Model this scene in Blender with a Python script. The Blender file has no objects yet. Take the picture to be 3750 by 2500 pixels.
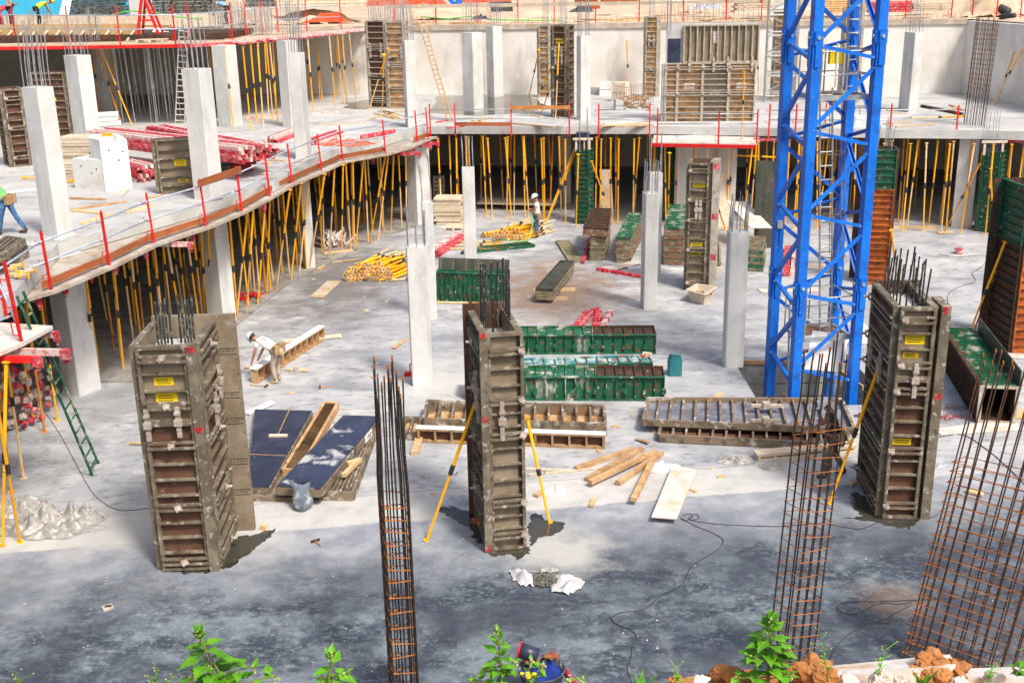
import bpy, bmesh, math, random
from mathutils import Vector, Matrix, Euler
R = random.Random(11)
S = bpy.context.scene
COL = S.collection
V = Vector
# ---------------------------------------------------------------- camera
F, TH, RO, H = 4102.6, math.radians(17.7817), math.radians(-1.09), 10.3
fw = V((0, math.cos(TH), -math.sin(TH))); r0 = V((1, 0, 0)); u0 = V((0, math.sin(TH), math.cos(TH)))
rt = math.cos(RO) * r0 + math.sin(RO) * u0
up = -math.sin(RO) * r0 + math.cos(RO) * u0
CP = V((0, 0, H))
cd = bpy.data.cameras.new('camera'); cam = bpy.data.objects.new('camera', cd); COL.objects.link(cam)
cam.matrix_world = Matrix(((rt.x, up.x, -fw.x, 0), (rt.y, up.y, -fw.y, 0), (rt.z, up.z, -fw.z, H), (0, 0, 0, 1)))
cd.sensor_width = 36; cd.lens = 36 * F / 3750; cd.clip_end = 2000; cd.clip_start = .1
S.camera = cam
def ray(u, v): return fw + rt * ((u - 1875) / F) - up * ((v - 1250) / F)
def G(u, v, z=0.):                      # point of the level z seen there in the photo
    d = ray(u, v); return CP + d * ((z - H) / d.z)
def Y(u, v, y):                         # point at distance y
    d = ray(u, v); return CP + d * (y / d.y)
def px(P):
    q = P - CP; w = q.dot(fw); return (1875 + F * q.dot(rt) / w, 1250 - F * q.dot(up) / w)
def ztop(P, v):                         # height above which a vertical over P reaches image row v
    a, b = -2., 14.
    for _ in range(40):
        m = (a + b) / 2
        if px(V((P.x, P.y, m)))[1] > v: a = m
        else: b = m
    return m
# ---------------------------------------------------------------- mesh building
class MB:
    def __init__(s): s.v = []; s.f = []
    def add(s, vs, fs):
        n = len(s.v); s.v += [V(a) for a in vs]; s.f += [tuple(i + n for i in f) for f in fs]; return s
    def hexa(s, p):                     # 8 points: bottom ring then top ring
        return s.add(p, [(3, 2, 1, 0), (4, 5, 6, 7), (0, 1, 5, 4), (1, 2, 6, 5), (2, 3, 7, 6), (3, 0, 4, 7)])
    def box(s, c, sz, rz=0, M=None):
        c = V(c); h = V(sz) / 2
        m = M or Matrix.Rotation(rz, 3, 'Z')
        return s.hexa([c + m @ V((x * h.x, y * h.y, z * h.z)) for z in (-1, 1) for x, y in ((-1, -1), (1, -1), (1, 1), (-1, 1))])
    def bar(s, a, b, w, h, upv=None):   # rectangular bar from a to b, w sideways, h along upv
        a, b = V(a), V(b); d = (b - a).normalized()
        uv = V(upv) if upv else (V((0, 0, 1)) if abs(d.z) < .95 else V((0, 1, 0)))
        sd = d.cross(uv).normalized(); uv = sd.cross(d).normalized()
        q = lambda c: [c - sd * w / 2 - uv * h / 2, c + sd * w / 2 - uv * h / 2, c + sd * w / 2 + uv * h / 2, c - sd * w / 2 + uv * h / 2]
        return s.hexa(q(a) + q(b))
    def tube(s, pts, r, n=6, r2=None, cap=True):
        pts = [V(p) for p in pts]; k = len(pts); rings = []
        t = (pts[1] - pts[0]).normalized(); x = t.orthogonal().normalized()
        for i, p in enumerate(pts):
            d = (pts[min(i + 1, k - 1)] - pts[max(i - 1, 0)])
            d = d.normalized() if d.length > 1e-9 else t
            x = (x - d * x.dot(d)).normalized(); y = d.cross(x)
            rr = r if r2 is None else r + (r2 - r) * i / (k - 1)
            rings.append([p + (x * math.cos(2 * math.pi * j / n) + y * math.sin(2 * math.pi * j / n)) * rr for j in range(n)])
        vs = [a for g in rings for a in g]; fs = []
        for i in range(k - 1):
            for j in range(n):
                fs.append((i * n + j, i * n + (j + 1) % n, (i + 1) * n + (j + 1) % n, (i + 1) * n + j))
        if cap: fs += [tuple(range(n - 1, -1, -1)), tuple((k - 1) * n + j for j in range(n))]
        return s.add(vs, fs)
    def prism(s, poly, z0, z1):         # poly counter-clockwise
        n = len(poly)
        vs = [(p[0], p[1], z0) for p in poly] + [(p[0], p[1], z1) for p in poly]
        return s.add(vs, [tuple(range(n - 1, -1, -1)), tuple(range(n, 2 * n))] + [(i, (i + 1) % n, (i + 1) % n + n, i + n) for i in range(n)])
    def slab(s, q, t, nrm=None):        # quad (4 points) thickened by t along its normal
        q = [V(a) for a in q]; nn = nrm or (q[1] - q[0]).cross(q[3] - q[0]).normalized()
        return s.hexa(q + [a + nn * t for a in q])
    def ball(s, c, r, seg=8, sc=(1, 1, 1), jit=0, rr=None):
        c = V(c); vs = []; fs = []; rr = rr or R; rings = seg // 2
        for i in range(1, rings):
            a = math.pi * i / rings
            for j in range(seg):
                b = 2 * math.pi * j / seg; k = 1 + (rr.random() - .5) * jit
                vs.append(c + V((math.sin(a) * math.cos(b) * sc[0], math.sin(a) * math.sin(b) * sc[1], math.cos(a) * sc[2])) * r * k)
        vs += [c + V((0, 0, r * sc[2])), c - V((0, 0, r * sc[2]))]; t, bt = len(vs) - 2, len(vs) - 1
        for i in range(rings - 2):
            for j in range(seg): fs.append((i * seg + j, (i + 1) * seg + j, (i + 1) * seg + (j + 1) % seg, i * seg + (j + 1) % seg))
        for j in range(seg):
            fs.append((t, j, (j + 1) % seg)); fs.append((bt, (rings - 2) * seg + (j + 1) % seg, (rings - 2) * seg + j))
        return s.add(vs, fs)
    def build(s, name, mt, parent=None, org=None, smooth=False):
        me = bpy.data.meshes.new(name)
        if parent is not None:
            o0 = world(parent)
        elif org is not None: o0 = V(org)
        else:
            xs = [a.x for a in s.v]; ys = [a.y for a in s.v]
            o0 = V(((min(xs) + max(xs)) / 2, (min(ys) + max(ys)) / 2, min(a.z for a in s.v)))
        me.from_pydata([tuple(a - o0) for a in s.v], [], s.f); me.update()
        if smooth: me.polygons.foreach_set('use_smooth', [True] * len(me.polygons))
        for m in (mt if isinstance(mt, (list, tuple)) else [mt]): me.materials.append(m)
        o = bpy.data.objects.new(name, me); COL.objects.link(o)
        if parent is not None: o.parent = parent
        else: o.location = o0
        return o
def world(o):
    p = V((0, 0, 0))
    while o is not None: p = p + o.location; o = o.parent
    return p
def tag(o, label=None, cat=None, group=None, kind=None):
    if label: o['label'] = label
    if cat: o['category'] = cat
    if group: o['group'] = group
    if kind: o['kind'] = kind
    return o
def thing(name, loc, label, cat, group=None, rot=None):
    o = bpy.data.objects.new(name, None); COL.objects.link(o); o.location = V(loc); o.empty_display_size = .1
    if rot: o.rotation_euler = rot
    return tag(o, label, cat, group)
KIDS = {}
def kids(o): return [c for c in o.children]
def copy_tree(o, parent=None):
    c = o.copy(); COL.objects.link(c)
    if parent is not None: c.parent = parent
    for ch in list(o.children): copy_tree(ch, c)
    return c
def lerp(a, b, t): return a + (b - a) * t
# ---------------------------------------------------------------- materials
def mat(name, base, rough=.85, metal=0., layers=(), bump=0., bs=20., vary=0., spec=.3, trans=0., alpha=1.):
    m = bpy.data.materials.new(name); m.use_nodes = True; nt = m.node_tree; N = nt.nodes; L = nt.links
    b = N['Principled BSDF']; b.inputs['Roughness'].default_value = rough; b.inputs['Metallic'].default_value = metal
    b.inputs['Specular IOR Level'].default_value = spec
    if trans: b.inputs['Transmission Weight'].default_value = trans
    if alpha < 1: b.inputs['Alpha'].default_value = alpha
    tc = N.new('ShaderNodeTexCoord'); oi = N.new('ShaderNodeObjectInfo')
    w = N.new('ShaderNodeMath'); w.operation = 'MULTIPLY'; w.inputs[1].default_value = 41.; L.new(oi.outputs['Random'], w.inputs[0])
    prev = None
    def noise(scale, det=5., st=(1, 1, 1)):
        mp = N.new('ShaderNodeMapping'); mp.inputs['Scale'].default_value = st; L.new(tc.outputs['Object'], mp.inputs['Vector'])
        n = N.new('ShaderNodeTexNoise'); n.noise_dimensions = '4D'; n.inputs['Scale'].default_value = scale
        n.inputs['Detail'].default_value = det; n.inputs['Roughness'].default_value = .6
        L.new(mp.outputs[0], n.inputs['Vector']); L.new(w.outputs[0], n.inputs['W']); return n
    col = None
    for ly in layers:
        c, sc, lo, hi = ly[:4]; st = ly[4] if len(ly) > 4 else 1.; sv = ly[5] if len(ly) > 5 else (1, 1, 1); det = ly[6] if len(ly) > 6 else 5.
        n = noise(sc, det, sv)
        mr = N.new('ShaderNodeMapRange'); mr.inputs['From Min'].default_value = lo; mr.inputs['From Max'].default_value = hi
        mr.inputs['To Max'].default_value = st; L.new(n.outputs['Fac'], mr.inputs['Value'])
        mx = N.new('ShaderNodeMix'); mx.data_type = 'RGBA'; L.new(mr.outputs[0], mx.inputs['Factor'])
        if col is None: mx.inputs['A'].default_value = (*base, 1)
        else: L.new(col, mx.inputs['A'])
        mx.inputs['B'].default_value = (*c, 1); col = mx.outputs['Result']
    if vary:
        hs = N.new('ShaderNodeHueSaturation'); mr = N.new('ShaderNodeMapRange')
        mr.inputs['To Min'].default_value = 1 - vary; mr.inputs['To Max'].default_value = 1 + vary
        L.new(oi.outputs['Random'], mr.inputs['Value']); L.new(mr.outputs[0], hs.inputs['Value'])
        if col is None: hs.inputs['Color'].default_value = (*base, 1)
        else: L.new(col, hs.inputs['Color'])
        col = hs.outputs[0]
    if col is None: b.inputs['Base Color'].default_value = (*base, 1)
    else: L.new(col, b.inputs['Base Color'])
    if bump:
        n = noise(bs, 4); bp = N.new('ShaderNodeBump'); bp.inputs['Strength'].default_value = bump; bp.inputs['Distance'].default_value = .02
        L.new(n.outputs['Fac'], bp.inputs['Height']); L.new(bp.outputs[0], b.inputs['Normal'])
    m['tc'] = 1
    return m
def c8(r, g, b):                        # sRGB 0-255 to linear
    f = lambda x: (x / 255 / 12.92) if x / 255 <= .04045 else ((x / 255 + .055) / 1.055) ** 2.4
    return (f(r), f(g), f(b))
M = {}
M['column'] = mat('cast_concrete', (.60, .60, .58), .8, layers=[((.70, .695, .67), 1.3, .45, .7), ((.40, .40, .38), 2.0, .50, .68, .75, (1, 1, .25)), ((.47, .46, .43), .6, .5, .66, .6), ((.26, .26, .25), 34, .61, .68, .55), ((.74, .73, .70), 7, .60, .68, .6)], bump=.15, bs=30, spec=.2)
M['slabedge'] = mat('slab_concrete', (.45, .455, .44), .85, layers=[((.58, .58, .56), .9, .4, .65), ((.30, .30, .29), 2.2, .55, .75, .6, (1, 1, 3)), ((.25, .25, .25), 18, .65, .75, .4)], bump=.15)
M['wall'] = mat('retaining_wall_concrete', (.66, .62, .56), .9, layers=[((.80, .77, .72), .35, .42, .6), ((.47, .43, .37), .9, .54, .70, .75, (1, 1, .3)), ((.33, .28, .22), 5, .66, .74, .5), ((.7, .68, .63), 2.5, .6, .7, .5)], bump=.5, bs=6)
M['yellow'] = mat('prop_paint', (.92, .43, .008), .5, layers=[((.88, .36, .012), 2.5, .45, .65, .7), ((.62, .50, .34), 7, .6, .66, .9, (1, 1, .4))], vary=.22)
M['prop_low'] = mat('prop_worn_paint', (.82, .50, .16), .6, layers=[((.78, .60, .42), 3, .4, .6, .9, (1, 1, .5)), ((.75, .38, .04), 5, .52, .6, .8, (1, 1, .5))], vary=.22)
M['dirtyprop'] = mat('prop_rust_paint', (.72, .29, .02), .6, layers=[((.38, .14, .03), 3, .45, .6, .9, (1, 1, .4)), ((.45, .36, .28), 6, .58, .66, .9)], vary=.3)
M['galv'] = mat('galvanised_steel', (.42, .46, .46), .45, .5, layers=[((.60, .62, .62), 4, .45, .65), ((.3, .32, .32), 9, .6, .7, .6)], vary=.15)
M['black'] = mat('black_steel', (.025, .025, .026), .6, layers=[((.16, .14, .12), 30, .55, .65)])
M['red'] = mat('red_paint', (.62, .012, .012), .5, layers=[((.75, .05, .04), 8, .5, .7, .7)], vary=.15)
M['redold'] = mat('red_paint_with_cement', (.48, .028, .045), .7, layers=[((.58, .20, .21), 4, .48, .62, .9), ((.64, .52, .48), 9, .57, .64, .9), ((.3, .03, .03), 15, .62, .7, .8)], vary=.2)
M['pink'] = mat('beam_paint_cement_coated', (.66, .50, .47), .8, layers=[((.55, .08, .08), 10, .5, .6, .9), ((.72, .66, .60), 6, .5, .6, .8)], vary=.1)
M['toe'] = mat('red_brown_plank', (.30, .085, .028), .6, layers=[((.42, .14, .055), 5, .45, .65, .8, (.4, .4, 3)), ((.12, .04, .02), 14, .58, .7, .7, (.3, .3, 3))], vary=.2)
M['rail'] = mat('rail_tube', (.42, .50, .62), .4, .3, layers=[((.62, .65, .68), 5, .5, .65)])
M['ply'] = mat('plywood', (.42, .31, .20), .75, layers=[((.50, .42, .32), 2, .42, .62), ((.28, .21, .15), 6, .56, .7, .7), ((.62, .58, .54), 3, .6, .68, .7)], vary=.12)
M['platdirt'] = mat('dirty_platform_board', (.34, .28, .22), .9, layers=[((.44, .40, .35), 1.5, .42, .6), ((.22, .17, .12), 4, .52, .66, .85), ((.52, .50, .47), 8, .58, .68, .7)], bump=.2, bs=12)
M['plyg'] = mat('plywood_with_cement_dust', (.60, .56, .52), .85, layers=[((.55, .42, .30), 2.5, .48, .62, .9), ((.40, .36, .32), 8, .58, .7, .6)], vary=.12)
M['wood'] = mat('sawn_timber', (.58, .38, .18), .8, layers=[((.68, .50, .30), 3, .42, .6), ((.40, .23, .09), 8, .56, .7, .7)], vary=.2)
M['woodpale'] = mat('weathered_timber', (.60, .48, .34), .85, layers=[((.68, .60, .48), 4, .42, .6), ((.38, .28, .18), 9, .58, .7, .8)], vary=.18)
M['woodbr'] = mat('brown_timber', (.36, .20, .09), .8, layers=[((.48, .32, .17), 4, .42, .6), ((.52, .47, .40), 7, .58, .66, .7), ((.16, .08, .04), 12, .6, .7, .6)], vary=.2)
M['blue'] = mat('crane_blue_paint', (.002, .135, .62), .4, layers=[((.003, .175, .74), 1.2, .42, .62), ((.20, .34, .58), 20, .62, .67, .8), ((.008, .06, .30), 3.5, .50, .70, .75), ((.22, .24, .28), 5, .66, .72, .7), ((.20, .09, .04), 14, .68, .71, .9)], spec=.5, bump=.05, bs=8)
M['frame'] = mat('form_frame_steel', (.15, .12, .085), .6, .15, layers=[((.25, .215, .155), 3, .44, .62, .95), ((.48, .45, .38), 8, .56, .64, .9), ((.085, .055, .03), 5, .55, .68, .9)], bump=.1, bs=40)
M['trayblue'] = mat('tray_grey_blue', (.13, .14, .18), .5, layers=[((.24, .25, .29), 2, .45, .6), ((.20, .13, .08), 1.5, .54, .66, .9), ((.42, .42, .43), 6, .58, .68, .7)])
M['understep'] = mat('dusty_shade_painted_concrete', (.22, .205, .185), .9, layers=[((.32, .305, .28), .7, .42, .6), ((.11, .10, .09), 1.6, .5, .66, .9, (1, 1.5, 1)), ((.42, .40, .37), 4, .58, .7, .6)], bump=.3, bs=6)  # dusty brown concrete, darkened to paint in the shade under the deck
M['skin'] = mat('form_face_board', (.10, .045, .029), .7, layers=[((.145, .072, .045), 2, .42, .62), ((.24, .20, .16), 5, .58, .7, .7), ((.06, .035, .022), 4, .58, .72, .7)], bump=.1)
M['skinl'] = mat('form_face_board_olive', (.20, .155, .105), .7, layers=[((.29, .235, .17), 2, .42, .62), ((.32, .30, .25), 6, .58, .7, .7), ((.09, .065, .04), 4, .6, .72, .7)], bump=.1)
M['skino'] = mat('form_face_board_orange', (.44, .24, .10), .75, layers=[((.58, .38, .21), 2.5, .42, .6), ((.13, .085, .05), 2.2, .54, .66, .95), ((.45, .41, .34), 6, .6, .68, .7)], bump=.1)
M['framel'] = mat('form_frame_dusty', (.36, .32, .25), .7, .1, layers=[((.50, .46, .39), 5, .45, .6), ((.16, .12, .08), 8, .57, .68, .8)], bump=.1, bs=40)
M['redmark'] = mat('worn_red_mark', (.42, .02, .025), .7, layers=[((.30, .20, .15), 14, .5, .6, .9), ((.2, .02, .02), 8, .5, .65)])
M['clamp'] = mat('clamp_casting', (.40, .33, .26), .7, .2, layers=[((.52, .47, .42), 12, .45, .6), ((.28, .14, .07), 16, .6, .68, .8)], vary=.15)
M['green'] = mat('green_form_paint', (.008, .080, .040), .45, layers=[((.014, .12, .062), 2, .42, .62), ((.20, .07, .03), 5, .55, .64, .9), ((.50, .51, .44), 7, .60, .67, .85), ((.01, .06, .035), 4, .6, .7, .6)], bump=.1, spec=.4)
M['greenw'] = mat('green_form_cement_smeared', (.009, .09, .04), .5, layers=[((.02, .14, .08), 2, .42, .62), ((.55, .54, .46), 2.6, .53, .64, .85, (1, 1, .5)), ((.22, .07, .03), 6, .56, .64, .9)], bump=.1)
M['teal'] = mat('teal_form_paint', (.03, .20, .24), .55, layers=[((.48, .54, .50), 3, .46, .58, .9), ((.02, .11, .07), 5, .52, .62, .9), ((.32, .11, .045), 5, .54, .62, .95)])
M['rust'] = mat('rusted_steel', (.30, .075, .018), .75, layers=[((.48, .14, .02), 2.5, .46, .6), ((.13, .042, .02), 3.5, .52, .66, .9), ((.55, .46, .36), 7, .62, .68, .7)], bump=.25)
M['rustdk'] = mat('dark_rusted_steel', (.055, .03, .02), .7, layers=[((.12, .045, .022), 4, .48, .62), ((.02, .04, .028), 3, .52, .64, .9), ((.42, .40, .36), 10, .64, .7, .7)], bump=.2)
M['rebar'] = mat('rebar_dark', (.055, .048, .045), .6, .3, layers=[((.15, .09, .06), 6, .5, .65), ((.02, .02, .02), 60, .5, .6)])
M['rebarr'] = mat('rebar_rusty', (.34, .11, .022), .75, layers=[((.46, .17, .03), 8, .45, .6), ((.12, .05, .025), 5, .55, .65, .8)])
M['rebarl'] = mat('rebar_light', (.30, .31, .33), .5, .4, layers=[((.46, .46, .47), 5, .45, .6), ((.14, .12, .11), 6, .58, .66, .8)])
M['white'] = mat('white_paint', (.80, .80, .79), .6, layers=[((.66, .65, .62), 4, .55, .7, .7)])
M['whitec'] = mat('white_limewash_block', (.74, .73, .70), .9, layers=[((.60, .55, .46), 1.5, .52, .66, .8), ((.42, .38, .32), 10, .66, .72, .7)], bump=.3)
M['yellowlabel'] = mat('yellow_label', (.85, .62, .008), .5, layers=[((.70, .46, .05), 10, .55, .7, .5)])
M['ink'] = mat('label_ink', (.12, .09, .02), .7)
M['navy'] = mat('film_faced_board', (.018, .024, .05), .38, layers=[((.035, .045, .085), 1.6, .42, .6), ((.20, .20, .22), 9, .63, .70, .75), ((.40, .40, .38), 30, .72, .76, .9)], spec=.5)
M['hoard'] = mat('blue_hoarding', (.05, .44, .72), .5)
M['sand'] = mat('sandy_ground', (.48, .36, .25), .95, layers=[((.58, .46, .34), .25, .42, .6), ((.36, .26, .17), .8, .55, .68, .8), ((.62, .56, .48), 2, .62, .7, .7)], bump=.4, bs=2)
M['earth'] = mat('orange_earth', (.36, .145, .045), .95, layers=[((.46, .22, .085), 5, .42, .6), ((.22, .08, .025), 12, .54, .68, .8), ((.52, .40, .28), 20, .66, .72, .6)], bump=.9, bs=30)
M['stone'] = mat('pale_stone', (.56, .48, .42), .9, layers=[((.66, .60, .55), 6, .45, .6), ((.42, .26, .16), 9, .56, .68, .8)], bump=.5)
M['leaf'] = mat('leaf_green', (.085, .27, .012), .5, layers=[((.14, .36, .02), 12, .42, .6), ((.04, .16, .012), 20, .55, .7, .7)], vary=.2)
M['stem'] = mat('stem_green', (.16, .20, .05), .7, layers=[((.24, .12, .06), 9, .5, .65)])
M['flower'] = mat('yellow_flower', (.72, .55, .04), .6)
M['cable'] = mat('cable_rubber', (.05, .05, .055), .6)
M['pvc'] = mat('pale_plastic_sheet', (.66, .66, .65), .3, layers=[((.48, .47, .45), 4, .5, .65)], trans=.25, spec=.5)
M['net'] = mat('orange_net', (.75, .13, .05), .7)
M['darkvoid'] = mat('stacked_dark_boards', (.05, .06, .06), .7, layers=[((.13, .14, .13), 5, .45, .6)])
M['steelg'] = mat('grey_steel_tube', (.34, .35, .34), .5, .4, layers=[((.48, .48, .46), 6, .45, .6), ((.30, .15, .06), 7, .64, .7, .9)])
M['skinp'] = mat('skin', (.42, .20, .12), .6)
M['water'] = mat('puddle_water', (.055, .052, .04), .04, layers=[((.02, .019, .014), 1.5, .45, .65)], spec=.5)
M['tub'] = mat('mortar_tub_plastic', (.60, .50, .38), .6, layers=[((.48, .36, .25), 3, .5, .65, .8), ((.7, .64, .56), 5, .55, .7)])
M['jerry'] = mat('teal_plastic', (.015, .13, .15), .45, layers=[((.03, .19, .21), 3, .42, .6), ((.14, .19, .18), 10, .62, .7, .6)])
def floor_mat():
    m = mat('pit_floor_concrete', (.325, .335, .355), .8, layers=[((.425, .43, .44), .30, .42, .58), ((.20, .21, .235), .5, .49, .65, .8, (1, 1.8, 1)), ((.51, .51, .50), .9, .54, .64, .8, (1, 1.6, 1)), ((.14, .145, .16), 2.6, .53, .66, .6, (1, 1.8, 1), 8), ((.46, .455, .45), 6, .56, .68, .55, (1, 1.8, 1), 8), ((.24, .18, .13), .33, .60, .70, .5), ((.62, .62, .61), 45, .68, .72, .5)], bump=.12, bs=10, spec=.25)
    nt = m.node_tree; N = nt.nodes; L = nt.links; b = N['Principled BSDF']; src = b.inputs['Base Color'].links[0].from_socket
    tc = N.new('ShaderNodeTexCoord'); sp = N.new('ShaderNodeSeparateXYZ'); L.new(tc.outputs['Object'], sp.inputs[0])
    def math_(op, a, c, d=None):
        n = N.new('ShaderNodeMath'); n.operation = op
        for i, x in enumerate((a, c, d)):
            if x is None: continue
            if isinstance(x, (int, float)): n.inputs[i].default_value = x
            else: L.new(x, n.inputs[i])
        return n.outputs[0]
    def nz(scale, det=5., st=(1, 1, 1)):
        mp = N.new('ShaderNodeMapping'); mp.inputs['Scale'].default_value = st; L.new(tc.outputs['Object'], mp.inputs['Vector'])
        n = N.new('ShaderNodeTexNoise'); n.inputs['Scale'].default_value = scale; n.inputs['Detail'].default_value = det; n.inputs['Roughness'].default_value = .62; L.new(mp.outputs[0], n.inputs['Vector']); return n.outputs['Fac']
    def ramp(x, a, c, t0=0., t1=1.):
        n = N.new('ShaderNodeMapRange'); n.inputs['From Min'].default_value = a; n.inputs['From Max'].default_value = c; n.inputs['To Min'].default_value = t0; n.inputs['To Max'].default_value = t1; L.new(x, n.inputs['Value']); return n.outputs[0]
    def mix(f, a, c):
        n = N.new('ShaderNodeMix'); n.data_type = 'RGBA'; L.new(f, n.inputs['Factor'])
        if isinstance(a, tuple): n.inputs['A'].default_value = (*a, 1)
        else: L.new(a, n.inputs['A'])
        if isinstance(c, tuple): n.inputs['B'].default_value = (*c, 1)
        else: L.new(c, n.inputs['B'])
        return n.outputs['Result']
    X, Yc = sp.outputs['X'], sp.outputs['Y']
    # boundary of the smooth pour: y = 20.75 + .14 x
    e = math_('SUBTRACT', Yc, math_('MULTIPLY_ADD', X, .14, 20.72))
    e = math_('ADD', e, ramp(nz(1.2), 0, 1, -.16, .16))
    # foreground slab: cast shade painted in as dark blue-grey, over mottled concrete
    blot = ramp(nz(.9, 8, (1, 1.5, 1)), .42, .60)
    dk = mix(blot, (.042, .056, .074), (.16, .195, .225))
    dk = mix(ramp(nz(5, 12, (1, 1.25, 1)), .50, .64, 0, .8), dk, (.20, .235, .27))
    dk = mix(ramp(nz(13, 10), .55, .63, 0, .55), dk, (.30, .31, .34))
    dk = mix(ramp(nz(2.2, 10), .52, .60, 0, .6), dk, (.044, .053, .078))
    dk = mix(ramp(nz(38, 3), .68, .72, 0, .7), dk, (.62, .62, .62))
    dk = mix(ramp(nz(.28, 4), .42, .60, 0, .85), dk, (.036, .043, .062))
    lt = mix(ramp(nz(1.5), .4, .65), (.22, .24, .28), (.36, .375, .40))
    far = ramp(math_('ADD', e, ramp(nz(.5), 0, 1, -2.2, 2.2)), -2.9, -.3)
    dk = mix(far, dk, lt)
    band = mix(ramp(nz(1.6), .45, .7), (.49, .485, .465), (.38, .38, .375))
    inb = math_('MULTIPLY', ramp(e, .0, .05), ramp(e, 1.55, 1.25))
    inb = math_('MULTIPLY', inb, ramp(X, 9.0, 7.6))
    out = mix(inb, src, band)
    jt = math_('MULTIPLY', math_('COMPARE', math_('SUBTRACT', Yc, math_('MULTIPLY_ADD', X, .14, 22.08)), 0., .012), .6)
    out = mix(jt, out, (.12, .12, .12))
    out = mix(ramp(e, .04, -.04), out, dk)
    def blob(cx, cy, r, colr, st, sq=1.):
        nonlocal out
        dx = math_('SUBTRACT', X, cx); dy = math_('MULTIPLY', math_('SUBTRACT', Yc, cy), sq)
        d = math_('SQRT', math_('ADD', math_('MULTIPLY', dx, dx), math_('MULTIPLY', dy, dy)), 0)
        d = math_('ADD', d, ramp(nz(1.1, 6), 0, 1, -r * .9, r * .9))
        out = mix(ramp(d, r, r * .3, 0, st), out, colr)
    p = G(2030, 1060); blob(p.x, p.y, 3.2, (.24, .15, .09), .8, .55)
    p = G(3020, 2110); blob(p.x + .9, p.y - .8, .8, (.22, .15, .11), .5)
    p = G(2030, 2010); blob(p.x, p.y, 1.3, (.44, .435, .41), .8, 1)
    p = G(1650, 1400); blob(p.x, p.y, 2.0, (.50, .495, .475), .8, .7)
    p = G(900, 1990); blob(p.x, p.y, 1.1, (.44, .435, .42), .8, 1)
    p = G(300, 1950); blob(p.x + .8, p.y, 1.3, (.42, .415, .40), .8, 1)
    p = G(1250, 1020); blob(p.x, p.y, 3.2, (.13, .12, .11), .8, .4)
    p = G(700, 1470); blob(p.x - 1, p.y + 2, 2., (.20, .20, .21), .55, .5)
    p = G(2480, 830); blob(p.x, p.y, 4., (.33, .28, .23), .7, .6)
    L.new(out, b.inputs['Base Color'])
    return m
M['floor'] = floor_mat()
M['deck'] = mat('deck_concrete', (.40, .40, .40), .85, layers=[((.50, .50, .49), .35, .40, .60), ((.24, .24, .24), .8, .50, .66, .8, (1, 1.5, 1)), ((.45, .38, .30), .5, .60, .7, .5), ((.27, .26, .25), 4, .62, .72, .6), ((.58, .58, .57), 2.5, .60, .7, .5)], bump=.12, bs=8, spec=.2)
# ---------------------------------------------------------------- light
SUN_EL, SUN_AZ = math.radians(54), math.radians(37)   # azimuth to the right of straight behind the camera
w = bpy.data.worlds.new('World'); S.world = w; w.use_nodes = True
sky = w.node_tree.nodes.new('ShaderNodeTexSky'); sky.sky_type = 'NISHITA'; sky.sun_disc = False
sky.sun_elevation = SUN_EL; sky.sun_rotation = math.pi - SUN_AZ; sky.dust_density = 6; sky.ozone_density = .6
bg = w.node_tree.nodes['Background']; bg.inputs['Strength'].default_value = .135
w.node_tree.links.new(sky.outputs[0], bg.inputs['Color'])
sl = bpy.data.lights.new('sun', 'SUN'); sl.energy = 2.75; sl.angle = math.radians(9); sl.color = (1, .95, .87)
so = bpy.data.objects.new('sun', sl); COL.objects.link(so)
sd = V((math.sin(SUN_AZ) * math.cos(SUN_EL), -math.cos(SUN_AZ) * math.cos(SUN_EL), math.sin(SUN_EL)))
so.rotation_euler = sd.to_track_quat('Z', 'Y').to_euler(); so.location = (20, -20, 40)
S.view_settings.view_transform = 'Standard'; S.view_settings.look = 'None'; S.view_settings.exposure = .4
# ================================================================ setting
def grid2(name, x0, x1, y0, y1, z, mt, hole=None):
    mb = MB()
    if hole:
        a, b, c, d = hole
        xs = [x0, a, b, x1]; ys = [y0, c, d, y1]
        for i in range(3):
            for j in range(3):
                if i == 1 and j == 1: continue
                mb.add([(xs[i], ys[j], z), (xs[i + 1], ys[j], z), (xs[i + 1], ys[j + 1], z), (xs[i], ys[j + 1], z)], [(0, 1, 2, 3)])
    else: mb.add([(x0, y0, z), (x1, y0, z), (x1, y1, z), (x0, y1, z)], [(0, 1, 2, 3)])
    o = mb.build(name, mt, org=(0, 0, 0)); return o
HX0, HX1, HY0, HY1 = 6.25, 9.55, 26.35, 29.75
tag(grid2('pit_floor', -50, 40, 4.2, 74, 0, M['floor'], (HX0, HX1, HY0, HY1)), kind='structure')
# crane pit below the floor
mb = MB()
mb.add([(HX0, HY0, -1.3), (HX1, HY0, -1.3), (HX1, HY1, -1.3), (HX0, HY1, -1.3), (HX0, HY0, -.002), (HX1, HY0, -.002), (HX1, HY1, -.002), (HX0, HY1, -.002)],
       [(0, 1, 2, 3), (0, 4, 5, 1), (1, 5, 6, 2), (2, 6, 7, 3), (3, 7, 4, 0)])
M['pitwall'] = mat('rough_block_concrete', (.30, .30, .29), .9, layers=[((.42, .42, .41), 2, .42, .6), ((.14, .135, .13), 5, .58, .7, .8, (1, 1, 3))], bump=.6, bs=9)
tag(mb.build('crane_pit', M['pitwall'], org=(0, 0, 0)), kind='structure')
ZD, ZS = 4.15, 3.8
edge = [(0, 1105), (55, 1064), (149, 961), (212, 891), (468, 821), (736, 747), (1000, 664), (1176, 559), (1325, 523), (1495, 481), (1568, 455), (1668, 462), (2075, 462), (2400, 462), (3220, 475), (3610, 478), (3750, 482)]
EP = [G(u, v, ZD) for u, v in edge]
EP[10] = V((-3.75, 51.25, ZD)); EP[11] = V((-2.4, 51.1, ZD))
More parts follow.
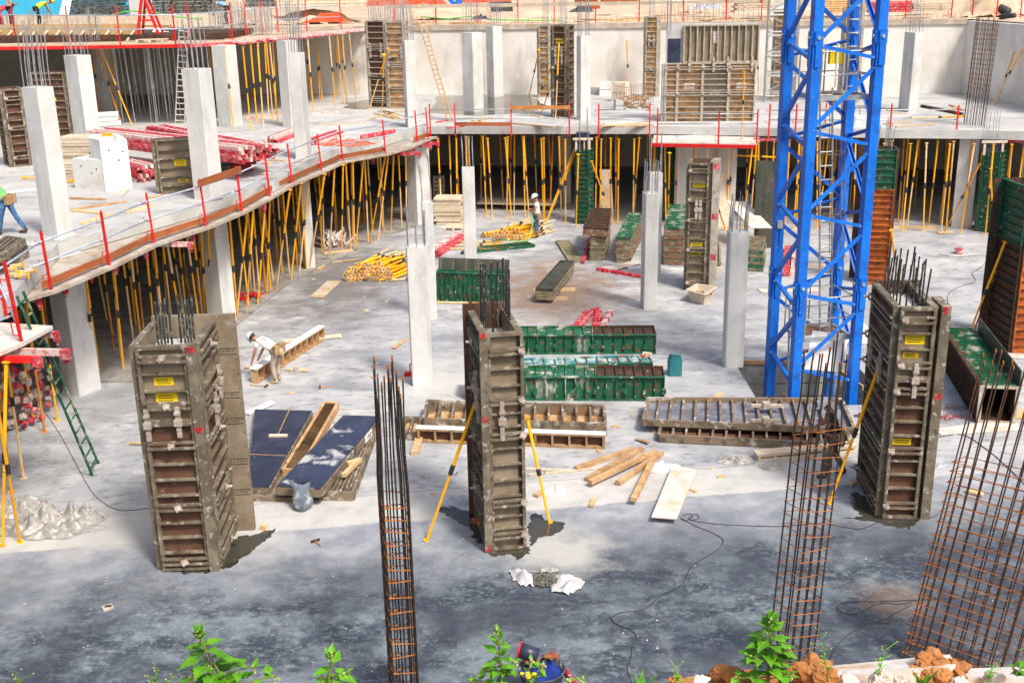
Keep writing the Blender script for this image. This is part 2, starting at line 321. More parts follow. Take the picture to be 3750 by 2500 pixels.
WC = G(3516, 340, ZD); WR = G(3750, 389, ZD); WL = G(1360, 345, ZD); dW = (WC - WL).normalized()
WLL = WL - dW * 40; WRR = WR + (WR - WC).normalized() * 8
deck = [(-45, 8), (-11.0, 8)] + [(p.x, p.y) for p in EP] + [(34, 43.1), (34, 50), (WRR.x, 50), (WRR.x, WRR.y), (WR.x, WR.y), (WC.x, WC.y), (WL.x, WL.y), (WLL.x, WLL.y)]
deck = [deck[0], deck[1]] + deck[2:]
tag(MB().prism(deck, ZS, ZD).build('floor_slab', [M['deck']], org=(0, 0, 0)), 'big pale concrete floor slab of the middle level held up on yellow props', 'floor slab')
# slab edge faces get the board-marked concrete
o = bpy.data.objects['floor_slab']; o.data.materials.append(M['slabedge'])
for p in o.data.polygons:
    if abs(p.normal.z) < .5: p.material_index = 1
ZG = 7.9
nW = V((-dW.y, dW.x, 0))
def wallseg(a, b, th, z0, z1): return MB().hexa([a, b, b + nW * th, a + nW * th] if False else [V((q.x, q.y, z)) for z in (z0, z1) for q in (a, b, b + nW * th, a + nW * th)])
mb = wallseg(WLL - nW * .0, WC, .5, -.4, ZG)
for zz_ in (6.55,): mb.bar(WLL - nW * .004 + V((0, 0, zz_)), WC - nW * .004 - dW * .05 + V((0, 0, zz_)), .012, .03)
for i_ in range(9): p_ = WC - dW * (2.6 + 4.2 * i_) - nW * .003; mb.bar(V((p_.x, p_.y, 4.2)), V((p_.x, p_.y, 7.7)), .03, .012, nW)
tag(mb.build('retaining_wall', M['wall'], org=(WC.x, WC.y, 0)), 'long stained concrete retaining wall at the back of the excavation', 'retaining wall')
nr = V(((WRR - WC).normalized().y * -1, (WRR - WC).normalized().x, 0))
e = (WRR - WC).normalized()
mb = MB().hexa([V((q.x, q.y, z)) for z in (-.4, ZG) for q in (WC + e * .001, WC + e * .001 + V((.5, 0, 0)), WRR + V((.5, 0, 0)), WRR)][:8])
mb = MB(); a, b = WC + V((.003, -.003, 0)), WRR
mb.hexa([V((q.x, q.y, z)) for z in (-.4, ZG) for q in (a, b, b + V((.5, 0, 0)), a + V((.5, 0, 0)))])
tag(mb.build('retaining_wall', M['wall'], org=(WRR.x, WRR.y, 0)), 'shaded return of the retaining wall at the far right with a black pipe', 'retaining wall')
# wall cap with dowels, horizontal pour joint
mb = MB(); a = WLL + nW * -.06; b = WC - nW * .06
mb.hexa([V((q.x, q.y, z)) for z in (ZG - .18, ZG + .1) for q in (WL - dW * 9 - nW * .08, WC - nW * .08, WC + nW * .45, WL - dW * 9 + nW * .45)])
tag(mb.build('capping_beam', mat('earthy_concrete', (.42, .34, .26), .95, layers=[((.56, .50, .43), 2, .45, .6), ((.25, .18, .12), 4, .56, .7, .8)], bump=.6, bs=12), org=(WC.x, WC.y, ZG)), 'low earth-stained capping strip along the top of the retaining wall', 'capping beam')
# ground beyond
mb = MB(); q0 = WLL + nW * .3; q1 = WC + nW * .3 + dW * .3
pts = [q0, q1, WRR + V((.3, 0, 0)), V((45, 46, 0)), V((260, 60, 0)), V((260, 520, 0)), V((-260, 520, 0)), V((-260, 75, 0))]
mb.add([(p.x, p.y, ZG + .06) for p in pts], [tuple(range(8))])
tag(mb.build('ground', M['sand'], org=(0, 0, 0)), kind='structure')
# upper slab under construction
UP = [V((-45, 54.6, 0)), G(0, 178, 7.8), G(700, 168, 7.8), G(900, 157, 7.8), G(1108, 138, 7.8), G(1351, 108, 7.8)]
uend = UP[-1]; k = (uend - WL).dot(dW); uw = WL + dW * k
poly = [(p.x, p.y) for p in UP] + [(uw.x, uw.y - .01), (WLL.x, WLL.y - .01)]
tag(MB().prism(poly, 7.8, 7.9).build('formwork_deck', M['ply'], org=(-15, 56, 7.8)), 'plywood formwork deck of the upper storey at the top left', 'formwork deck')
# back lower wall to darken the basement is the retaining wall itself
# ---------------------------------------------------------------- columns
def rods(parent, c, ex, ey, z, h, n, mt, lean=.06, r=.014, drop=0., seed=0):
    rr = random.Random(seed * 7 + n); k = max(2, n // 4); pts = []
    for i in range(k): t = -1 + 2 * i / (k - 1); pts += [(t, -1), (t, 1)]
    for i in range(1, n // 4): t = -1 + 2 * i / (n // 4); pts += [(-1, t), (1, t)]
    lx, ly = (rr.random() - .5) * lean * 2, (rr.random() - .5) * lean * 2
    for (a, b) in pts[:n + 4]:
        p = c + ex * (a * .8) + ey * (b * .8); p = V((p.x, p.y, z - drop))
        hh = h * (1 + (rr.random() - .5) * .22)
        q = p + V((lx + (rr.random() - .5) * lean, ly + (rr.random() - .5) * lean, hh + drop))
        m = p + V((0, 0, (hh + drop) * .3)) + (q - p) * V((.05, .05, 0)).x
        MB().tube([p, m, q], r, 5).build('rebar', mt, parent)
NC = [0]
def column(pl, pa, pr, z0, z1, label, rebar=None, group='cast concrete columns', topv=None, rmat='rebarl', n=12, mt='column'):
    A = G(*pa, z0); B = G(*pr, z0); Cc = G(*pl, z0)
    if pl[0] < pa[0] and pr[0] > pa[0]:
        d1 = Cc - A; d2 = B - A
        # keep it a right-angled section
        if abs(pa[0] - pl[0]) >= abs(pr[0] - pa[0]):
            ex = d1; ey = V((-d1.y, d1.x, 0)).normalized() * -1
            if ey.dot(d2) < 0: ey = -ey
            ey = ey * min(max(d2.length, .4), .75)
        else:
            ex = d2; ey = V((-d2.y, d2.x, 0)).normalized()
            if ey.dot(d1) < 0: ey = -ey
            ey = ey * min(max(d1.length, .4), .75)
        P = [A, A + ex, A + ex + ey, A + ey]
    else:
        A = Cc; ex = B - A; ey = V((-ex.y, ex.x, 0)).normalized() * .45
        P = [A, A + ex, A + ex + ey, A + ey]
    if (P[1] - P[0]).cross(P[3] - P[0]).z < 0: P = [P[0], P[3], P[2], P[1]]
    c = (P[0] + P[2]) / 2; h1 = (P[1] - P[0]) / 2; h2 = (P[3] - P[0]) / 2
    if topv: z1 = ztop(A, topv)
    NC[0] += 1
    t = thing('concrete_column', (c.x, c.y, z0), label, 'column', group)
    k = .02; l1, l2 = h1.normalized() * k, h2.normalized() * k
    oc = []
    for s1, s2 in ((-1, -1), (1, -1), (1, 1), (-1, 1)):
        q = c + h1 * s1 + h2 * s2
        if s1 * s2 > 0: oc += [q - l2 * s2, q - l1 * s1]
        else: oc += [q - l1 * s1, q - l2 * s2]
    zq = lerp(z0, z1, R.uniform(.70, .80)); MB().prism([(q.x, q.y) for q in oc], z0 - .0, zq).prism([(c.x + (q.x - c.x) * .975, c.y + (q.y - c.y) * .975) for q in oc], zq, zq + .018).prism([(c.x + (q.x - c.x) * .992, c.y + (q.y - c.y) * .992) for q in oc], zq + .018, z1).build('shaft', M[mt], t)
    if rebar: rods(t, V((c.x, c.y, 0)), h1, h2, z1, rebar, n, M[rmat], seed=NC[0], drop=.05)
    return t, c, h1, h2, z1
ZC = 3.81
column((1512, 1416), (1512, 1416), (1587, 1411), 0, ZC, 'tall bare concrete column in the middle of the pit floor behind the rebar cage', .95)
column((2633, 1328), (2655, 1347), (2722, 1345), 0, ZC, 'tall bare concrete column just left of the blue crane mast', .95)
column((2346.6, 1117), (2357, 1135), (2405, 1133), 0, ZC, 'bare concrete column left of the white mortar tub', .95)
column((1702, 985), (1747, 984), (1758, 976), 0, ZC, 'bare concrete column standing behind the green panel with the dark flange', 1.05)
column((1562, 1172), (1562, 1172), (1602, 1170), 0, ZC, 'concrete column half hidden by the nearer middle column', 1.3, n=8)
column((2372, 1022), (2372, 1022), (2419, 1021), 0, ZC, 'concrete column half hidden behind the column by the mortar tub', 1.3, n=8)
g2 = 'columns under the slab edge'
for a, b, c_, l in (((232, 1440), (293, 1453), (350, 1413), 'thick column under the slab edge beside the green ladder'),
                    ((778, 1170), (822, 1197), (869, 1181), 'column under the slab edge by the heap of red steel fittings'),
                    ((1121, 989), (1157, 985), (1178, 974), 'column under the slab edge left of the white stacked tubes'),
                    ((1510, 815), (1532, 824), (1583, 812), 'column under the inner corner of the slab'),
                    ((2042, 742), (2062, 746), (2092, 742), 'shaded column among the props behind the standing worker'),
                    ((3478, 826), (3482, 832), (3556, 836), 'grey column under the slab edge left of the far right green form'),
                    ((2473, 812), (2476, 818), (2690, 806), 'wide bare concrete pier behind the tall steel column form')):
    column(a, b, c_, 0, ZS - .012, l, group=g2)
g3 = 'columns standing on the middle slab'
for a, b, c_, tv, l, rb in (((157, 862), (214, 872), (262, 858), 323, 'large pale column at the left on the middle slab beside the green-shirted worker', 1.5),
                        ((733, 726), (776, 735), (821, 722), 255, 'pale column at the slab edge in front of the pink-red beam pile', 1.5),
                        ((1082, 583), (1122, 583), (1143, 570), 196, 'pale column on the slab right of the pink-red beam pile with tall bars', 1.7),
                        ((1495, 468), (1534, 466), (1564, 455), 149, 'pale column at the inner corner of the middle slab', 1.6),
                        ((274, 522), (322, 528), (343, 520), 205, 'pale column behind the grooved white blocks at the left', 1.5),
                        ((1697, 408), (1737, 411), (1757, 405), 121, 'column by the puddle in front of the retaining wall', 1.7),
                        ((1784, 355), (1811, 357), (1823, 352), 98, 'thin column close to the stained retaining wall', 1.5),
                        ((2122, 438), (2127, 441), (2163, 438), 133, 'slender pale column between the form tower and the big wall form', 1.6),
                        ((3288, 403), (3326, 412), (3359, 411), 121, 'lone column right of the crane mast with a shaded left face', 1.5),
                        ((1035, 464), (1070, 467), (1082, 455), 150, 'pale column half hidden by a nearer column with tall bars', 1.7)):
    column(a, b, c_, ZD, 8, l, rb, g3, topv=tv)
for a, b, c_, l in (((800, 463), (850, 466), (886, 452), 'column under the upper deck right of the white ladder'),
                    ((362, 412), (405, 416), (425, 408), 'shaded column under the upper deck among the grey props')):
    column(a, b, c_, ZD, 7.788, l, group='columns under the upper deck')

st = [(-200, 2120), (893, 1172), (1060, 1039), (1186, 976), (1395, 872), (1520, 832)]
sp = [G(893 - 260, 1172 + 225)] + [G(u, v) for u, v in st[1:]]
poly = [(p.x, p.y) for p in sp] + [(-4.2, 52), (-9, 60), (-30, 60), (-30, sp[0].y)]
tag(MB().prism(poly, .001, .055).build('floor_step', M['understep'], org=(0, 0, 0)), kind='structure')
# ================================================================ props
PL = 3.72
def prop_proto(name, up_m, lo_m, col_z, label, group, tube2=None):
    t = thing(name, (0, 0, 0), label, 'prop', group)
    MB().tube([(0, 0, col_z), (0, 0, PL - .008)], .035, 7).build('outer_tube', M[up_m], t)
    MB().tube([(0, 0, .008), (0, 0, col_z + .02)], .029, 7).build('inner_tube', M[lo_m], t)
    mb = MB().tube([(0, 0, col_z - .06), (0, 0, col_z + .17)], .046, 8).tube([(-.09, 0, col_z), (.09, 0, col_z + .02)], .011, 5)
    mb.tube([(0, .05, col_z - .03), (0, .11, col_z - .03), (0, .11, col_z + .06)], .009, 4)
    mb.build('collar', M['black'] if 'galv' not in up_m else M['galv'], t)
    MB().box((0, 0, .005), (.13, .13, .01)).build('base_plate', M[lo_m], t)
    MB().box((0, 0, PL - .005), (.13, .13, .01)).build('head_plate', M[up_m], t)
    return t
PG = {}
def prop(kind, base, top, label, group):
    key = (kind,)
    if key not in PG:
        k = {'a': ('yellow_prop', 'yellow', 'prop_low', 2.0), 'b': ('yellow_prop', 'yellow', 'yellow', 1.75), 'c': ('yellow_prop', 'dirtyprop', 'dirtyprop', 1.9), 'g': ('grey_prop', 'galv', 'galv', 1.7), 'd': ('yellow_prop', 'prop_low', 'yellow', 1.9)}[kind]
        PG[key] = prop_proto(k[0], k[1], k[2], k[3], label, group); t = PG[key]; first = True
    else: t = copy_tree(PG[key])
    d = V(top) - V(base)
    t.location = base; t.scale = (1, 1, d.length / PL)
    t.rotation_mode = 'QUATERNION'
    t.rotation_quaternion = d.to_track_quat('Z', 'Y') @ Euler((0, 0, R.random() * 6.28)).to_quaternion()
    t['label'] = label; t['group'] = group
    return t
LB1 = 'yellow prop leaning or upright in the open row under the curved slab edge'
GB1 = 'yellow props along the curved slab edge'
front = [((351, 1406), (351, 996)), ((453, 1355), (438, 957)), ((489, 1252), (447, 953)), ((517, 1255), (485, 936)), ((568, 1251), (561, 898)), ((602, 1230), (570, 900)), ((630, 1191), (598, 876)), ((685, 1174), (657, 872)),
 ((744, 1174), (702, 859)), ((753, 1174), (791, 825)), ((774, 1174), (812, 813)), ((804, 1174), (817, 813)), ((870, 1166), (846, 796)), ((866, 1165), (908, 766)), ((902, 1153), (953, 766)), ((944, 1119), (972, 732)), ((934, 1076), (909, 766)),
 ((977, 1072), (1008, 711)), ((1011, 1068), (1062, 694)), ((991, 1064), (970, 730)), ((1066, 1030), (1102, 670)), ((1060, 1004), (1032, 702)), ((1096, 1004), (1138, 655)), ((1123, 989), (1104, 676)), ((1132, 987), (1206, 638)), ((1179, 932), (1204, 647)),
 ((1206, 945), (1225, 613)), ((1236, 847), (1210, 630)), ((1251, 927), (1257, 604)), ((1285, 915), (1266, 597)), ((1298, 910), (1296, 596)), ((1304, 898), (1361, 587)), ((1349, 891), (1340, 590)), ((1355, 883), (1432, 566)), ((1385, 876), (1436, 566)), ((1406, 851), (1395, 575)), ((1432, 847), (1475, 560)), ((1472, 834), (1460, 566)), ((1489, 830), (1508, 560))]
kk = 'abadbaab'
for i, (b, t) in enumerate(front):
    B = G(*b); T = G(t[0], t[1], 3.70)
    d = T - B
    if V((d.x, d.y, 0)).length > 1.0:               # keep the lean the photo shows but within reason
        s = 1.0 / V((d.x, d.y, 0)).length; T = V((B.x + d.x * s, B.y + d.y * s, 3.70))
    prop(kk[i % 8], B, T, LB1, GB1)
# inner rows behind
path = EP[3:10]
inn = []
def along(path, s):
    for a, b in zip(path, path[1:]):
        l = (b - a).length
        if s <= l: return a + (b - a) * (s / l), (b - a).normalized()
        s -= l
    return path[-1], (path[-1] - path[-2]).normalized()
tot = sum((b - a).length for a, b in zip(path, path[1:]))
LB2 = 'rust-stained yellow prop standing in the shade deep under the curved slab'
GB2 = 'yellow props in the shade under the curved slab'
for row, off in enumerate((.9, 1.9, 3.0, 4.2)):
    s = .4 + row * .3
    while s < tot - .5:
        p, d = along(path, s); n = V((-d.y, d.x, 0))
        q = p + n * (off + R.uniform(-.25, .25)); q.z = 0
        if R.random() < (.92 if row < 2 else .75):
            tl = V((R.gauss(0, .12), R.gauss(0, .12), 3.70)); prop('cabcac'[R.randrange(6)] if row else 'abcdab'[R.randrange(6)], q, V((q.x, q.y, 0)) + tl, LB2, GB2)
        s += R.uniform(.95, 1.45)
LB3 = 'yellow prop standing close to upright under the far straight slab edge'
GB3 = 'yellow props under the far slab edge'
A0, A1 = V((-3.2, 50.9, 0)), V((25, 44.7, 0)); dE = (A1 - A0).normalized(); nE = V((-dE.y, dE.x, 0))
for row, off in enumerate((-.35, .5, 1.4, 2.6, 3.9)):
    s = .2 + row * .2
    while s < (A1 - A0).length - .2:
        q = A0 + dE * s + nE * (off + R.uniform(-.3, .3)); q.z = 0
        u, v = px(q)
        if not (2470 < u < 2700 and row == 0 and False):
            tl = V((R.gauss(0, .10) * 1.2, R.gauss(0, .06), 3.70)); prop('abdbab'[R.randrange(6)] if row < 2 else 'cacbca'[R.randrange(6)], q, V((q.x, q.y, 0)) + tl, LB3, GB3)
        s += R.uniform(.62, 1.02) if row < 2 else R.uniform(1.05, 1.75)
# near props carrying the low platform at the left
LB4 = 'orange-yellow prop under the low plywood platform at the left edge'
GB4 = 'props under the low platform at the left'
for b, t, k in (((87, 1751), (47, 1318), 'a'), ((119, 1525), (90, 1290), 'b'), ((164, 1581), (125, 1290), 'c'), ((210, 1540), (195, 1200), 'b'), ((10, 1997), (22, 1325), 'b'), ((74, 1986), (2, 1560), 'b'), ((42, 1800), (30, 1330), 'c'), ((150, 1470), (140, 1200), 'c')):
    B = G(*b); T = G(t[0], t[1], 3.6)
    d = T - B
    if V((d.x, d.y, 0)).length > .9: s = .9 / V((d.x, d.y, 0)).length; T = V((B.x + d.x * s, B.y + d.y * s, 3.62))
    prop(k, B, T, LB4, GB4)
# props of the upper deck
LB5 = 'yellow prop on the middle slab carrying the upper formwork deck'
GB5 = 'yellow props under the upper deck'
for u, v in ((855, 474), (919, 478), (942, 455), (963, 440), (985, 432), (966, 476), (1000, 440), (1013, 418), (1017, 447), (1148, 415), (1172, 372), (1181, 365), (1228, 390), (1253, 384), (1271, 380), (1303, 366), (1240, 352), (1265, 356), (1134, 350)):
    q = G(u, v, ZD); prop('abda'[R.randrange(4)], q, V((q.x + R.gauss(0, .1), q.y + R.gauss(0, .1), 7.79)), LB5, GB5)
for u, v, du in ((364, 416, 0), (430, 415, 0), (485, 462, -1.1), (672, 418, 0), (786, 430, 0), (445, 455, -.8)):
    q = G(u, v, ZD); prop('bc'[R.randrange(2)], q, V((q.x + du, q.y + .2, 7.79)), LB5, GB5)
LB6 = 'slim galvanised prop under the upper formwork deck at the left'
GB6 = 'galvanised props under the upper deck'
for u, v in ((10, 310), (55, 310), (87, 308), (200, 330), (340, 416), (352, 413), (452, 452), (496, 452), (515, 422), (538, 465), (555, 448), (580, 447), (586, 430), (615, 443), (626, 438), (640, 420), (662, 432), (700, 425), (470, 415), (560, 415), (600, 412), (530, 410), (500, 405), (630, 408), (690, 410), (440, 420), (120, 330), (160, 335), (390, 415)):
    q = G(u, v, ZD)
    if q.y < 53.9: q = V((q.x, 54 + R.random(), ZD))
    prop('g', q, V((q.x + R.gauss(0, .06), q.y + R.gauss(0, .06), 7.79)), LB6, GB6)
# ================================================================ guard posts and rails
def post_proto(label, group):
    t = thing('guard_post', (0, 0, 0), label, 'guard post', group)
    MB().box((0, 0, .72), (.055, .05, 1.36)).build('upright', M['red'], t)
    for z in (1.12, .66):
        MB().tube([(0, 0, z), (-.16, 0, z), (-.16, 0, z + .12)], .012, 4).build('hook', M['red'], t)
    MB().tube([(-.02, 0, .42), (-.14, 0, .40), (-.14, 0, .20), (-.02, 0, .18)], .014, 4).build('clamp_bracket', M['red'], t)
    mb = MB().box((0, 0, 1.415), (.03, .03, .05)); mb.build('tip', M['red'], t)
    return t
PP = None
def gpost(loc, label, group, h=1.0, lean=(0, 0)):
    global PP
    if PP is None: PP = post_proto(label, group); t = PP
    else: t = copy_tree(PP)
    t.location = loc; t.rotation_euler = (lean[0], lean[1], R.uniform(-.3, .3)); t.scale = (1, 1, h); t['label'] = label; t['group'] = group
    return t
posts = [(190, 1070), (402, 980), (566, 898), (757, 835), (886, 781), (989, 726), (1070, 677), (1178, 632), (1256, 595), (1413, 568), (1529, 527), (1569, 515)]
PW = [G(u, v, 3.72) for u, v in posts]
for p in PW: gpost(p, 'red guard post clamped to the curved slab edge', 'red guard posts along the curved edge', lean=(-.02, -.045))
far = [(1577, 505), (1668, 502), (1873, 503), (2085, 503), (2192, 507), (2378, 506), (2406, 528), (2630, 533), (2770, 528), (2814, 512), (2911, 512), (3018, 508), (3256, 512), (3499, 513)]
FW = [G(u, v, 3.72) for u, v in far]
for p in FW: gpost(p, 'red guard post on the straight far slab edge', 'red guard posts along the far edge', h=1.05 if p.y > 47 else 1.0)
def rail(pts, label, r=.024, mt='rail', group=None):
    tag(MB().tube(pts, r, 6).build('guard_rail', M[mt], smooth=True), label, 'guard rail', group)
off = V((-.06, 0, 0))
for z, nm in ((1.18, 'upper'), (.70, 'lower')):
    for i, j in ((0, 2), (2, 4), (4, 7), (7, 9), (9, 11)):
        a = PW[i].copy(); b = PW[j].copy(); d = (b - a).normalized()
        pts = [p + V((-.09, 0, z)) for p in PW[i:j + 1]]; pts[0] = pts[0] - d * .4; pts[-1] = pts[-1] + d * .3
        pts = [p + V((0, 0, .015 * (k % 2))) for k, p in enumerate(pts)]
        rail(pts, 'grey-blue %s rail tube on the red posts of the curved slab edge' % nm, group='rails of the curved edge, %s run' % nm)
rail([Y(-40, 1010, 21.9), PW[0] + V((-.09, 0, 1.18))], 'blue-grey rail tube running off the left edge of the picture')
for z, nm in ((1.22, 'upper'), (.82, 'lower')):
    for i, j in ((0, 3), (4, 5), (6, 8), (9, 13)):
        a, b = FW[i], FW[j]
        if i == 9: b = FW[13] + V((0, 0, 0))
        rail([a + V((0, .06, z)), b + V((0, .06, z + .01))], 'pale %s rail tube on the red posts of the far slab edge' % nm, mt='galv', group='rails of the far edge, %s run' % nm)
def plank(a, b, w, h, label, mt='wood', name='plank', cat='plank', group=None, upv=None, lift=0):
    return tag(MB().bar(a, b, w, h, upv).build(name, M[mt]), label, cat, group)
# toe boards
for i, j in ((0, 1), (1, 2), (2, 3), (3, 4), (4, 6), (6, 8), (8, 9), (10, 11)):
    a, b = PW[i] + V((-.05, .05, .22)), PW[j] + V((-.05, .05, .22)); d = (b - a).normalized()
    plank(a - d * .25 + V((-.02 * (i % 2), 0, 0)), b + d * .12 + V((-.05, 0, 0)), .03, .17, 'red-brown toe board behind the red posts of the curved slab edge', 'toe', 'toe_board', 'board', 'toe boards of the curved edge')
a, b = PW[3] + V((.04, 0, 1.33)), PW[4] + V((.04, 0, 1.33)); d = (b - a).normalized()
plank(a - d * .3, b + d * .1, .035, .2, 'red-brown board fixed to the tops of two guard posts at the curved edge', 'toe', 'guard_board', 'board')
plank(FW[1] + V((.02, -.05, .58)), FW[2] + V((0, -.05, .58)), .035, .16, 'orange-brown board low on the far guard posts', 'toe', 'guard_board', 'board')
M['orangeboard'] = mat('orange_board', (.50, .19, .05), .7, layers=[((.60, .30, .12), 4, .45, .65)])
plank(FW[2] + V((-.02, -.05, 1.30)), FW[3] + V((.02, -.05, 1.30)), .035, .16, 'bright orange-brown board across the tops of two far guard posts', 'orangeboard', 'guard_board', 'board')
# formwork platform outside the curved slab edge
outer = [G(60, 1117, 3.70)] + [p + V((.12, -.05, 0)) for p in PW[:10]] + [G(1510, 545, 3.7), G(1600, 505, 3.7)]
inner = [p + V((-.3, .15, 0)) for p in EP[1:10]]
poly = [(p.x, p.y) for p in outer] + [(p.x, p.y) for p in reversed(inner)]
tag(MB().prism(poly, 3.70, 3.78).build('formwork_platform', [M['platdirt']]), 'plywood formwork platform sticking out below the curved slab edge', 'platform')
mb = MB().slab([G(-60, 1190, 3.72), G(-60, 1330, 3.72), G(85, 1268, 3.72), G(195, 1206, 3.72)], .08)
tag(mb.build('formwork_platform', M['plyg']), 'low grey plywood platform with red beams at the left picture edge', 'platform')
mb = MB().slab([G(2388, 529, 3.66), G(2770, 535, 3.66), G(2785, 500, 3.66), G(2395, 496, 3.66)], .09)
tag(mb.build('formwork_platform', M['plyg']), 'cement-splashed platform below the big wall form at the far edge', 'platform')
plank(G(2385, 531, 3.72), G(2768, 538, 3.72), .08, .14, 'bright red edge beam under the platform of the big wall form', 'red', 'edge_beam', 'beam')
plank(G(2760, 512, 3.72), G(2872, 512, 3.72), .08, .12, 'pale red edge beam left of the crane mast at the slab edge', 'redold', 'edge_beam', 'beam')
plank(G(3670, 516, 3.72), G(3790, 518, 3.72), .08, .12, 'pale red edge beam at the far right slab edge', 'redold', 'edge_beam', 'beam')
# ends of the red formwork beams under the edge
def beam_proto():
    t = thing('formwork_beam', (0, 0, 0), 'x', 'beam', 'x')
    MB().box((0, .9, 0), (.09, 1.8, .13)).build('beam', M['pink'], t)
    MB().box((0, -.06, -.03), (.13, .12, .2)).build('end_bracket', M['redold'], t)
    MB().tube([(0, -.06, -.12), (0, -.06, -.22)], .035, 6).build('screw_head', M['redold'], t)
    return t
BP = None
def fbeam(p, ang, ln, label, group, mt=None):
    global BP
    if BP is None: BP = beam_proto(); t = BP
    else: t = copy_tree(BP)
    t.location = p; t.rotation_euler = (0, 0, ang); t.scale = (1, ln, 1); t['label'] = label; t['group'] = group
    if mt:
        for c in t.children:
            if c.name.startswith('beam'): c.data = c.data.copy(); c.data.materials[0] = M[mt]
    return t
for (u, v, a, l) in ((140, 1100, .9, .5), (235, 1055, .9, .5), (330, 1003, .9, .5), (420, 975, .9, .5), (530, 925, 1.3, .6), (690, 895, 1.45, 1.), (700, 862, 1.35, .7), (960, 750, 1.2, .7), (965, 755, 1.2, .5), (1062, 690, 1.2, .5), (1100, 666, 1.2, .5), (1200, 625, 1.2, .6), (1358, 580, 1.45, 1.2), (1525, 563, 1.5, 1.5), (1515, 547, 1.5, .8), (1570, 533, 1.5, 1.2), (1600, 525, 1.5, 1.), (1605, 505, 1.5, .6)):
    fbeam(G(u, v, 3.60), a, l, 'cement-coated red beam end poking out under the curved formwork edge', 'beam ends under the curved edge', 'redold' if l > .9 and u > 1500 else None)
for (u, v, a, l, m_) in ((225, 1290, 1.45, 1.4, 'pink'), (120, 1316, 1.45, 1.4, 'red'), (200, 1225, 1.4, .6, 'pink')):
    fbeam(G(u, v, 3.6), a, l, 'beam under the low platform at the left edge', 'beams of the low platform', m_)
# red posts of the low platform
for u, v in ((82, 1268), (28, 1175)):
    gpost(G(u, v, 3.7), 'red guard post at the corner of the low platform on the left', 'posts of the low platform', h=1.2, lean=(0, -.06))

for a, b, l in (((-30, 975, 21.6), (62, 1188, 21.0), 'light blue scaffold rail slanting down at the left picture edge'), ((-30, 1105, 21.3), (48, 1062, 21.5), 'light blue scaffold rail above the low platform'), ((-30, 1185, 21.1), (58, 1148, 21.2), 'lowest light blue scaffold rail above the low platform')):
    rail([Y(*a), Y(*b)], l, .022)
# ================================================================ column and wall forms
def panel(parent, A, B, z0, z1, n, skin, frame, ribs, t=.11, doubles=(), labels=(), couplers=(), fw=.06, clampf=(.5,), vert=(), rib_t=.03, name='form_panel'):
    """framed board; n = outward normal, ribs/doubles/labels in fractions of the height counted from the top"""
    A = V((A.x, A.y, 0)); B = V((B.x, B.y, 0)); n = V((n.x, n.y, 0)).normalized(); ex = (B - A); W = ex.length; ex.normalize(); Hh = z1 - z0
    def P(x, z, o): return A + ex * x + n * o + V((0, 0, z0 + z))
    def bx(mb, x0, x1, za, zb, o0, o1): return mb.hexa([P(x0, za, o0), P(x1, za, o0), P(x1, za, o1), P(x0, za, o1), P(x0, zb, o0), P(x1, zb, o0), P(x1, zb, o1), P(x0, zb, o1)])
    f = bx(MB(), .002, W - .002, .002, Hh - .002, -.02, 0).build(name, M[skin], parent)
    mb = MB(); bx(mb, 0, fw, 0, Hh, -.021, t); bx(mb, W - fw, W, 0, Hh, -.021, t)
    bx(mb, fw, W - fw, 0, fw, .001, t - .003); bx(mb, fw, W - fw, Hh - fw, Hh, -.021, t - .003)
    for r in ribs:
        z = Hh * (1 - r); bx(mb, fw, W - fw, z - rib_t / 2, z + rib_t / 2, .001, t - .012)
        bx(mb, fw, W - fw, z - rib_t / 2 - .02, z - rib_t / 2, .001, t * .55)
    for x in vert: bx(mb, x * W - .025, x * W + .025, fw, Hh - fw, .001, t - .006)
    mb.build('frame', M[frame], f)
    for k, r in enumerate(doubles):
        z = Hh * (1 - r); w_ = MB()
        bx(w_, fw * .5, W - fw * .2, z + .035, z + .075, t - .02, t + .035); bx(w_, fw * .5, W - fw * .2, z - .075, z - .035, t - .02, t + .035)
        wl = w_.build('waler', M[frame], f)
        for cf in clampf:
            c = P(W * cf, z, t + .045); m = MB(); s = .085; a = R.uniform(.2, 1.2)
            q = [c + (ex * math.cos(a + i * math.pi / 2) + V((0, 0, 1)) * math.sin(a + i * math.pi / 2)) * s for i in range(4)]
            m.hexa(q + [p + n * .015 for p in q]); m.tube([c, c + n * .11], .028, 7); m.tube([c + n * .05 - ex * .05, c + n * .05 + ex * .05], .02, 5)
            m.build('clamp_plate', M['clamp'], wl)
    for (fx, fz, lw, lh) in labels:
        x, z = W * fx, Hh * (1 - fz); l = bx(MB(), x - lw / 2, x + lw / 2, z - lh / 2, z + lh / 2, .001, .006).build('label', M['yellowlabel'], f)
        m = MB()
        for j in range(3):
            zz = z + lh * (.25 - .25 * j); bx(m, x - lw * .38, x + lw * (.38 - .15 * R.random()), zz - .008, zz + .008, .006, .0075)
        m.build('print', M['ink'], l)
    for (fx, fa, fb) in couplers:
        x = W * fx; za, zb = Hh * (1 - fb), Hh * (1 - fa); m = MB(); bx(m, x - .04, x + .04, za, zb, t, t + .06)
        zm = (za + zb) / 2; bx(m, x - .07, x + .07, zm - .06, zm + .06, t + .01, t + .09); bx(m, x - .055, x + .055, zm + .15, zm + .2, t + .01, t + .085)
        m.build('coupler', M['clamp'], f)
    return f
def nrm_left(a, b):       # normal to the right of a->b (outward for counter-clockwise)
    d = (b - a).normalized(); return V((d.y, -d.x, 0))
def even(n): return [(i + 1) / (n + 1) for i in range(n)]
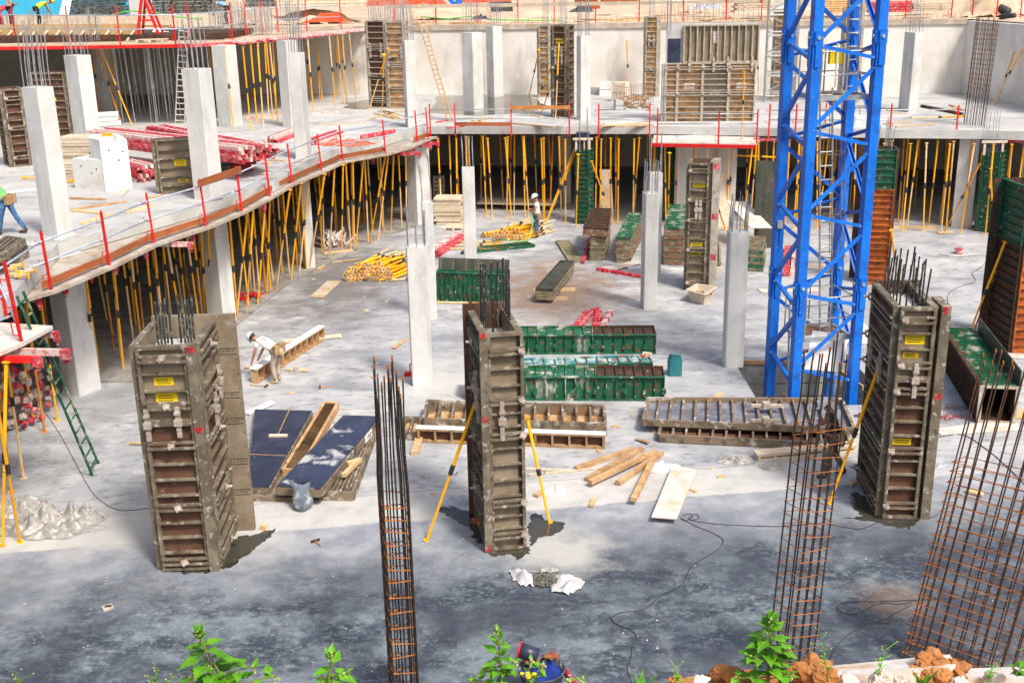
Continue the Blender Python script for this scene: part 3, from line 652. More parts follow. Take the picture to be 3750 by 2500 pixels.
def bars(name, c, ex, ey, z0, h, n, label, mt='rebar', r=.018, lean=.05, group=None):
    t = thing(name, (c.x, c.y, z0), label, 'rebar', group); rods(t, V((c.x, c.y, 0)), ex, ey, z0, h, n, M[mt], lean, r, seed=int(c.x * 100)); return t
gF = 'steel framed column forms in the pit'
# --- front left form
A = G(602, 2084); B = G(776, 2077); d = (B - A).normalized(); bk = V((-d.y, d.x, 0)); D = G(846, 1963)
Cc = B + bk * 1.45; E_ = A + bk * 1.45
t = thing('column_form', (A + Cc) / 2, 'tall brown column form nearest the left with a steel plate sticking out at its back', 'column form', gF); t['label'] = t['label']
Z1, ZM = 4.38, 2.95
nf = -bk
panel(t, A, B, ZM, Z1, nf, 'skinl', 'frame', [.36, .585], doubles=(.155, .77), labels=((.46, .47, .34, .15), (.48, .69, .38, .19)), couplers=((.08, .8, 1.22), (.7, .78, 1.18)))
panel(t, A, B, .02, ZM, nf, 'skin', 'frame', [.275, .38, .485, .675, .775, .88], doubles=(.145, .56, .935))
n2 = d
panel(t, B + d * .1, Cc + d * .1, ZM, Z1, n2, 'skinl', 'frame', [.38, .62], doubles=(.16, .77), couplers=((.45, .8, 1.25), (.8, .55, 1.0)))
panel(t, B + d * .1, Cc + d * .1, .02, ZM, n2, 'skin', 'frame', [.275, .38, .485, .675, .775, .88], doubles=(.145, .56, .93))
panel(t, E_ - d * .02, A - d * .02, .02, Z1, -d, 'skinl', 'frame', even(12))
# corner rail with red ends
mb = MB(); q = [B - bk * .16 + d * .0, B - bk * .16 + d * .17, B - bk * .02 + d * .17, B - bk * .02]
mb.hexa([V((p.x, p.y, z)) for z in (0, Z1 + .04) for p in q]); cr = mb.build('corner_rail', M['frame'], t)
for z in (Z1 - .06, 2.82):
    mb = MB(); c = B - bk * .165 + d * .085; mb.hexa([V((p.x, p.y, zz)) for zz in (z - .05, z + .05) for p in (c - d * .08, c + d * .08, c + d * .08 + bk * .004, c - d * .08 + bk * .004)]); mb.build('paint_mark', M['redmark'], cr)
mb = MB(); a = E_ - d * .1; b = Cc + d * .56
mb.hexa([V((p.x, p.y, z)) for z in (.02, Z1 + .1) for p in (a, b, b + bk * .1, a + bk * .1)]); pl = mb.build('back_plate', M['skinl'], t)
mb = MB()
for zz in (Z1 - .62, Z1 - 1.5, 2.35, 1.5, .85):
    for i in range(6):
        p = Cc + d * (.17 + i * .06); p.z = zz; mb.tube([p - bk * .004, p - bk * .001], .014, 6)
    for zd in (-.06, .05):
        p = Cc + d * .15; q = Cc + d * .54; p.z = q.z = zz + zd; mb.bar(p - bk * .002, q - bk * .002, .004, .012)
for i in range(14):
    p = Cc + d * .53; p.z = .3 + i * .3; mb.tube([p - bk * .004, p - bk * .001], .013, 6)
mb.build('bolt_holes', M['black'], pl)
c = (A + Cc) / 2
MB().prism([(p.x, p.y) for p in (A + bk * .03 + d * .02, B + bk * .03 - d * .0, Cc - bk * .03, E_ - bk * .03 + d * .02)], .02, 4.05).build('fresh_concrete', M['slabedge'], t)
M['rebarwet'] = mat('rebar_cement_splashed', (.06, .065, .06), .5, .3, layers=[((.32, .33, .32), 9, .52, .64, .9), ((.02, .02, .02), 40, .5, .6)])
bars('starter_bars', c + bk * .1 + d * .05, d * .3, bk * .4, 4.05, .92, 14, 'cement-splashed starter bars standing out of the left brown column form', 'rebarwet', .022)
# --- middle form
A = G(1800, 2012); B = G(1925, 1999); d = (B - A).normalized(); bk = V((-d.y, d.x, 0)); E_ = G(1752, 1897)
sd_ = (E_ - A); ln = 1.5; Cc = B + bk * ln; E_ = A + bk * ln
t = thing('column_form', (A + Cc) / 2, 'tall brown column form in the middle between two yellow braces', 'column form', gF)
rbs = [.115, .185, .36, .435, .585, .66, .735, .885, .965]
panel(t, A, B, .02, 4.33, -bk, 'skinl', 'frame', [.155, .23, .345, .40, .50, .575, .65, .725, .82, .88, .955][:0] + [.16, .235, .36, .42, .52, .595, .67, .745, .84, .90], doubles=(.08, .30, .46, .775, .93), clampf=(.93,), couplers=((.36, .30, .475),), t=.1)
panel(t, E_ - d * .005, A - d * .005, .02, 4.33, -d, 'skin', 'frame', even(13), doubles=(.09, .3, .53, .78), couplers=((.7, .2, .35), (.85, .26, .42)))
panel(t, B - d * .10, Cc - d * .10, .02, 4.33, d, 'skinl', 'frame', even(13))
mb = MB(); q = [A - d * .135 - bk * .12, A - d * .005 - bk * .12, A - d * .005 - bk * .01, A - d * .135 - bk * .01]; mb.hexa([V((p.x, p.y, z)) for z in (0, 4.42) for p in q]); cr = mb.build('corner_rail', M['frame'], t)
for z in (4.32, 2.72, .09):
    c = A - d * .07 - bk * .124; MB().hexa([V((p.x, p.y, zz)) for zz in (z - .055, z + .055) for p in (c - d * .05, c + d * .05, c + d * .05 + bk * .004, c - d * .05 + bk * .004)]).build('paint_mark', M['redmark'], cr)
MB().hexa([V((p.x, p.y, z)) for z in (.02, 4.45) for p in (E_ - d * .2, Cc, Cc + bk * .1, E_ - d * .2 + bk * .1)]).build('back_plate', M['skin'], t)
MB().prism([(p.x, p.y) for p in (A + bk * .03, B + bk * .03, Cc - bk * .03, E_ - bk * .03)], .02, 3.95).build('fresh_concrete', M['slabedge'], t)
bars('starter_bars', (A + Cc) / 2 + bk * .2, d * .28, bk * .35, 3.95, 1.4, 14, 'dark starter bars standing out of the middle column form', 'rebarwet', .022)
# --- right form
A = G(3226, 1892); B = G(3350, 1894); d = (B - A).normalized(); bk = V((-d.y, d.x, 0)); ln = 1.75; Cc = B + bk * ln; E_ = A + bk * ln
t = thing('column_form', (A + Cc) / 2, 'tall dark column form at the right with a ribbed shaded left face and yellow labels', 'column form', gF)
panel(t, A, B, 2.95, 4.37, -bk, 'skinl', 'frame', [.36, .585], doubles=(.17, .80), clampf=(.12,), labels=((.5, .46, .36, .19), (.42, .68, .3, .11)), couplers=((.55, .76, 1.25),))
panel(t, A, B, .02, 2.95, -bk, 'skin', 'frame', [.20, .30, .40, .58, .68, .78], doubles=(.08, .50, .90), clampf=(.06,), labels=((.4, .45, .36, .13),))
panel(t, E_ - d * .005, A - d * .005, .02, 2.95, -d, 'skin', 'frame', even(9), doubles=(.07, .5, .9), clampf=(.02,))
panel(t, E_ - d * .005, A - d * .005, 2.95, 4.37, -d, 'skin', 'frame', [.4, .62], doubles=(.2, .75), clampf=(.02,), couplers=((.25, .7, 1.15), (.72, .75, 1.2)))
panel(t, B - d * .06, Cc - d * .06, .02, 4.37, d, 'skin', 'frame', even(13))
mb = MB(); q = [B + d * .08 - bk * .1, B + d * .26 - bk * .1, B + d * .26 + bk * .6, B + d * .08 + bk * .6]; mb.hexa([V((p.x, p.y, z)) for z in (0, 4.40) for p in q]); cr = mb.build('corner_rail', M['frame'], t)
for z in (4.32, 2.6):
    c = B + d * .17 - bk * .104; MB().hexa([V((p.x, p.y, zz)) for zz in (z - .07, z + .07) for p in (c - d * .07, c + d * .07, c + d * .07 + bk * .004, c - d * .07 + bk * .004)]).build('paint_mark', M['redmark'], cr)
MB().hexa([V((p.x, p.y, z)) for z in (.02, 4.4) for p in (E_ - d * .05, Cc + d * .2, Cc + d * .2 + bk * .1, E_ - d * .05 + bk * .1)]).build('back_plate', M['skin'], t)
MB().prism([(p.x, p.y) for p in (A + bk * .03, B + bk * .03, Cc - bk * .03, E_ - bk * .03)], .02, 4.15).build('fresh_concrete', M['slabedge'], t)
bars('starter_bars', (A + Cc) / 2 + bk * .1, d * .3, bk * .75, 4.1, 1.0, 20, 'dark starter bars standing out of the right column form', 'rebarwet', .018)
# --- slim form in the middle distance
A = G(2513, 1060); B = G(2582, 1063); d = (B - A).normalized(); bk = V((-d.y, d.x, 0)); ln = 1.0; Cc = B + bk * ln; E_ = A + bk * ln
t = thing('column_form', (A + Cc) / 2, 'slim grey-brown column form behind the white mortar tub', 'column form', gF)
panel(t, A, B, .02, 4.4, -bk, 'skinl', 'frame', [.08, .145, .21, .29, .52, .59, .655, .725, .79, .86], doubles=(.055, .28, .44, .675, .94), clampf=(.05,), labels=((.5, .165, .42, .19), (.48, .64, .42, .16), (.44, .71, .36, .1)), couplers=((.42, .28, .43), (.62, .28, .43)))
panel(t, B + d * .02, Cc + d * .02, .02, 4.4, d, 'skinl', 'frame', even(12)); panel(t, E_, A, .02, 4.4, -d, 'skinl', 'frame', even(12))
MB().hexa([V((p.x, p.y, z)) for z in (0, 4.55) for p in (B + d * .12 - bk * .1, B + d * .36 - bk * .1, B + d * .36 + bk * .2, B + d * .12 + bk * .2)]).build('corner_rail', M['framel'], t)
for z in (4.3, 2.62, 1.2): c = B + d * .24 - bk * .105; MB().hexa([V((p.x, p.y, zz)) for zz in (z - .1, z + .1) for p in (c - d * .09, c + d * .09, c + d * .09 + bk * .004, c - d * .09 + bk * .004)]).build('paint_mark', M['redold'], t)
MB().hexa([V((p.x, p.y, z)) for z in (.02, 4.4) for p in (E_, Cc, Cc + bk * .1, E_ + bk * .1)]).build('back_plate', M['skin'], t)
MB().prism([(p.x, p.y) for p in (A + bk * .03, B + bk * .03, Cc - bk * .03, E_ - bk * .03)], .02, 4.1).build('fresh_concrete', M['slabedge'], t)
# --- sheet steel forms (rows of stiffening ribs)
def ribform(A, B, depth, z1, nr, label, face, side, flange=0., top=None, z0=0, flm='rustdk', grp='ribbed steel column forms', z0f=.01):
    d = (B - A).normalized(); bk = V((-d.y, d.x, 0)); Cc = B + bk * depth; E_ = A + bk * depth; z0 += z0f
    t = thing('steel_column_form', (A.x, A.y, z0), label, 'column form', grp)
    parts = [(A, B, -bk, face), (E_, A, -d, side), (B, Cc, d, side)]
    for a, b, n, m_ in parts:
        segs = [(z0, z1, m_)] if not (top and (m_ == face or (a is E_ and z1 > 4.72))) else [(z0, top[0], m_), (top[0], z1, top[1])]
        for za, zb, mm in segs:
            f = MB().hexa([V((p.x, p.y, z)) for z in (za, zb) for p in (a, b, b - n * .02, a - n * .02)]).build('form_sheet', M[mm], t)
            mb = MB(); k = max(2, int(nr * (zb - za) / (z1 - z0)))
            for i in range(k + 1):
                z = za + (zb - za) * i / k; z = min(max(z, za + .02), zb - .02); mb.hexa([V((p.x, p.y, zz)) for zz in (z - .012, z + .012) for p in (a + n * .001, b + n * .001, b + n * .07, a + n * .07)])
            ee = (b - a).normalized()
            for p0 in (a, b - ee * .03): mb.hexa([V((p.x, p.y, zz)) for zz in (za, zb) for p in (p0 + n * .001, p0 + ee * .03 + n * .001, p0 + ee * .03 + n * .075, p0 + n * .075)])
            mb.build('stiffener', M[mm], f)
    if flange: MB().hexa([V((p.x, p.y, z)) for z in (z0, z1) for p in (E_ - d * flange, E_ - d * .005, E_ - d * .005 + bk * .02, E_ - d * flange + bk * .02)]).build('flange_plate', M[flm], t)
    MB().hexa([V((p.x, p.y, z)) for z in (z0, z1) for p in (E_, Cc, Cc + bk * .02, E_ + bk * .02)]).build('back_sheet', M[flm], t)
    return t
ribform(G(3163, 1040), G(3245, 1042), .8, 4.7, 23, 'rust-orange ribbed column form with a green top right behind the crane mast', 'rust', 'rustdk', .42, (3.35, 'green'))
bars('starter_bars', G(3205, 1030) + V((0, .4, 0)), V((.3, 0, 0)), V((0, .3, 0)), 4.4, 1., 8, 'grey starter bars above the rust-orange form behind the crane', 'rebarl', .016)
ribform(G(3700, 1294), G(3830, 1290), 1.5, 4.75, 21, 'big rust and green ribbed column form cut by the right picture edge', 'rust', 'rustdk', .3, (3.1, 'green'))
bars('starter_bars', G(3740, 1260) + V((.2, .6, 0)), V((.4, 0, 0)), V((0, .5, 0)), 4.5, 1., 10, 'grey starter bars above the form at the right edge', 'rebarl', .016)
ribform(G(2112, 820), G(2156, 822), .6, 3.3, 16, 'narrow green column form right behind the standing worker', 'green', 'green', 0)
ribform(G(2424, 808), G(2470, 806), .6, 3.3, 16, 'narrow green column form behind the rear columns and the slim form', 'green', 'green', 0)
ribform(G(3573, 846), G(3634, 852), .9, 3.35, 16, 'green column form under the slab edge at the far right', 'green', 'green', 0)
# plywood boxes that close the forms up to the slab
for u0, u1, v in ((2112, 2156, 820), (3573, 3634, 850)):
    a, b = G(u0, v), G(u1, v); a += V((-.02, .05, 0)); b += V((.02, .05, 0))
    t = thing('plywood_box', (a.x, a.y, 3.31), 'dark plywood box with pale battens on top of the %s green form' % ('narrow' if u0 < 3000 else 'far right'), 'formwork box')
    MB().hexa([V((p.x, p.y, z)) for z in (3.31, 4.0 if u0 < 3000 else 3.78) for p in (a, b, b + V((.05, .5, 0)), a + V((.05, .5, 0)))]).build('box', M['navy'], t)
    mb = MB()
    for p in (a, b): mb.bar(V((p.x, p.y - .05, 3.2)), V((p.x, p.y - .05, 3.8)), .09, .06, (0, 1, 0))
    mb.bar(a + V((-.15, -.08, 3.75)), b + V((.15, -.08, 3.75)), .06, .1); mb.build('batten', M['woodpale'], t)
# leaning dark sheets
def sheet(q, th, label, mt, name='sheet', cat='board', group=None):
    return tag(MB().slab(q, th).build(name, M[mt]), label, cat, group)
a, b = G(2760, 905), G(2833, 908); h = 3.35
M['darksheet'] = mat('dark_olive_sheet', (.075, .07, .055), .5, layers=[((.035, .05, .035), 1, .45, .6, 1, (3, 3, .3)), ((.16, .11, .08), 4, .58, .68, .7)])
sheet([a, b, b + V((.1, .75, h)), a + V((.1, .75, h))], .03, 'big dark sheet leaning upright left of the crane mast', 'darksheet', 'steel_sheet', 'sheet')
a, b = G(3115, 1048), G(3160, 1050)
# --- forms standing on the middle slab
gU = 'framed forms on the middle slab'
def frameform(A, B, z0, z1, label, skin, frame, ribs, depth=.5, name='column_form', **kw):
    d = (B - A).normalized(); bk = V((-d.y, d.x, 0)); Cc = B + bk * depth; E_ = A + bk * depth
    t = thing(name, (A.x, A.y, z0), label, 'column form' if name == 'column_form' else 'wall form', gU)
    panel(t, A, B, z0, z1, -bk, skin, frame, ribs, **kw)
    panel(t, B + d * .02, Cc + d * .02, z0, z1, d, skin, frame, ribs); panel(t, E_ - d * .02, A - d * .02, z0, z1, -d, skin, frame, ribs)
    MB().hexa([V((p.x, p.y, z)) for z in (z0, z1) for p in (E_, Cc, Cc + bk * .06, E_ + bk * .06)]).build('back_plate', M['skin'], t)
    return t
frameform(G(1360, 395, ZD), G(1424, 397, ZD), ZD, 8.55, 'dark framed column form with a leaning yellow prop before the retaining wall', 'skin', 'framel', even(14), doubles=(.3, .62, .9), clampf=(.1,), couplers=((.2, .25, .42), (.8, .25, .42)))
frameform(G(1428, 398, ZD), G(1491, 398, ZD), ZD, 8.5, 'orange-brown framed column form beside the inner corner column', 'skino', 'framel', even(14), doubles=(.12, .5, .75), clampf=(.1,), couplers=((.15, .28, .42), (.85, .28, .42)))
frameform(G(1976, 357, ZD), G(2013, 357, ZD), ZD, 8.0, 'narrow pale framed form left of the olive one by the retaining wall', 'skino', 'framel', even(12), doubles=(.2, .5, .8), clampf=(.5,))
frameform(G(2027, 430, ZD), G(2074, 431, ZD), ZD, 8.35, 'tall olive framed column form with a yellow label and a yellow prop in front', 'skin', 'frame', even(12), depth=.9, doubles=(.25, .45, .7), clampf=(.05,), labels=((.5, .17, .4, .22),), couplers=((.25, .22, .42), (.72, .22, .42)))
frameform(G(2361, 356, ZD), G(2404, 356, ZD), ZD, 8.4, 'slender framed form alone before the bare retaining wall', 'skino', 'framel', even(15), doubles=(.3, .65), clampf=(.5,), couplers=((.3, .22, .36), (.7, .22, .36)))
frameform(G(3076, 378, ZD), G(3134, 378, ZD), ZD, 8.8, 'framed wall form seen through the crane mast', 'skino', 'framel', even(14), doubles=(.2, .5, .8), clampf=(.1,), labels=((.5, .22, .3, .2),))
frameform(G(50, 612, ZD), G(112, 606, ZD), ZD, 6.95, 'dark framed column form at the left edge of the middle slab', 'skin', 'frame', even(9), depth=1.0, doubles=(.12, .5, .88), clampf=(.1,))
frameform(G(150, 524, ZD), G(268, 521, ZD), ZD, 7.05, 'red-brown framed form half hidden behind the big left column', 'skin', 'frame', even(9), depth=.7, labels=((.55, .38, .3, .18), (.57, .5, .3, .1)))
# the wide wall form
A = G(2432, 474, 3.79); B = G(2758, 472, 3.79); d = (B - A).normalized(); bk = V((-d.y, d.x, 0)); W = (B - A).length
zL = 6.72; zU = ztop(V((A.x, A.y, 0)), 93)
t = thing('wall_form', A, 'wide wall form of rusty framed panels with red-lettered signs at the far slab edge', 'wall form', gU)
xs = [0, .135, .415, .705, 1.0]
for i, sk in enumerate(('skino', 'skino', 'skinl', 'skino')):
    a = A + d * W * xs[i]; b = A + d * W * xs[i + 1]
    f = panel(t, a, b, 3.79, zL, -bk, sk, 'framel', [.165, .245, .33, .41, .495, .575, .66, .74, .825, .925], doubles=(.075, .46), clampf=(0.02,), t=.13)
a = A + d * W * .19; b = A + d * W * 1.02
panel(t, a, b, zL + .003, zU, -bk, 'skinl', 'framel', [], vert=[i / 11 for i in range(1, 11)], t=.13, couplers=((.09, .85, 1.25), (.41, .85, 1.25), (.6, .85, 1.25), (.92, .85, 1.25)))
a2, b2 = A + d * W * .02, A + d * W * .16
MB().hexa([V((p.x, p.y, z)) for z in (zL + .003, zL + 1.05) for p in (a2, b2, b2 + bk * .03, a2 + bk * .03)]).build('closing_board', M['navy'], t)
MB().hexa([V((p.x, p.y, z)) for z in (3.79, zU + .05) for p in (A + bk * .03, B + bk * .03, B + bk * .35, A + bk * .35)]).build('back_panel', M['slabedge'], t)
mb = MB()
for k, x in enumerate((-.05, -.12)): p = A + d * (x * 1.2) - bk * (.05 + .04 * k); mb.tube([p, p + V((0, 0, 2.9))], .035, 6)
mb.build('waler_tube', M['steelg'], t)
# starter bars above the wall
tw = thing('starter_bars', (A.x, A.y, zU), 'row of thin starter bars along the top of the wide wall form', 'rebar')
for i in range(16):
    p = A + d * W * (.2 + .8 * i / 15) + bk * .2; MB().tube([V((p.x, p.y, zU + .05)), V((p.x + R.gauss(0, .02), p.y, zU + .65 + R.random() * .4))], .012, 5).build('rebar', M['rebarl'], tw)
# red lettering signs
def text_mesh(s, size, M4, mt, parent, name='lettering', ext=.002, shear=0):
    cu = bpy.data.curves.new(name, 'FONT'); cu.body = s; cu.size = size; cu.extrude = ext; cu.align_x = 'CENTER'; cu.align_y = 'CENTER'; cu.resolution_u = 2; cu.shear = shear
    o = bpy.data.objects.new(name, cu); COL.objects.link(o); bpy.context.view_layer.update()
    me = bpy.data.meshes.new_from_object(o); bpy.data.objects.remove(o); me.transform(M4); me.materials.append(M[mt])
    o = bpy.data.objects.new(name, me); COL.objects.link(o); o.parent = parent; return o
M['signred'] = mat('sign_red', (.62, .13, .12), .7, layers=[((.72, .55, .5), 12, .5, .6, .8)])
def wsign(fx, z, w_, h_, rot=0):
    c = A + d * W * fx - bk * .02; c = V((c.x, c.y, z)); hx, hz = (w_ / 2, h_ / 2)
    q = [c - d * hx - V((0, 0, hz)), c + d * hx - V((0, 0, hz)), c + d * hx + V((0, 0, hz)), c - d * hx + V((0, 0, hz))]
    s = MB().slab(q, .008, -bk).build('sign', M['white'], t)
    m3 = Matrix((d, V((0, 0, 1)), -bk)).transposed()
    if rot: m3 = m3 @ Matrix.Rotation(math.pi / 2, 3, 'Z')
    loc = c - bk * .012 - world(t)
    text_mesh('PERI', .26, Matrix.Translation(loc) @ m3.to_4x4(), 'signred', s)
zz = lambda v: ztop(V((A.x, A.y - .1, 0)), v)
wsign(.27, zz(317), .48, .24); wsign(.85, zz(317), .48, .24); wsign(.555, zz(341), .46, .22); wsign(.07, zz(341), .46, .22); wsign(.545, zz(140), .22, .5, 1)
# leaning form with yellow labels
a, b = G(590, 710, ZD), G(738, 700, ZD); d = (b - a).normalized(); bk = V((-d.y, d.x, 0))
frameform(a, b, ZD, 5.85, 'short wide olive form with two yellow labels leaning by the edge column', 'skinl', 'frame', [.2, .36, .53, .7, .86], depth=.25, labels=((.55, .45, .36, .2), (.58, .78, .3, .1)))
# ================================================================ forms lying on the pit floor
def tray(q, z0, z1, nr, label, face, frame, group='framed forms lying on the pit floor', ribw=.05, rail=.07):
    """framed panel lying face down: q = 4 corners (near-left, near-right, far-right, far-left)"""
    q = [V((p.x, p.y, 0)) for p in q]; c = sum(q, V((0, 0, 0))) / 4
    t = thing('lying_form', (c.x, c.y, z0), label, 'form panel', group)
    U = lambda p, z: V((p.x, p.y, z))
    MB().hexa([U(p, z) for z in (z0 + .002, z0 + .03) for p in q]).build('form_face', M[face], t)
    mb = MB(); hz = z1 - z0; zc = (z0 + z1) / 2
    for i in range(4):
        a, b = q[i], q[(i + 1) % 4]; mb.bar(U(a, zc), U(b, zc), rail, hz - .002 * (i % 2))
    mb.build('frame', M[frame], t)
    mb = MB()
    for i in range(1, nr + 1):
        f = i / (nr + 1); a = lerp(q[0], q[1], f); b = lerp(q[3], q[2], f); mb.bar(U(a, zc - .01), U(b, zc - .01), ribw, hz * .8)
    mb.build('stiffener', M[frame], t); return t
def gq(pts, z=0.): return [G(u, v, z) for u, v in pts]
def facedown(q, z0, z1, label, top, edge_, group=None):
    q = [V((p.x, p.y, 0)) for p in q]; c = sum(q, V((0, 0, 0))) / 4; U = lambda p, z: V((p.x, p.y, z))
    t = thing('lying_form', (c.x, c.y, z0), label, 'form panel', group)
    MB().hexa([U(p, z) for z in (z1 - .025, z1) for p in q]).build('film_face', M[top], t)
    mb = MB(); zc = (z0 + z1 - .027) / 2
    for i in range(4):
        a, b = q[i], q[(i + 1) % 4]; mb.bar(U(a + (c - a).normalized() * .02, zc), U(b + (c - b).normalized() * .02, zc), .06, z1 - z0 - .027)
    mb.build('frame', M[edge_], t); return t, c
M['edgew'] = mat('form_edge_cement', (.21, .165, .115), .85, layers=[((.09, .07, .05), 3.5, .5, .6, .9), ((.27, .13, .06), 5, .55, .64, .8), ((.50, .48, .44), 4, .55, .63, .85)], bump=.2)
M['navydirty'] = mat('film_board_cement_splashed', (.022, .03, .062), .38, layers=[((.035, .045, .09), 1.6, .42, .6), ((.50, .50, .50), 1.1, .57, .63, .9), ((.22, .22, .24), 9, .63, .70, .75)], spec=.5)
t, c = facedown(gq([(905, 1778), (984, 1782), (1142, 1503), (934, 1497)], .2), 0.02, .2, 'dark blue film-faced panel with a wooden scraper lying on it', 'navy', 'edgew')
q1 = gq([(905, 1778), (984, 1782), (1142, 1503), (934, 1497)], .203)
tag(MB().bar(lerp(q1[0], q1[3], .37) + V((0, 0, .002)), lerp(q1[1], q1[2], .37) + V((0, 0, .002)), .02, .006).build('joint_batten', M['woodbr']), 'thin wooden joint strip across the left dark blue panel', 'batten')
tray(gq([(918, 1832), (1100, 1835), (1180, 1640), (960, 1640)]), .0, .1, 3, 'grey framed panel mostly hidden under the two dark blue panels', 'skinl', 'edgew')
tray(gq([(1040, 1745), (1100, 1748), (1238, 1500), (1191, 1497)]), 0.004, .2, 12, 'narrow orange-brown ladder-like panel lying between the two dark blue panels', 'rust', 'skino')
tray(gq([(1120, 1828), (1293, 1832), (1388, 1565), (1300, 1560)]), .004, .2, 10, 'framed panel with honey-brown boards open side up right of the dark blue panels', 'skino', 'edgew')
t, c = facedown(gq([(1012, 1778), (1172, 1788), (1392, 1523), (1258, 1519)], .42), .22, .42, 'dark blue panel smeared with pale cement resting on other panels', 'navydirty', 'edgew')
# handwritten mark on the panel edge
qa = gq([(1172, 1788), (1392, 1523)], .42); e = (qa[1] - qa[0]).normalized(); nn = V((e.y, -e.x, 0))
p = qa[0] + e * ((qa[1] - qa[0]).length * .75) + nn * .045; p.z = .27
pm = MB().hexa([p + e * a + V((0, 0, b)) + nn * c_ for b in (-.03, .13) for a, c_ in ((-.22, 0), (.24, 0), (.24, -.02), (-.22, -.02))]).build('mark_plate', M['white'], t)
text_mesh('P10', .17, Matrix.Translation(p + e * .01 + nn * .003 + V((0, 0, .05)) - world(pm.parent)) @ Matrix((e, V((0, 0, 1)), nn)).transposed().to_4x4(), 'black', pm, shear=.25)
# scraper broom
a, b = G(1017, 1598, .205), G(1060, 1504, .215)
t = thing('scraper', a, 'wooden handled scraper with a cream head lying on the dark blue panel', 'scraper'); MB().tube([a + V((0, 0, .03)), b + V((0, 0, .03))], .016, 6).build('handle', M['woodbr'], t)
a0, b0 = G(984, 1600, .205), G(1052, 1600, .205); MB().hexa([V((p.x, p.y, z)) for z in (.206, .25) for p in (a0, b0, b0 + V((0, .09, 0)), a0 + V((0, .09, 0)))]).build('head', M['woodpale'], t)
# centre pair
tray(gq([(1552, 1556), (2217, 1573), (2211, 1507), (1566, 1487)], .16), .02, .34, 12, 'framed panel lying open side up behind the middle column form', 'skino', 'edgew')
tray(gq([(1468, 1592), (1530, 1598), (1545, 1540), (1484, 1538)], .1), .01, .2, 1, 'small end of a green-marked framed panel left of the middle pair', 'skino', 'frame')
def edgeform(A, B, h, dep, nr, label, face, frame, top='white', name='edge_form'):
    """long narrow form standing on its edge, ribs towards -y"""
    A = V((A.x, A.y, 0)); B = V((B.x, B.y, 0)); d = (B - A).normalized(); bk = V((-d.y, d.x, 0)); W = (B - A).length
    t = thing(name, (A + B) / 2, label, 'form panel')
    U = lambda x, o, z: A + d * x + bk * o + V((0, 0, z))
    bx = lambda mb, x0, x1, o0, o1, z0, z1: mb.hexa([U(x0, o0, z0), U(x1, o0, z0), U(x1, o1, z0), U(x0, o1, z0), U(x0, o0, z1), U(x1, o0, z1), U(x1, o1, z1), U(x0, o1, z1)])
    bx(MB(), .01, W - .01, dep - .03, dep, .01, h - .002).build('form_face', M[face], t)
    mb = MB(); bx(mb, 0, W, 0, dep - .031, 0.005, .05); bx(mb, 0, W, 0, dep - .031, h - .06, h - .012)
    for i in range(nr + 1):
        x = .02 + (W - .08) * i / nr; bx(mb, x, x + .045, .003, dep - .031, .051, h - .061)
    mb.build('frame', M[frame], t)
    if top: bx(MB(), -.02, W + .01, -.01, dep + .01, h - .01, h + .02).build('top_board', M[top], t)
    return t
edgeform(G(1527, 1620), G(2216, 1645), .36, .16, 11, 'narrow brown form on edge with a white strip behind the middle column form', 'skin', 'woodbr')
# right pair
tray(gq([(2355, 1568), (3125, 1600), (3080, 1490), (2372, 1487)], .12), .2, .36, 15, 'long framed panel with grey-blue boards lying open near the crane mast', 'trayblue', 'edgew')
tray(gq([(2412, 1618), (3110, 1652), (3100, 1590), (2420, 1580)]), .02, .2, 13, 'long dark framed panel underneath the grey-blue one', 'skin', 'edgew')
for k, (u, v) in enumerate(((2805, 1485), (2805, 1540))):
    a, b = G(u - 55, v, .42), G(u + 55, v, .42); t = thing('clamp_bar', a, 'beige casting clamp across the long panel by the crane, %s one' % ('farther' if k == 0 else 'nearer'), 'clamp')
    MB().bar(a, b, .09, .07).build('bar', M['clamp'], t); c = (a + b) / 2; MB().box(c + V((0, 0, .02)), (.16, .2, .14)).build('wedge_lock', M['clamp'], t)
# timber-and-white channel left of the rebar cage that the worker handles
A = G(945, 1405); B = G(1192, 1242)
edgeform(A, B, .42, .2, 11, 'long wooden ribbed form with a white top under the bending worker', 'skino', 'woodbr')
# small timber box-gutter at right
edgeform(G(2775, 1690), G(3135, 1655), .16, .25, 6, 'low pale timber gutter form on the floor beneath the tall rebar cage', 'woodpale', 'woodpale', 'woodpale')
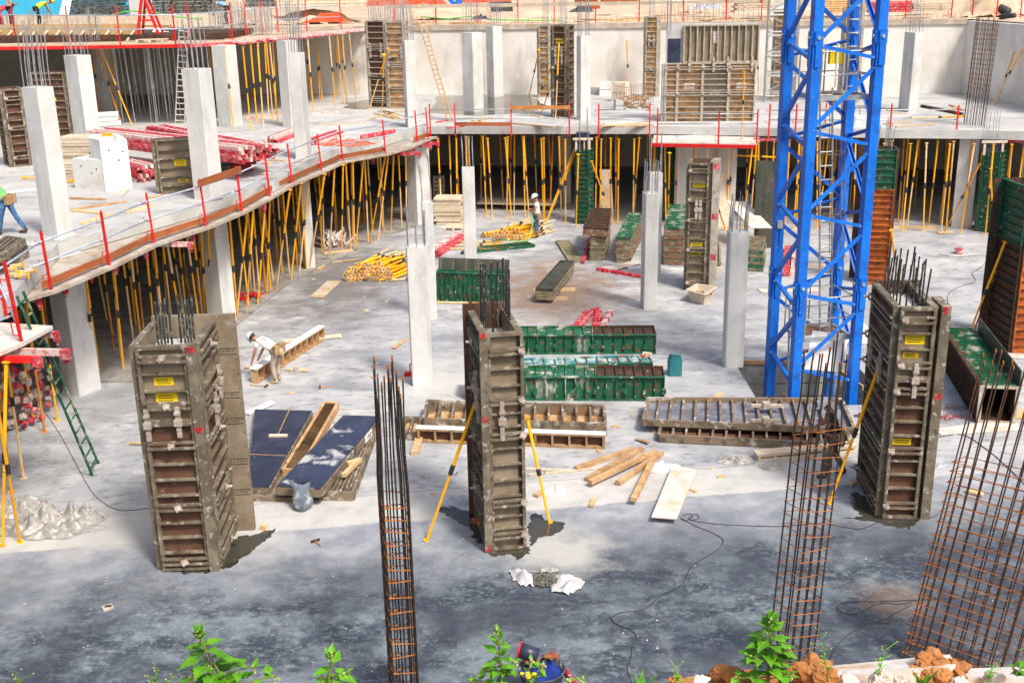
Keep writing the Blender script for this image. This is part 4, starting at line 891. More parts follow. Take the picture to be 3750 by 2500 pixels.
# green lying forms
def greenbox(u0, v0, u1, v1, h, dep, nr, label, face, topm, split=None, seam=None):
    A = G(u0, v0); B = G(u1, v1); d = (B - A).normalized(); bk = V((-d.y, d.x, 0)); W = (B - A).length
    t = thing('lying_steel_form', (A + B) / 2, label, 'form panel', 'green steel forms lying on the floor')
    U = lambda x, o, z: V((A.x, A.y, 0)) + d * x + bk * o + V((0, 0, z))
    def bx(mb, x0, x1, o0, o1, z0, z1): return mb.hexa([U(x0, o0, z0), U(x1, o0, z0), U(x1, o1, z0), U(x0, o1, z0), U(x0, o0, z1), U(x1, o0, z1), U(x1, o1, z1), U(x0, o1, z1)])
    s = split or 1.0
    segs = [(0, s * W, face, topm)] + ([(s * W, W, 'green', 'rustdk')] if split else [])
    for x0, x1, fm, tm in segs:
        f = bx(MB(), x0 + .002, x1 - .002, 0, .02, .01, h).build('front_sheet', M[fm], t); g_ = bx(MB(), x0 + .002, x1 - .002, .021, dep, h - .022, h).build('top_sheet', M[tm], t)
        mf = MB(); mt_ = MB(); k = max(1, round((x1 - x0) / (W / nr)))
        for i in range(k + 1):
            x = x0 + (x1 - x0 - .03) * i / k; bx(mf, x, x + .025, -.07, -.001, .052, h - .03); bx(mt_, x, x + .025, .03, dep - .032, h + .001, h + .06)
            if i % 2: bx(mf, x - .04, x + .065, -.085, -.071, h * .3, h * .55)
        bx(mf, x0, x1, -.08, -.001, .005, .05); bx(mf, x0, x1, -.075, .03, h + .001, h + .03); bx(mt_, x0, x1, dep - .031, dep, h + .001, h + .07)
        mf.build('stiffener', M[fm], f); mt_.build('stiffener', M[tm], g_)
    if dep > .3: bx(MB(), .0, W, dep - .02, dep, .01, h - .024).build('back_sheet', M['rustdk'], t)
    return t
greenbox(1800, 1296, 2402, 1293, .55, .75, 17, 'cement-smeared green steel form lying behind the others, rusty towards its right end', 'greenw', 'greenw', .62)
greenbox(1760, 1376, 2390, 1356, .22, .55, 16, 'lower teal and rust steel form lying between the two green ones', 'green', 'teal')
greenbox(1705, 1462, 2433, 1465, .62, .72, 20, 'nearest green steel form lying in front with a broom leaning on it', 'greenw', 'greenw', .66)
a = G(2280, 1405, .5); b = G(2362, 1300, .75)
t = thing('broom', a, 'red-ferruled broom with a dark handle leaning over the nearest green form', 'broom'); MB().tube([a, b], .018, 6).build('handle', M['rustdk'], t); MB().box(b + V((.06, .02, .02)), (.24, .08, .09), -.4).build('head', M['woodpale'], t); MB().tube([b - (b - a).normalized() * .12, b], .026, 6).build('ferrule', M['red'], t)
# green panel with dark flange
A = G(1602, 1102); B = G(1860, 1112); d = (B - A).normalized(); bk = V((-d.y, d.x, 0))
t = greenbox(1602, 1102, 1860, 1112, 1.0, .25, 15, 'green steel form with a dark perforated flange standing on edge behind the middle column form', 'green', 'green')
mb = MB(); a = V((A.x, A.y, 1.0)) + bk * .28; b = V((B.x, B.y, 1.0)) + bk * .28
fl = MB().slab([a, b, b + bk * .12 + V((0, 0, .42)), a + bk * .12 + V((0, 0, .42))], .02).build('flange_plate', M['darksheet'], t)
for i in range(6):
    for j in range(4):
        p = lerp(a, b, .03 + i * .18) + V((0, 0, .08 + j * .09)) + bk * (.02 + .026 * j) - bk * .012; mb.tube([p - bk * .008, p + bk * .002], .016, 5)
mb.build('bolt_holes', M['white'], fl)
prop('a', G(1605, 1106, .06), G(1820, 1112, .06), 'yellow prop lying at the foot of the green form with the dark flange', None)
# hollow green column form lying at the right
A = G(3580, 1548); W2 = .82
ax = (G(3446, 1322) - A); ax.z = 0; L = ax.length; ax.normalize(); sx = V((ax.y, -ax.x, 0))
t = thing('lying_column_form', A, 'hollow rusty green ribbed column form lying with its open end towards the viewer', 'column form')
U = lambda s, o, z: A + ax * s + sx * o + V((0, 0, z))
def bxl(mb, s0, s1, o0, o1, z0, z1): return mb.hexa([U(s0, o0, z0), U(s1, o0, z0), U(s1, o1, z0), U(s0, o1, z0), U(s0, o0, z1), U(s1, o0, z1), U(s1, o1, z1), U(s0, o1, z1)])
HB = .95
for nm, o0, o1, z0, z1, mt_ in (('side_sheet', 0, .03, .02, HB, 'rustdk'), ('side_sheet', W2 - .03, W2, .02, HB, 'rustdk'), ('top_sheet', .031, W2 - .031, HB - .03, HB, 'green'), ('bottom_sheet', .031, W2 - .031, .02, .05, 'rustdk')):
    f = bxl(MB(), 0, L, o0, o1, z0, z1).build(nm, M[mt_], t); mb = MB()
    for i in range(23):
        s = L * i / 22.5
        if nm == 'top_sheet': bxl(mb, s, s + .025, .0, W2 - .05, HB + .001, HB + .06)
        elif o0 == 0: bxl(mb, s, s + .025, -.07, -.001, .03, HB + .02)
    if mb.v: mb.build('stiffener', M['greenw' if nm == 'top_sheet' else 'rustdk'], f)
bxl(MB(), -.02, L, -.085, -.001, HB + .021, HB + .07).build('corner_angle', M['rustdk'], t)
bxl(MB(), -.02, L * .95, W2 + .001, W2 + .03, .3, HB + .42).build('flange_plate', M['darksheet'], t)
mb = MB(); bxl(mb, -.03, -.001, -.05, .05, .02, HB + .02); bxl(mb, -.03, -.001, W2 - .05, W2 + .03, .02, HB + .02); bxl(mb, -.03, -.001, .051, W2 - .051, HB - .05, HB + .02); bxl(mb, -.03, -.001, .051, W2 - .051, .02, .08); mb.build('end_frame', M['framel'], t)
# stacks of ribbed steel panels
def stack(q, z0, n, th, label, mats, topm=None, nr=8, name='ribbed_sheet', group=None, jit=.03):
    q = [V((p.x, p.y, 0)) for p in q]; c = sum(q, V((0, 0, 0))) / 4; pm = None
    for i in range(n):
        z = z0 + i * th; last = i == n - 1
        off = V((R.uniform(-jit, jit), R.uniform(-jit, jit), 0)); qq = [p + off for p in q]
        U = lambda p, zz: V((p.x, p.y, zz)); mb = MB()
        mb.hexa([U(p, zz) for zz in (z + .002, z + th * .45) for p in qq])
        for a, b in ((0, 1), (1, 2), (2, 3), (3, 0)):
            mb.bar(U(qq[a], z + th * .5), U(qq[b], z + th * .5), .035, th * .92 - .003 * (a % 2))
        if last:
            for k in range(1, nr):
                f = k / nr; mb.bar(U(lerp(qq[1], qq[2], f), z + th * .55), U(lerp(qq[0], qq[3], f), z + th * .55), .03, th * .6)
        for k in range(7):          # bolt holes on the near end
            p = lerp(qq[0], qq[1], (k + .5) / 7); nn = (qq[0] - qq[3]).normalized(); mb.tube([U(p, z + th * .5) + nn * .018, U(p, z + th * .5) + nn * .03], th * .2, 5)
        o = mb.build(name, M[topm if last and topm else mats[i % len(mats)]])
        tag(o, label + (', topmost' if last else ', below the top'), 'steel panel', (group or label) + (' top' if last else ''))
M['stackm'] = mat('stacked_steel_dirty', (.20, .17, .10), .8, layers=[((.32, .28, .20), 6, .45, .6), ((.10, .055, .03), 8, .54, .66, .9), ((.02, .10, .05), 3, .56, .66, .8)], bump=.3)
M['stackr'] = mat('stacked_steel_rusty', (.22, .11, .06), .8, layers=[((.36, .30, .24), 6, .5, .62), ((.12, .05, .03), 8, .54, .66, .9)], bump=.3)
M['greentop'] = mat('green_sheet_streaked', (.015, .11, .055), .6, layers=[((.30, .33, .27), 3, .5, .62, .9), ((.15, .07, .04), 5, .56, .66, .9)])
sg = 'ribbed steel sheet '
stack(gq([(2162, 955), (2216, 955), (2234, 900), (2180, 900)]), .0, 8, .12, sg + 'in the narrow pile under the wide rusty one', ['stackm'])
zt_ = .98
stack(gq([(2136, 862), (2226, 868), (2236, 794), (2168, 792)], zt_), zt_, 4, .09, sg + 'in the wide rust-brown pile near the worker', ['stackr'], 'rustdk', 9)
stack(gq([(2256, 962), (2306, 962), (2352, 868), (2300, 866)]), .0, 9, .115, sg + 'in the green-topped pile by the rear column', ['stackm', 'stackm', 'stackr'], 'greentop', 9)
stack(gq([(2428, 970), (2502, 972), (2520, 880), (2448, 878)]), .0, 12, .125, sg + 'in the highest pile beside the slim form', ['stackr', 'stackm'], 'greentop', 9)
stack(gq([(2738, 993), (2790, 996), (2800, 950), (2745, 948)]), .0, 7, .13, sg + 'in the pile left of the crane mast', ['stackm', 'greentop'], 'stackm')
stack(gq([(1962, 1110), (2022, 1112), (2100, 1006), (2052, 1003)]), .12, 4, .1, 'long dark steel sheet in the flat pile on two timbers', ['stackm'], 'darksheet', 1, 'long_sheet')
for a, b in (((1953, 1062), (2106, 1060)), ((2000, 1095), (2080, 1092))): plank(G(*a, .055), G(*b, .055), .1, .1, 'pale squared timber under the long dark sheets, %s one' % ('farther' if a[1] < 1080 else 'nearer'), 'wood', 'bearer', 'timber')
tray(gq([(2085, 962), (2134, 960), (2084, 888), (2038, 887)]), .01, .1, 8, 'single green ribbed panel lying beside the panel stacks', 'green', 'stackm')
tray(gq([(1690, 932), (1958, 906), (1925, 894), (1720, 918)]), .01, .12, 20, 'long rusty ribbed panel lying before the tied prop heap', 'rust', 'green')
tray(gq([(2604, 975), (2637, 975), (2634, 898), (2606, 897)]), .05, .15, 10, 'narrow green ribbed panel lying right of the slim form', 'green', 'stackm')
plank(G(2590, 982, .05), G(2645, 984, .05), .12, .08, 'short timber under the narrow green ribbed panel', 'wood', 'bearer', 'timber')
# boards lying about
def board(pts, label, mt='plyg', z=.01, th=.022, name='plywood_board'):
    q = gq(pts, z); return sheet(q, th, label, mt, name, 'board') if (q[1] - q[0]).cross(q[3] - q[0]).z > 0 else sheet([q[0], q[3], q[2], q[1]], th, label, mt, name, 'board')
board([(1133, 1088), (1185, 1091), (1250, 1030), (1200, 1030)], 'plywood board lying in front of the big yellow prop heap', 'ply')
board([(1695, 1150), (1735, 1152), (1780, 1107), (1728, 1105)], 'plywood board lying below the green form with the dark flange')
board([(2385, 1895), (2478, 1902), (2550, 1722), (2463, 1705)], 'pale cement-covered board lying at the edge of the dark floor', 'plyg', .12)
board([(3418, 1572), (3446, 1594), (3760, 1574), (3700, 1535)], 'long pale board in front of the hollow lying column form', 'plyg')
board([(2200, 980), (2255, 988), (2350, 965), (2330, 955)], 'thin grey board lying before the stacks of steel panels', 'plyg', .05)
board([(2773, 1060), (2790, 1071), (3010, 1069), (2990, 1053)], 'pale board lying on the floor behind the crane mast', 'plyg')
board([(2945, 983), (3020, 988), (3022, 968), (2945, 965)], 'light board farther back behind the crane mast', 'woodpale')
board([(3155, 1260), (3185, 1262), (3185, 1205), (3160, 1180)], 'pale board leaning by the right column form behind the crane', 'plyg')
board([(1681, 1446), (1735, 1448), (1760, 1412), (1700, 1410)], 'light board left of the middle column form', 'plyg')
board([(3600, 1300), (3800, 1320), (3800, 1300), (3640, 1290)], 'light plank lying at the right picture edge', 'plyg')
board([(3640, 1530), (3760, 1535), (3760, 1500), (3680, 1500)], 'yellowish plank under the hollow lying form', 'wood')
q = gq([(2747, 921), (2815, 921)], 0); a, b = q; sheet([V((a.x, a.y, .92)), V((b.x + .1, b.y, .92)), V((b.x - .5, b.y + 2.2, 1.55)), V((a.x - .6, a.y + 2.2, 1.6))], .03, 'plywood board sloping on top of the stack beside the crane mast', 'plyg', 'plywood_board')
a, b = G(2205, 800), G(2248, 800); sheet([a, b, b + V((-.1, .5, 2.15)), a + V((-.1, .5, 2.15))], .03, 'bright yellow plywood board leaning against the props', 'yellowply' if 'yellowply' in M else 'ply', 'plywood_board')
a, b = G(2618, 832), G(2668, 832); sheet([a, b, b + V((0, .3, 2.3)), a + V((0.02, .3, 2.3))], .03, 'pale board leaning on the wide concrete pier', 'woodpale', 'plywood_board')
# loose timbers
def timber(a, b, label, mt='wood', w=.1, h=.08, group=None, z=.05):
    return plank(G(*a, z), G(*b, z), w, h, label, mt, 'timber', 'timber', group)
gt = 'fan of brown timbers before the pale floor strip'
for a, b, l, z in (((2108, 1715), (2320, 1643), 'upper left timber of the brown fan', .05), ((2148, 1755), (2352, 1643), 'second timber of the brown fan lying along the longest', .05), ((2160, 1765), (2400, 1652), 'longest and widest timber of the brown fan', .13), ((2262, 1768), (2423, 1658), 'timber of the brown fan reaching farthest right', .06), ((2320, 1828), (2392, 1680), 'timber of the brown fan lying crosswise nearest to the pale board', .15)):
    timber(a, b, l, 'woodbr', .12, .09, gt, z)
timber((1805, 1710), (2100, 1722), 'thin pale batten right of the middle column form, farther one', 'woodpale', .06, .03, None, .02)
timber((1935, 1738), (2200, 1712), 'thin pale batten right of the middle column form, nearer one', 'woodpale', .07, .03, None, .02)
timber((1518, 1660), (1540, 1590), 'pale timber sticking out from under the middle lying forms', 'wood', .18, .1)
timber((1440, 1275), (1490, 1240), 'short brown board beside the middle concrete column', 'woodbr', .12, .03, None, .03)
timber((897, 1344), (955, 1350), 'orange batten left of the bending worker', 'wood', .07, .05)
timber((1050, 1352), (1128, 1356), 'orange batten right of the bending worker', 'wood', .08, .05)
timber((1035, 1250), (1250, 1228), 'green-edged plank behind the white-topped form', 'woodpale', .25, .05)
timber((1210, 962), (1320, 948), 'thin pale lath on the floor left of the big prop heap', 'wood', .06, .04)
timber((1165, 988), (1188, 974), 'short timber at the foot of the column left of the prop heap', 'wood', .12, .08)
timber((1272, 1698), (1318, 1682), 'short pale timber on the honey-brown panel', 'wood', .1, .08, None, .3)
timber((1258, 1740), (1318, 1682), 'long pale timber on the honey-brown panel', 'wood', .1, .09, None, .3)
timber((3270, 833), (3430, 833), 'long pale timber lying before the far right props', 'wood', .14, .12)
timber((3435, 852), (3490, 849), 'small flat timber under the foot of the far right brace', 'wood', .14, .05)
timber((2355, 815), (2365, 790), 'stray batten by the props right of the yellow board', 'wood', .06, .05)
timber((475, 1621), (535, 1623), 'thin batten left of the left brown form', 'wood', .07, .04)
timber((2330, 1480 + 125), (2375, 1620), 'short brown batten left of the long dark panel', 'woodbr', .1, .03)
timber((2165, 1850), (2178, 1822), 'tiny pale wood wedge on the light floor strip', 'wood', .09, .05)
timber((2610, 1470), (2640, 1440), 'small pale wood block pair near the green forms', 'wood', .15, .07)
timber((1962, 1813), (1985, 1800), 'small wood block at the foot of the right yellow brace', 'wood', .12, .06)
timber((957, 1928), (975, 1930), 'short bright timber off-cut at the foot of the steel back plate', 'wood', .1, .1)
timber((1728, 1903), (1765, 1912), 'small red-brown wedge at the left foot of the middle form', 'toe', .1, .08)
timber((2905, 1325), (2990, 1322), 'flat pale board inside the crane mast', 'woodpale', .2, .03)
timber((3110, 1772), (3130, 1763), 'little wood wedge left of the right column form', 'wood', .12, .06)
timber((3540, 1795), (3600, 1810), 'pale wood scrap behind the right rebar cage', 'wood', .12, .05)
# red and pink beams lying on the floor
def redbeam(a, b, label, mt='redold', w=.12, h=.12, z=.06, g_=None, brk=3):
    A_, B_ = G(*a, z), G(*b, z); t = thing('formwork_beam', A_, label, 'beam', g_); MB().bar(A_, B_, w, h).build('beam', M[mt], t)
    mb = MB()
    for i in range(brk):
        p = lerp(A_, B_, (i + .5) / brk); mb.box(p, (.2, .1, h * 1.15), R.random())
    mb.build('lug', M['redold'], t); return t
redbeam((2187, 985), (2350, 1012), 'pink-red beam lying before the steel panel stacks')
redbeam((2136, 958), (2160, 870), 'short red beam propped against the lower panel stack', 'redold', .1, .08, .1)
redbeam((2098, 1205), (2150, 1142), 'left pink beam of the small bundle behind the green forms', 'redold', .13)
redbeam((2120, 1205), (2172, 1136), 'second pink beam of the small bundle behind the green forms', 'redold', .13)
redbeam((2178, 1203), (2188, 1130), 'bright red beam in the middle of the small bundle', 'red', .12)
redbeam((2198, 1172), (2190, 1140), 'short pink beam beside the bright red one', 'redold', .1)
redbeam((2200, 1203), (2238, 1140), 'cement-white beam right in the small bundle', 'pink', .13)
for i, (a, b) in enumerate((((1597, 905), (1685, 850)), ((1597, 925), (1695, 860)), ((1600, 936), (1700, 872)))): redbeam(a, b, ('cement-white', 'middle pink', 'nearest red-pink')[i] + ' beam of the three beside the rear column', ('pink', 'redold', 'redold')[i], .16, .13, .07)
for i, (u0, u1) in enumerate(((2870, 2880), (2885, 2895), (2900, 2903))): redbeam((u0, 1005), (u1, 905), ('left', 'middle', 'right')[i] + ' pink beam lying seen through the crane mast', 'pink' if i == 2 else 'redold', .16, .14, .08)
plank(G(2300, 980, .06), G(2508, 988, .06), .12, .1, 'white perforated profile lying behind the column by the mortar tub', 'white', 'profile', 'profile')
plank(G(905, 1513, .06), G(998, 1472, .06), .16, .06, 'white channel profile lying left of the dark blue panels', 'white', 'profile', 'profile')
# ---------------------------------------------------------------- heaps of props
def heap(a, b, zs, n_w, label, group, kind='a', ln=2.3, plate=True, seed=3):
    """props stacked with their ends facing the viewer; a,b = left/right of the near end (photo pixels)"""
    A_, B_ = G(*a), G(*b); d = (B_ - A_); W = d.length; d.normalize(); bk = V((-d.y, d.x, 0)); rr = random.Random(seed); out = None
    return A_, d, bk, W, rr
HP = None
def lyingprop(p, direction, ln, label, group, mt='yellow', mt2='prop_low'):
    global HP
    key = (mt, mt2)
    if HP is None: HP = {}
    if key not in HP:
        t = thing('lying_prop', (0, 0, 0), label, 'prop', group)
        MB().tube([(0, 0, .02), (0, 0, 1.5)], .036, 6).build('outer_tube', M[mt], t); MB().tube([(0, 0, 1.45), (0, 0, 2.3)], .029, 6).build('inner_tube', M[mt2], t)
        MB().tube([(0, 0, 1.35), (0, 0, 1.55)], .046, 6).build('collar', M['black'], t)
        e = MB().box((0, 0, .008), (.15, .15, .012)).build('end_plate', M['plate'], t); MB().tube([(0, 0, -.002), (0, 0, .003)], .026, 8).build('hole', M['black'], e)
        HP[key] = t
    else: t = copy_tree(HP[key])
    t.location = p; t.rotation_mode = 'QUATERNION'; t.rotation_quaternion = V(direction).to_track_quat('Z', 'Y') @ Euler((0, 0, R.random() * 6.28)).to_quaternion(); t.scale = (1, 1, ln / 2.3); t['label'] = label; t['group'] = group; return t
M['plate'] = mat('plate_dusty_yellow', (.72, .46, .16), .7, layers=[((.78, .62, .42), 6, .45, .6), ((.7, .36, .05), 9, .56, .66, .8)], vary=.15)
def pheap(a, b, rows, ln, label, group, kind=('yellow', 'prop_low'), tw=0., skew=0.):
    A_, B_ = G(*a), G(*b); d = (B_ - A_); W = d.length; d.normalize(); bk = V((-d.y, d.x, 0))
    for r_, n in enumerate(rows):
        for i in range(n):
            x = W * (.5 + (i - (n - 1) / 2) / max(rows)) + R.gauss(0, .02); z = .08 + r_ * .115 + R.gauss(0, .015)
            dr = bk + d * (tw + R.gauss(0, .10)) + V((0, 0, R.gauss(0, .02)))
            lyingprop(A_ + d * x + bk * (R.gauss(.05, .10) + r_ * skew) + V((0, 0, z)), dr.normalized(), ln * R.uniform(.92, 1.05), label, group, *kind)
pheap((1258, 1030), (1440, 1030), (13, 13, 12, 11, 8), 2.5, 'dusty yellow prop lying with its square plate forward in the big heap', 'props of the big heap', tw=.45, skew=.05)
pheap((1800, 882), (1925, 884), (9, 9, 8, 5), 2.4, 'yellow prop tied with green strap in the heap beside the standing worker', 'props of the tied heap', tw=.45, skew=.05)
pheap((1758, 872), (1790, 874), (3, 2), 2.3, 'yellow prop of the small bundle left of the tied heap', 'props of the small bundle', tw=.6)
for u, v, u2, v2 in ((1437, 1024, 1472, 1020), (1665, 898, 1780, 893), (1650, 910, 1755, 912), (1690, 885, 1780, 884)): prop('a', G(u, v, .06), G(u2 + 60, v2, .06), 'single yellow prop lying loose on the pit floor', 'loose lying props')
# white tubes stack
A_, B_ = G(1190, 922), G(1285, 905); d = (B_ - A_); W = d.length; d.normalize(); bk = V((-d.y, d.x, 0))
for r_ in range(5):
    for i in range(9 - r_):
        p = A_ + d * (W * (.05 + i / 10) + .05 * r_) + bk * R.gauss(.1, .08) + V((0, 0, .12 + r_ * .1)); q = p + (bk + d * R.gauss(.5, .25)) * 1.3 + V((0, 0, R.gauss(0, .03)))
        tag(MB().tube([p, q], .05, 6).build('white_tube', M['white' if R.random() < .6 else 'pink']), 'cement-white tube of the loose stack under the curved slab', 'tube', 'white tubes stacked under the curved slab')
timber((1185, 930), (1290, 918), 'low timber under the stack of white tubes', 'wood', .2, .12)
# timber piles in the pit
def woodpile(a, b, dep, n, th, label, group, mt='woodpale', z0=0., name='stacked_board'):
    A_, B_ = G(*a, z0), G(*b, z0); d = (B_ - A_); W = d.length; d.normalize(); bk = V((-d.y, d.x, 0))
    for i in range(n):
        o = R.gauss(0, .05); c = A_ + d * (W / 2 + o) + bk * (dep / 2 + R.gauss(0, .03)) + V((0, 0, th * (i + .5)))
        tag(MB().box(c, (W * R.uniform(.93, 1.02), dep, th * .85), math.atan2(d.y, d.x)).build(name, M[mt]), label, 'board', group)
woodpile((1592, 824), (1695, 824), 1.1, 14, .085, 'weathered board in the tall pile beside the inner corner of the pit', 'boards of the tall pile in the pit')
def pallet(a, b, dep, label, z0=0., tilt=None):
    A_, B_ = G(*a, z0), G(*b, z0); d = (B_ - A_); W = d.length; d.normalize(); bk = V((-d.y, d.x, 0)); t = thing('pallet', A_, label, 'pallet'); up_ = V((0, 0, 1))
    if tilt: bk, up_ = (bk * .25 + V((0, 0, 1))).normalized(), -bk
    for i in range(6):
        o = dep * (i + .5) / 6; MB().bar(A_ + bk * o + up_ * .13, A_ + d * W + bk * o + up_ * .13, dep / 6 * .7, .022, up_).build('slat', M['woodpale'], t)
    for i in range(3):
        p = A_ + d * (W * (.06 + .44 * i)); MB().bar(p + up_ * .06, p + bk * dep + up_ * .06, .09, .1, up_).build('bearer', M['woodpale'], t)
    return t
pallet((1623, 845), (1696, 846), .9, 'flat wooden pallet before the tall board pile')
pallet((1588, 730), (1628, 730), 1.2, 'wooden pallet standing upright behind the tall board pile', 0, True)
# long boards raised at the back between the props
plank(G(1760, 735, .3), G(2040, 742, .3), 1.4, .06, 'low timber staging among the props behind the standing worker', 'woodpale', 'staging', 'staging')
# red fittings heap
A_ = G(905, 1100); t = thing('fittings_heap', A_, 'heap of small bright red steel fittings under the curved slab', 'fittings')
mb = MB()
for i in range(34):
    p = A_ + V((R.uniform(-.5, .5), R.uniform(-.4, .4), R.uniform(.03, .28))); a = R.random() * 6.3; l = R.uniform(.15, .4); mb.bar(p, p + V((math.cos(a) * l, math.sin(a) * l, R.gauss(0, .05))), .035, .035)
mb.build('fittings', M['red'], t)
# heap of red/white couplers at far left
A_ = G(70, 1560); t = thing('coupler_heap', A_, 'tall heap of dirty white and red couplers behind the left props', 'couplers'); mb = MB(); mr = MB()
for i in range(150):
    p = A_ + V((R.uniform(-.9, .5), R.uniform(-.6, 1.6), R.uniform(.03, 1.5))); (mb if R.random() < .6 else mr).box(p, (.14, .10, .12), M=Euler((R.random() * 3, R.random() * 3, R.random() * 3)).to_matrix())
tag(mb.build('couplers', M['clamp'], t), kind='stuff'); tag(mr.build('red_couplers', M['redold'], t), kind='stuff')
# ================================================================ crane mast
LEG = {k: G(u, v, 2.8) for k, (u, v) in dict(near=(2930, 1060), right=(3150, 1043), left=(2840, 1000), back=(3065, 983)).items()}
for k in LEG: LEG[k].z = 0
ctr = sum(LEG.values(), V((0, 0, 0))) / 4
mast = thing('crane_mast', (ctr.x, ctr.y, -1.3), 'blue lattice tower crane mast standing in a pit in the floor', 'crane')
zn = lambda k, v: ztop(LEG[k], v)
ex = (LEG['right'] - LEG['near']).normalized(); ey = V((-ex.y, ex.x, 0)); MT = 16.0
for k in LEG:
    p = LEG[k]; s = .115
    q = [p + ex * (a * s) + ey * (b * s) for a, b in ((-1, -1), (1, -1), (1, 1), (-1, 1))]
    MB().prism([(a.x, a.y) for a in q], -1.3, MT).build('leg', M['blue'], mast)
joints = [2.8, 8.87, 14.9]
for k in LEG:
    for zj in joints:
        mb = MB()
        for a, b in ((1, 0), (0, 1)):
            for s in (-1, 1):
                n = ex * a * s + ey * b * s; sd2 = V((-n.y, n.x, 0)); c = LEG[k] + n * .117
                for z0_, z1_, w_ in ((zj - .12, zj + .2, .085), (zj - .62, zj - .12, .06)):
                    mb.hexa([V((r_.x, r_.y, z)) for z in (z0_, z1_) for r_ in (c - sd2 * w_, c + sd2 * w_, c + sd2 * w_ + n * .04, c - sd2 * w_ + n * .04)] if n.cross(sd2).z < 0 else [V((r_.x, r_.y, z)) for z in (z0_, z1_) for r_ in (c - sd2 * w_, c - sd2 * w_ + n * .04, c + sd2 * w_ + n * .04, c + sd2 * w_)])
        jp = mb.build('joint_plate', M['blue'], mast); m2 = MB()
        for n in (ex, -ex, ey, -ey): c = LEG[k] + n * .155; c = V((c.x, c.y, zj + .05)); m2.tube([c, c + n * .035], .045, 8)
        m2.build('pin', M['galv'], jp)
vt, vb = [165, 482, 785, 1078, 1351], [215, 531, 830, 1116, 1391]
zt_ = [zn('near', v) for v in vt]; zb_ = [zn('right', v) for v in vb]
per = (zt_[0] - zt_[3])
for i in range(3): zt_.insert(0, zt_[2] + per); zb_.insert(0, zb_[2] + per)
zt_.append(zt_[-1] - 2.0)
cyc = ['left', 'near', 'right', 'back']
for i in range(4):
    a, b = LEG[cyc[i]], LEG[cyc[(i + 1) % 4]]; d = (b - a).normalized(); n = V((d.y, -d.x, 0))
    for j in range(len(zb_)):
        for (p, z0_, q, z1_, w_, nm) in ((a, zt_[j], b, zb_[j], .085, 'tie'), (b, zb_[j] - .1, a, zt_[j + 1] + .06, .105, 'diagonal')):
            if z1_ > MT or min(z0_, z1_) < -1.25: continue
            P_, Q_ = V((p.x, p.y, z0_)), V((q.x, q.y, z1_)); dd = (Q_ - P_).normalized(); P_ += dd * .12 + n * .06; Q_ -= dd * .12 - n * .06
            upn = n.cross(dd)
            mb = MB().bar(P_, Q_, .018, w_, upn); mb.bar(P_ - n * .045 + upn * (w_ / 2 - .012), Q_ - n * .045 + upn * (w_ / 2 - .012), .07, .016, upn)
            mm = mb.build(nm, M['blue'], mast)
            MB().tube([P_ + dd * .05, P_ + dd * .05 + n * .03], .022, 6).tube([Q_ - dd * .05, Q_ - dd * .05 + n * .03], .022, 6).build('bolt', M['galv'], mm)
# platforms with rails, ladders, box
cx = ctr + ex * .12 + ey * .1
def plat(z, label):
    t = thing('mast_platform', (cx.x, cx.y, z), label, 'platform'); a = .58
    Q = lambda x, y, zz: V((ctr.x, ctr.y, 0)) + ex * x + ey * y + V((0, 0, zz))
    mb = MB()
    for x0, y0, x1, y1 in ((-a, -a, a + .15, -a), (a + .15, -a, a + .15, a), (a + .15, a, -a, a), (-a, a, -a, -a)): mb.bar(Q(x0, y0, z), Q(x1, y1, z), .05, .12 - .002 * (x0 == x1))
    mb.build('edge_frame', M['galv'], t)
    MB().hexa([Q(x, y, zz) for zz in (z - .03, z - .005) for x, y in ((-a + .03, -.1), (a + .12, -.1), (a + .12, a - .03), (-a + .03, a - .03))]).build('deck_plate', M['stackr'], t)
    mb = MB()
    for x, y in ((-a, -a), (a + .15, -a), (a + .15, a), (-a, a), (.1, -a), (.1, a)): mb.tube([Q(x, y, z + .05), Q(x, y, z + 1.1)], .02, 6)
    for zz in (.55, 1.1):
        for x0, y0, x1, y1 in ((-a, -a, a + .15, -a), (a + .15, -a, a + .15, a), (a + .15, a, -a, a)): mb.tube([Q(x0, y0, z + zz), Q(x1, y1, z + zz)], .018, 5)
    mb.build('guard_rail', M['steelg'], t)
zp1, zp2 = zn('near', 368), zn('near', 1262)
plat(zp1, 'grey railed platform high inside the blue crane mast'); plat(zp2, 'grey railed platform low inside the blue crane mast')
def ladder(a0, a1, b0, b1, n, label, mt, r=.022, hoops=None, name='ladder'):
    t = thing(name, a0, label, 'ladder'); MB().tube([a0, a1], r, 6).build('side_rail', M[mt], t); MB().tube([b0, b1], r, 6).build('side_rail', M[mt], t)
    mb = MB()
    for i in range(n): f = (i + .5) / n; mb.tube([lerp(a0, a1, f), lerp(b0, b1, f)], r * .75, 5)
    mb.build('rungs', M[mt], t)
    if hoops:
        mb = MB(); d = (a1 - a0).normalized(); w_ = (b0 - a0); c0 = (a0 + b0) / 2; nn = hoops[1]
        for f in hoops[0]:
            c = lerp((a0 + b0) / 2, (a1 + b1) / 2, f) + nn * .33; pts = [c + V((math.cos(q) * .36, math.sin(q) * .36, 0)) for q in [i * 2 * math.pi / 16 for i in range(17)]]; mb.tube(pts, .014, 5)
        for q in (-.5, .4, 1.4):
            o = ex * math.sin(q) * .36 + nn * (.33 + .36 * math.cos(q)); mb.tube([lerp((a0 + b0) / 2, (a1 + b1) / 2, hoops[0][0]) + o, lerp((a0 + b0) / 2, (a1 + b1) / 2, hoops[0][-1]) + o], .011, 5)
        mb.build('safety_hoops', M['stackr'], t)
    return t
Q = lambda x, y, z: V((ctr.x, ctr.y, 0)) + ex * x + ey * y + V((0, 0, z))
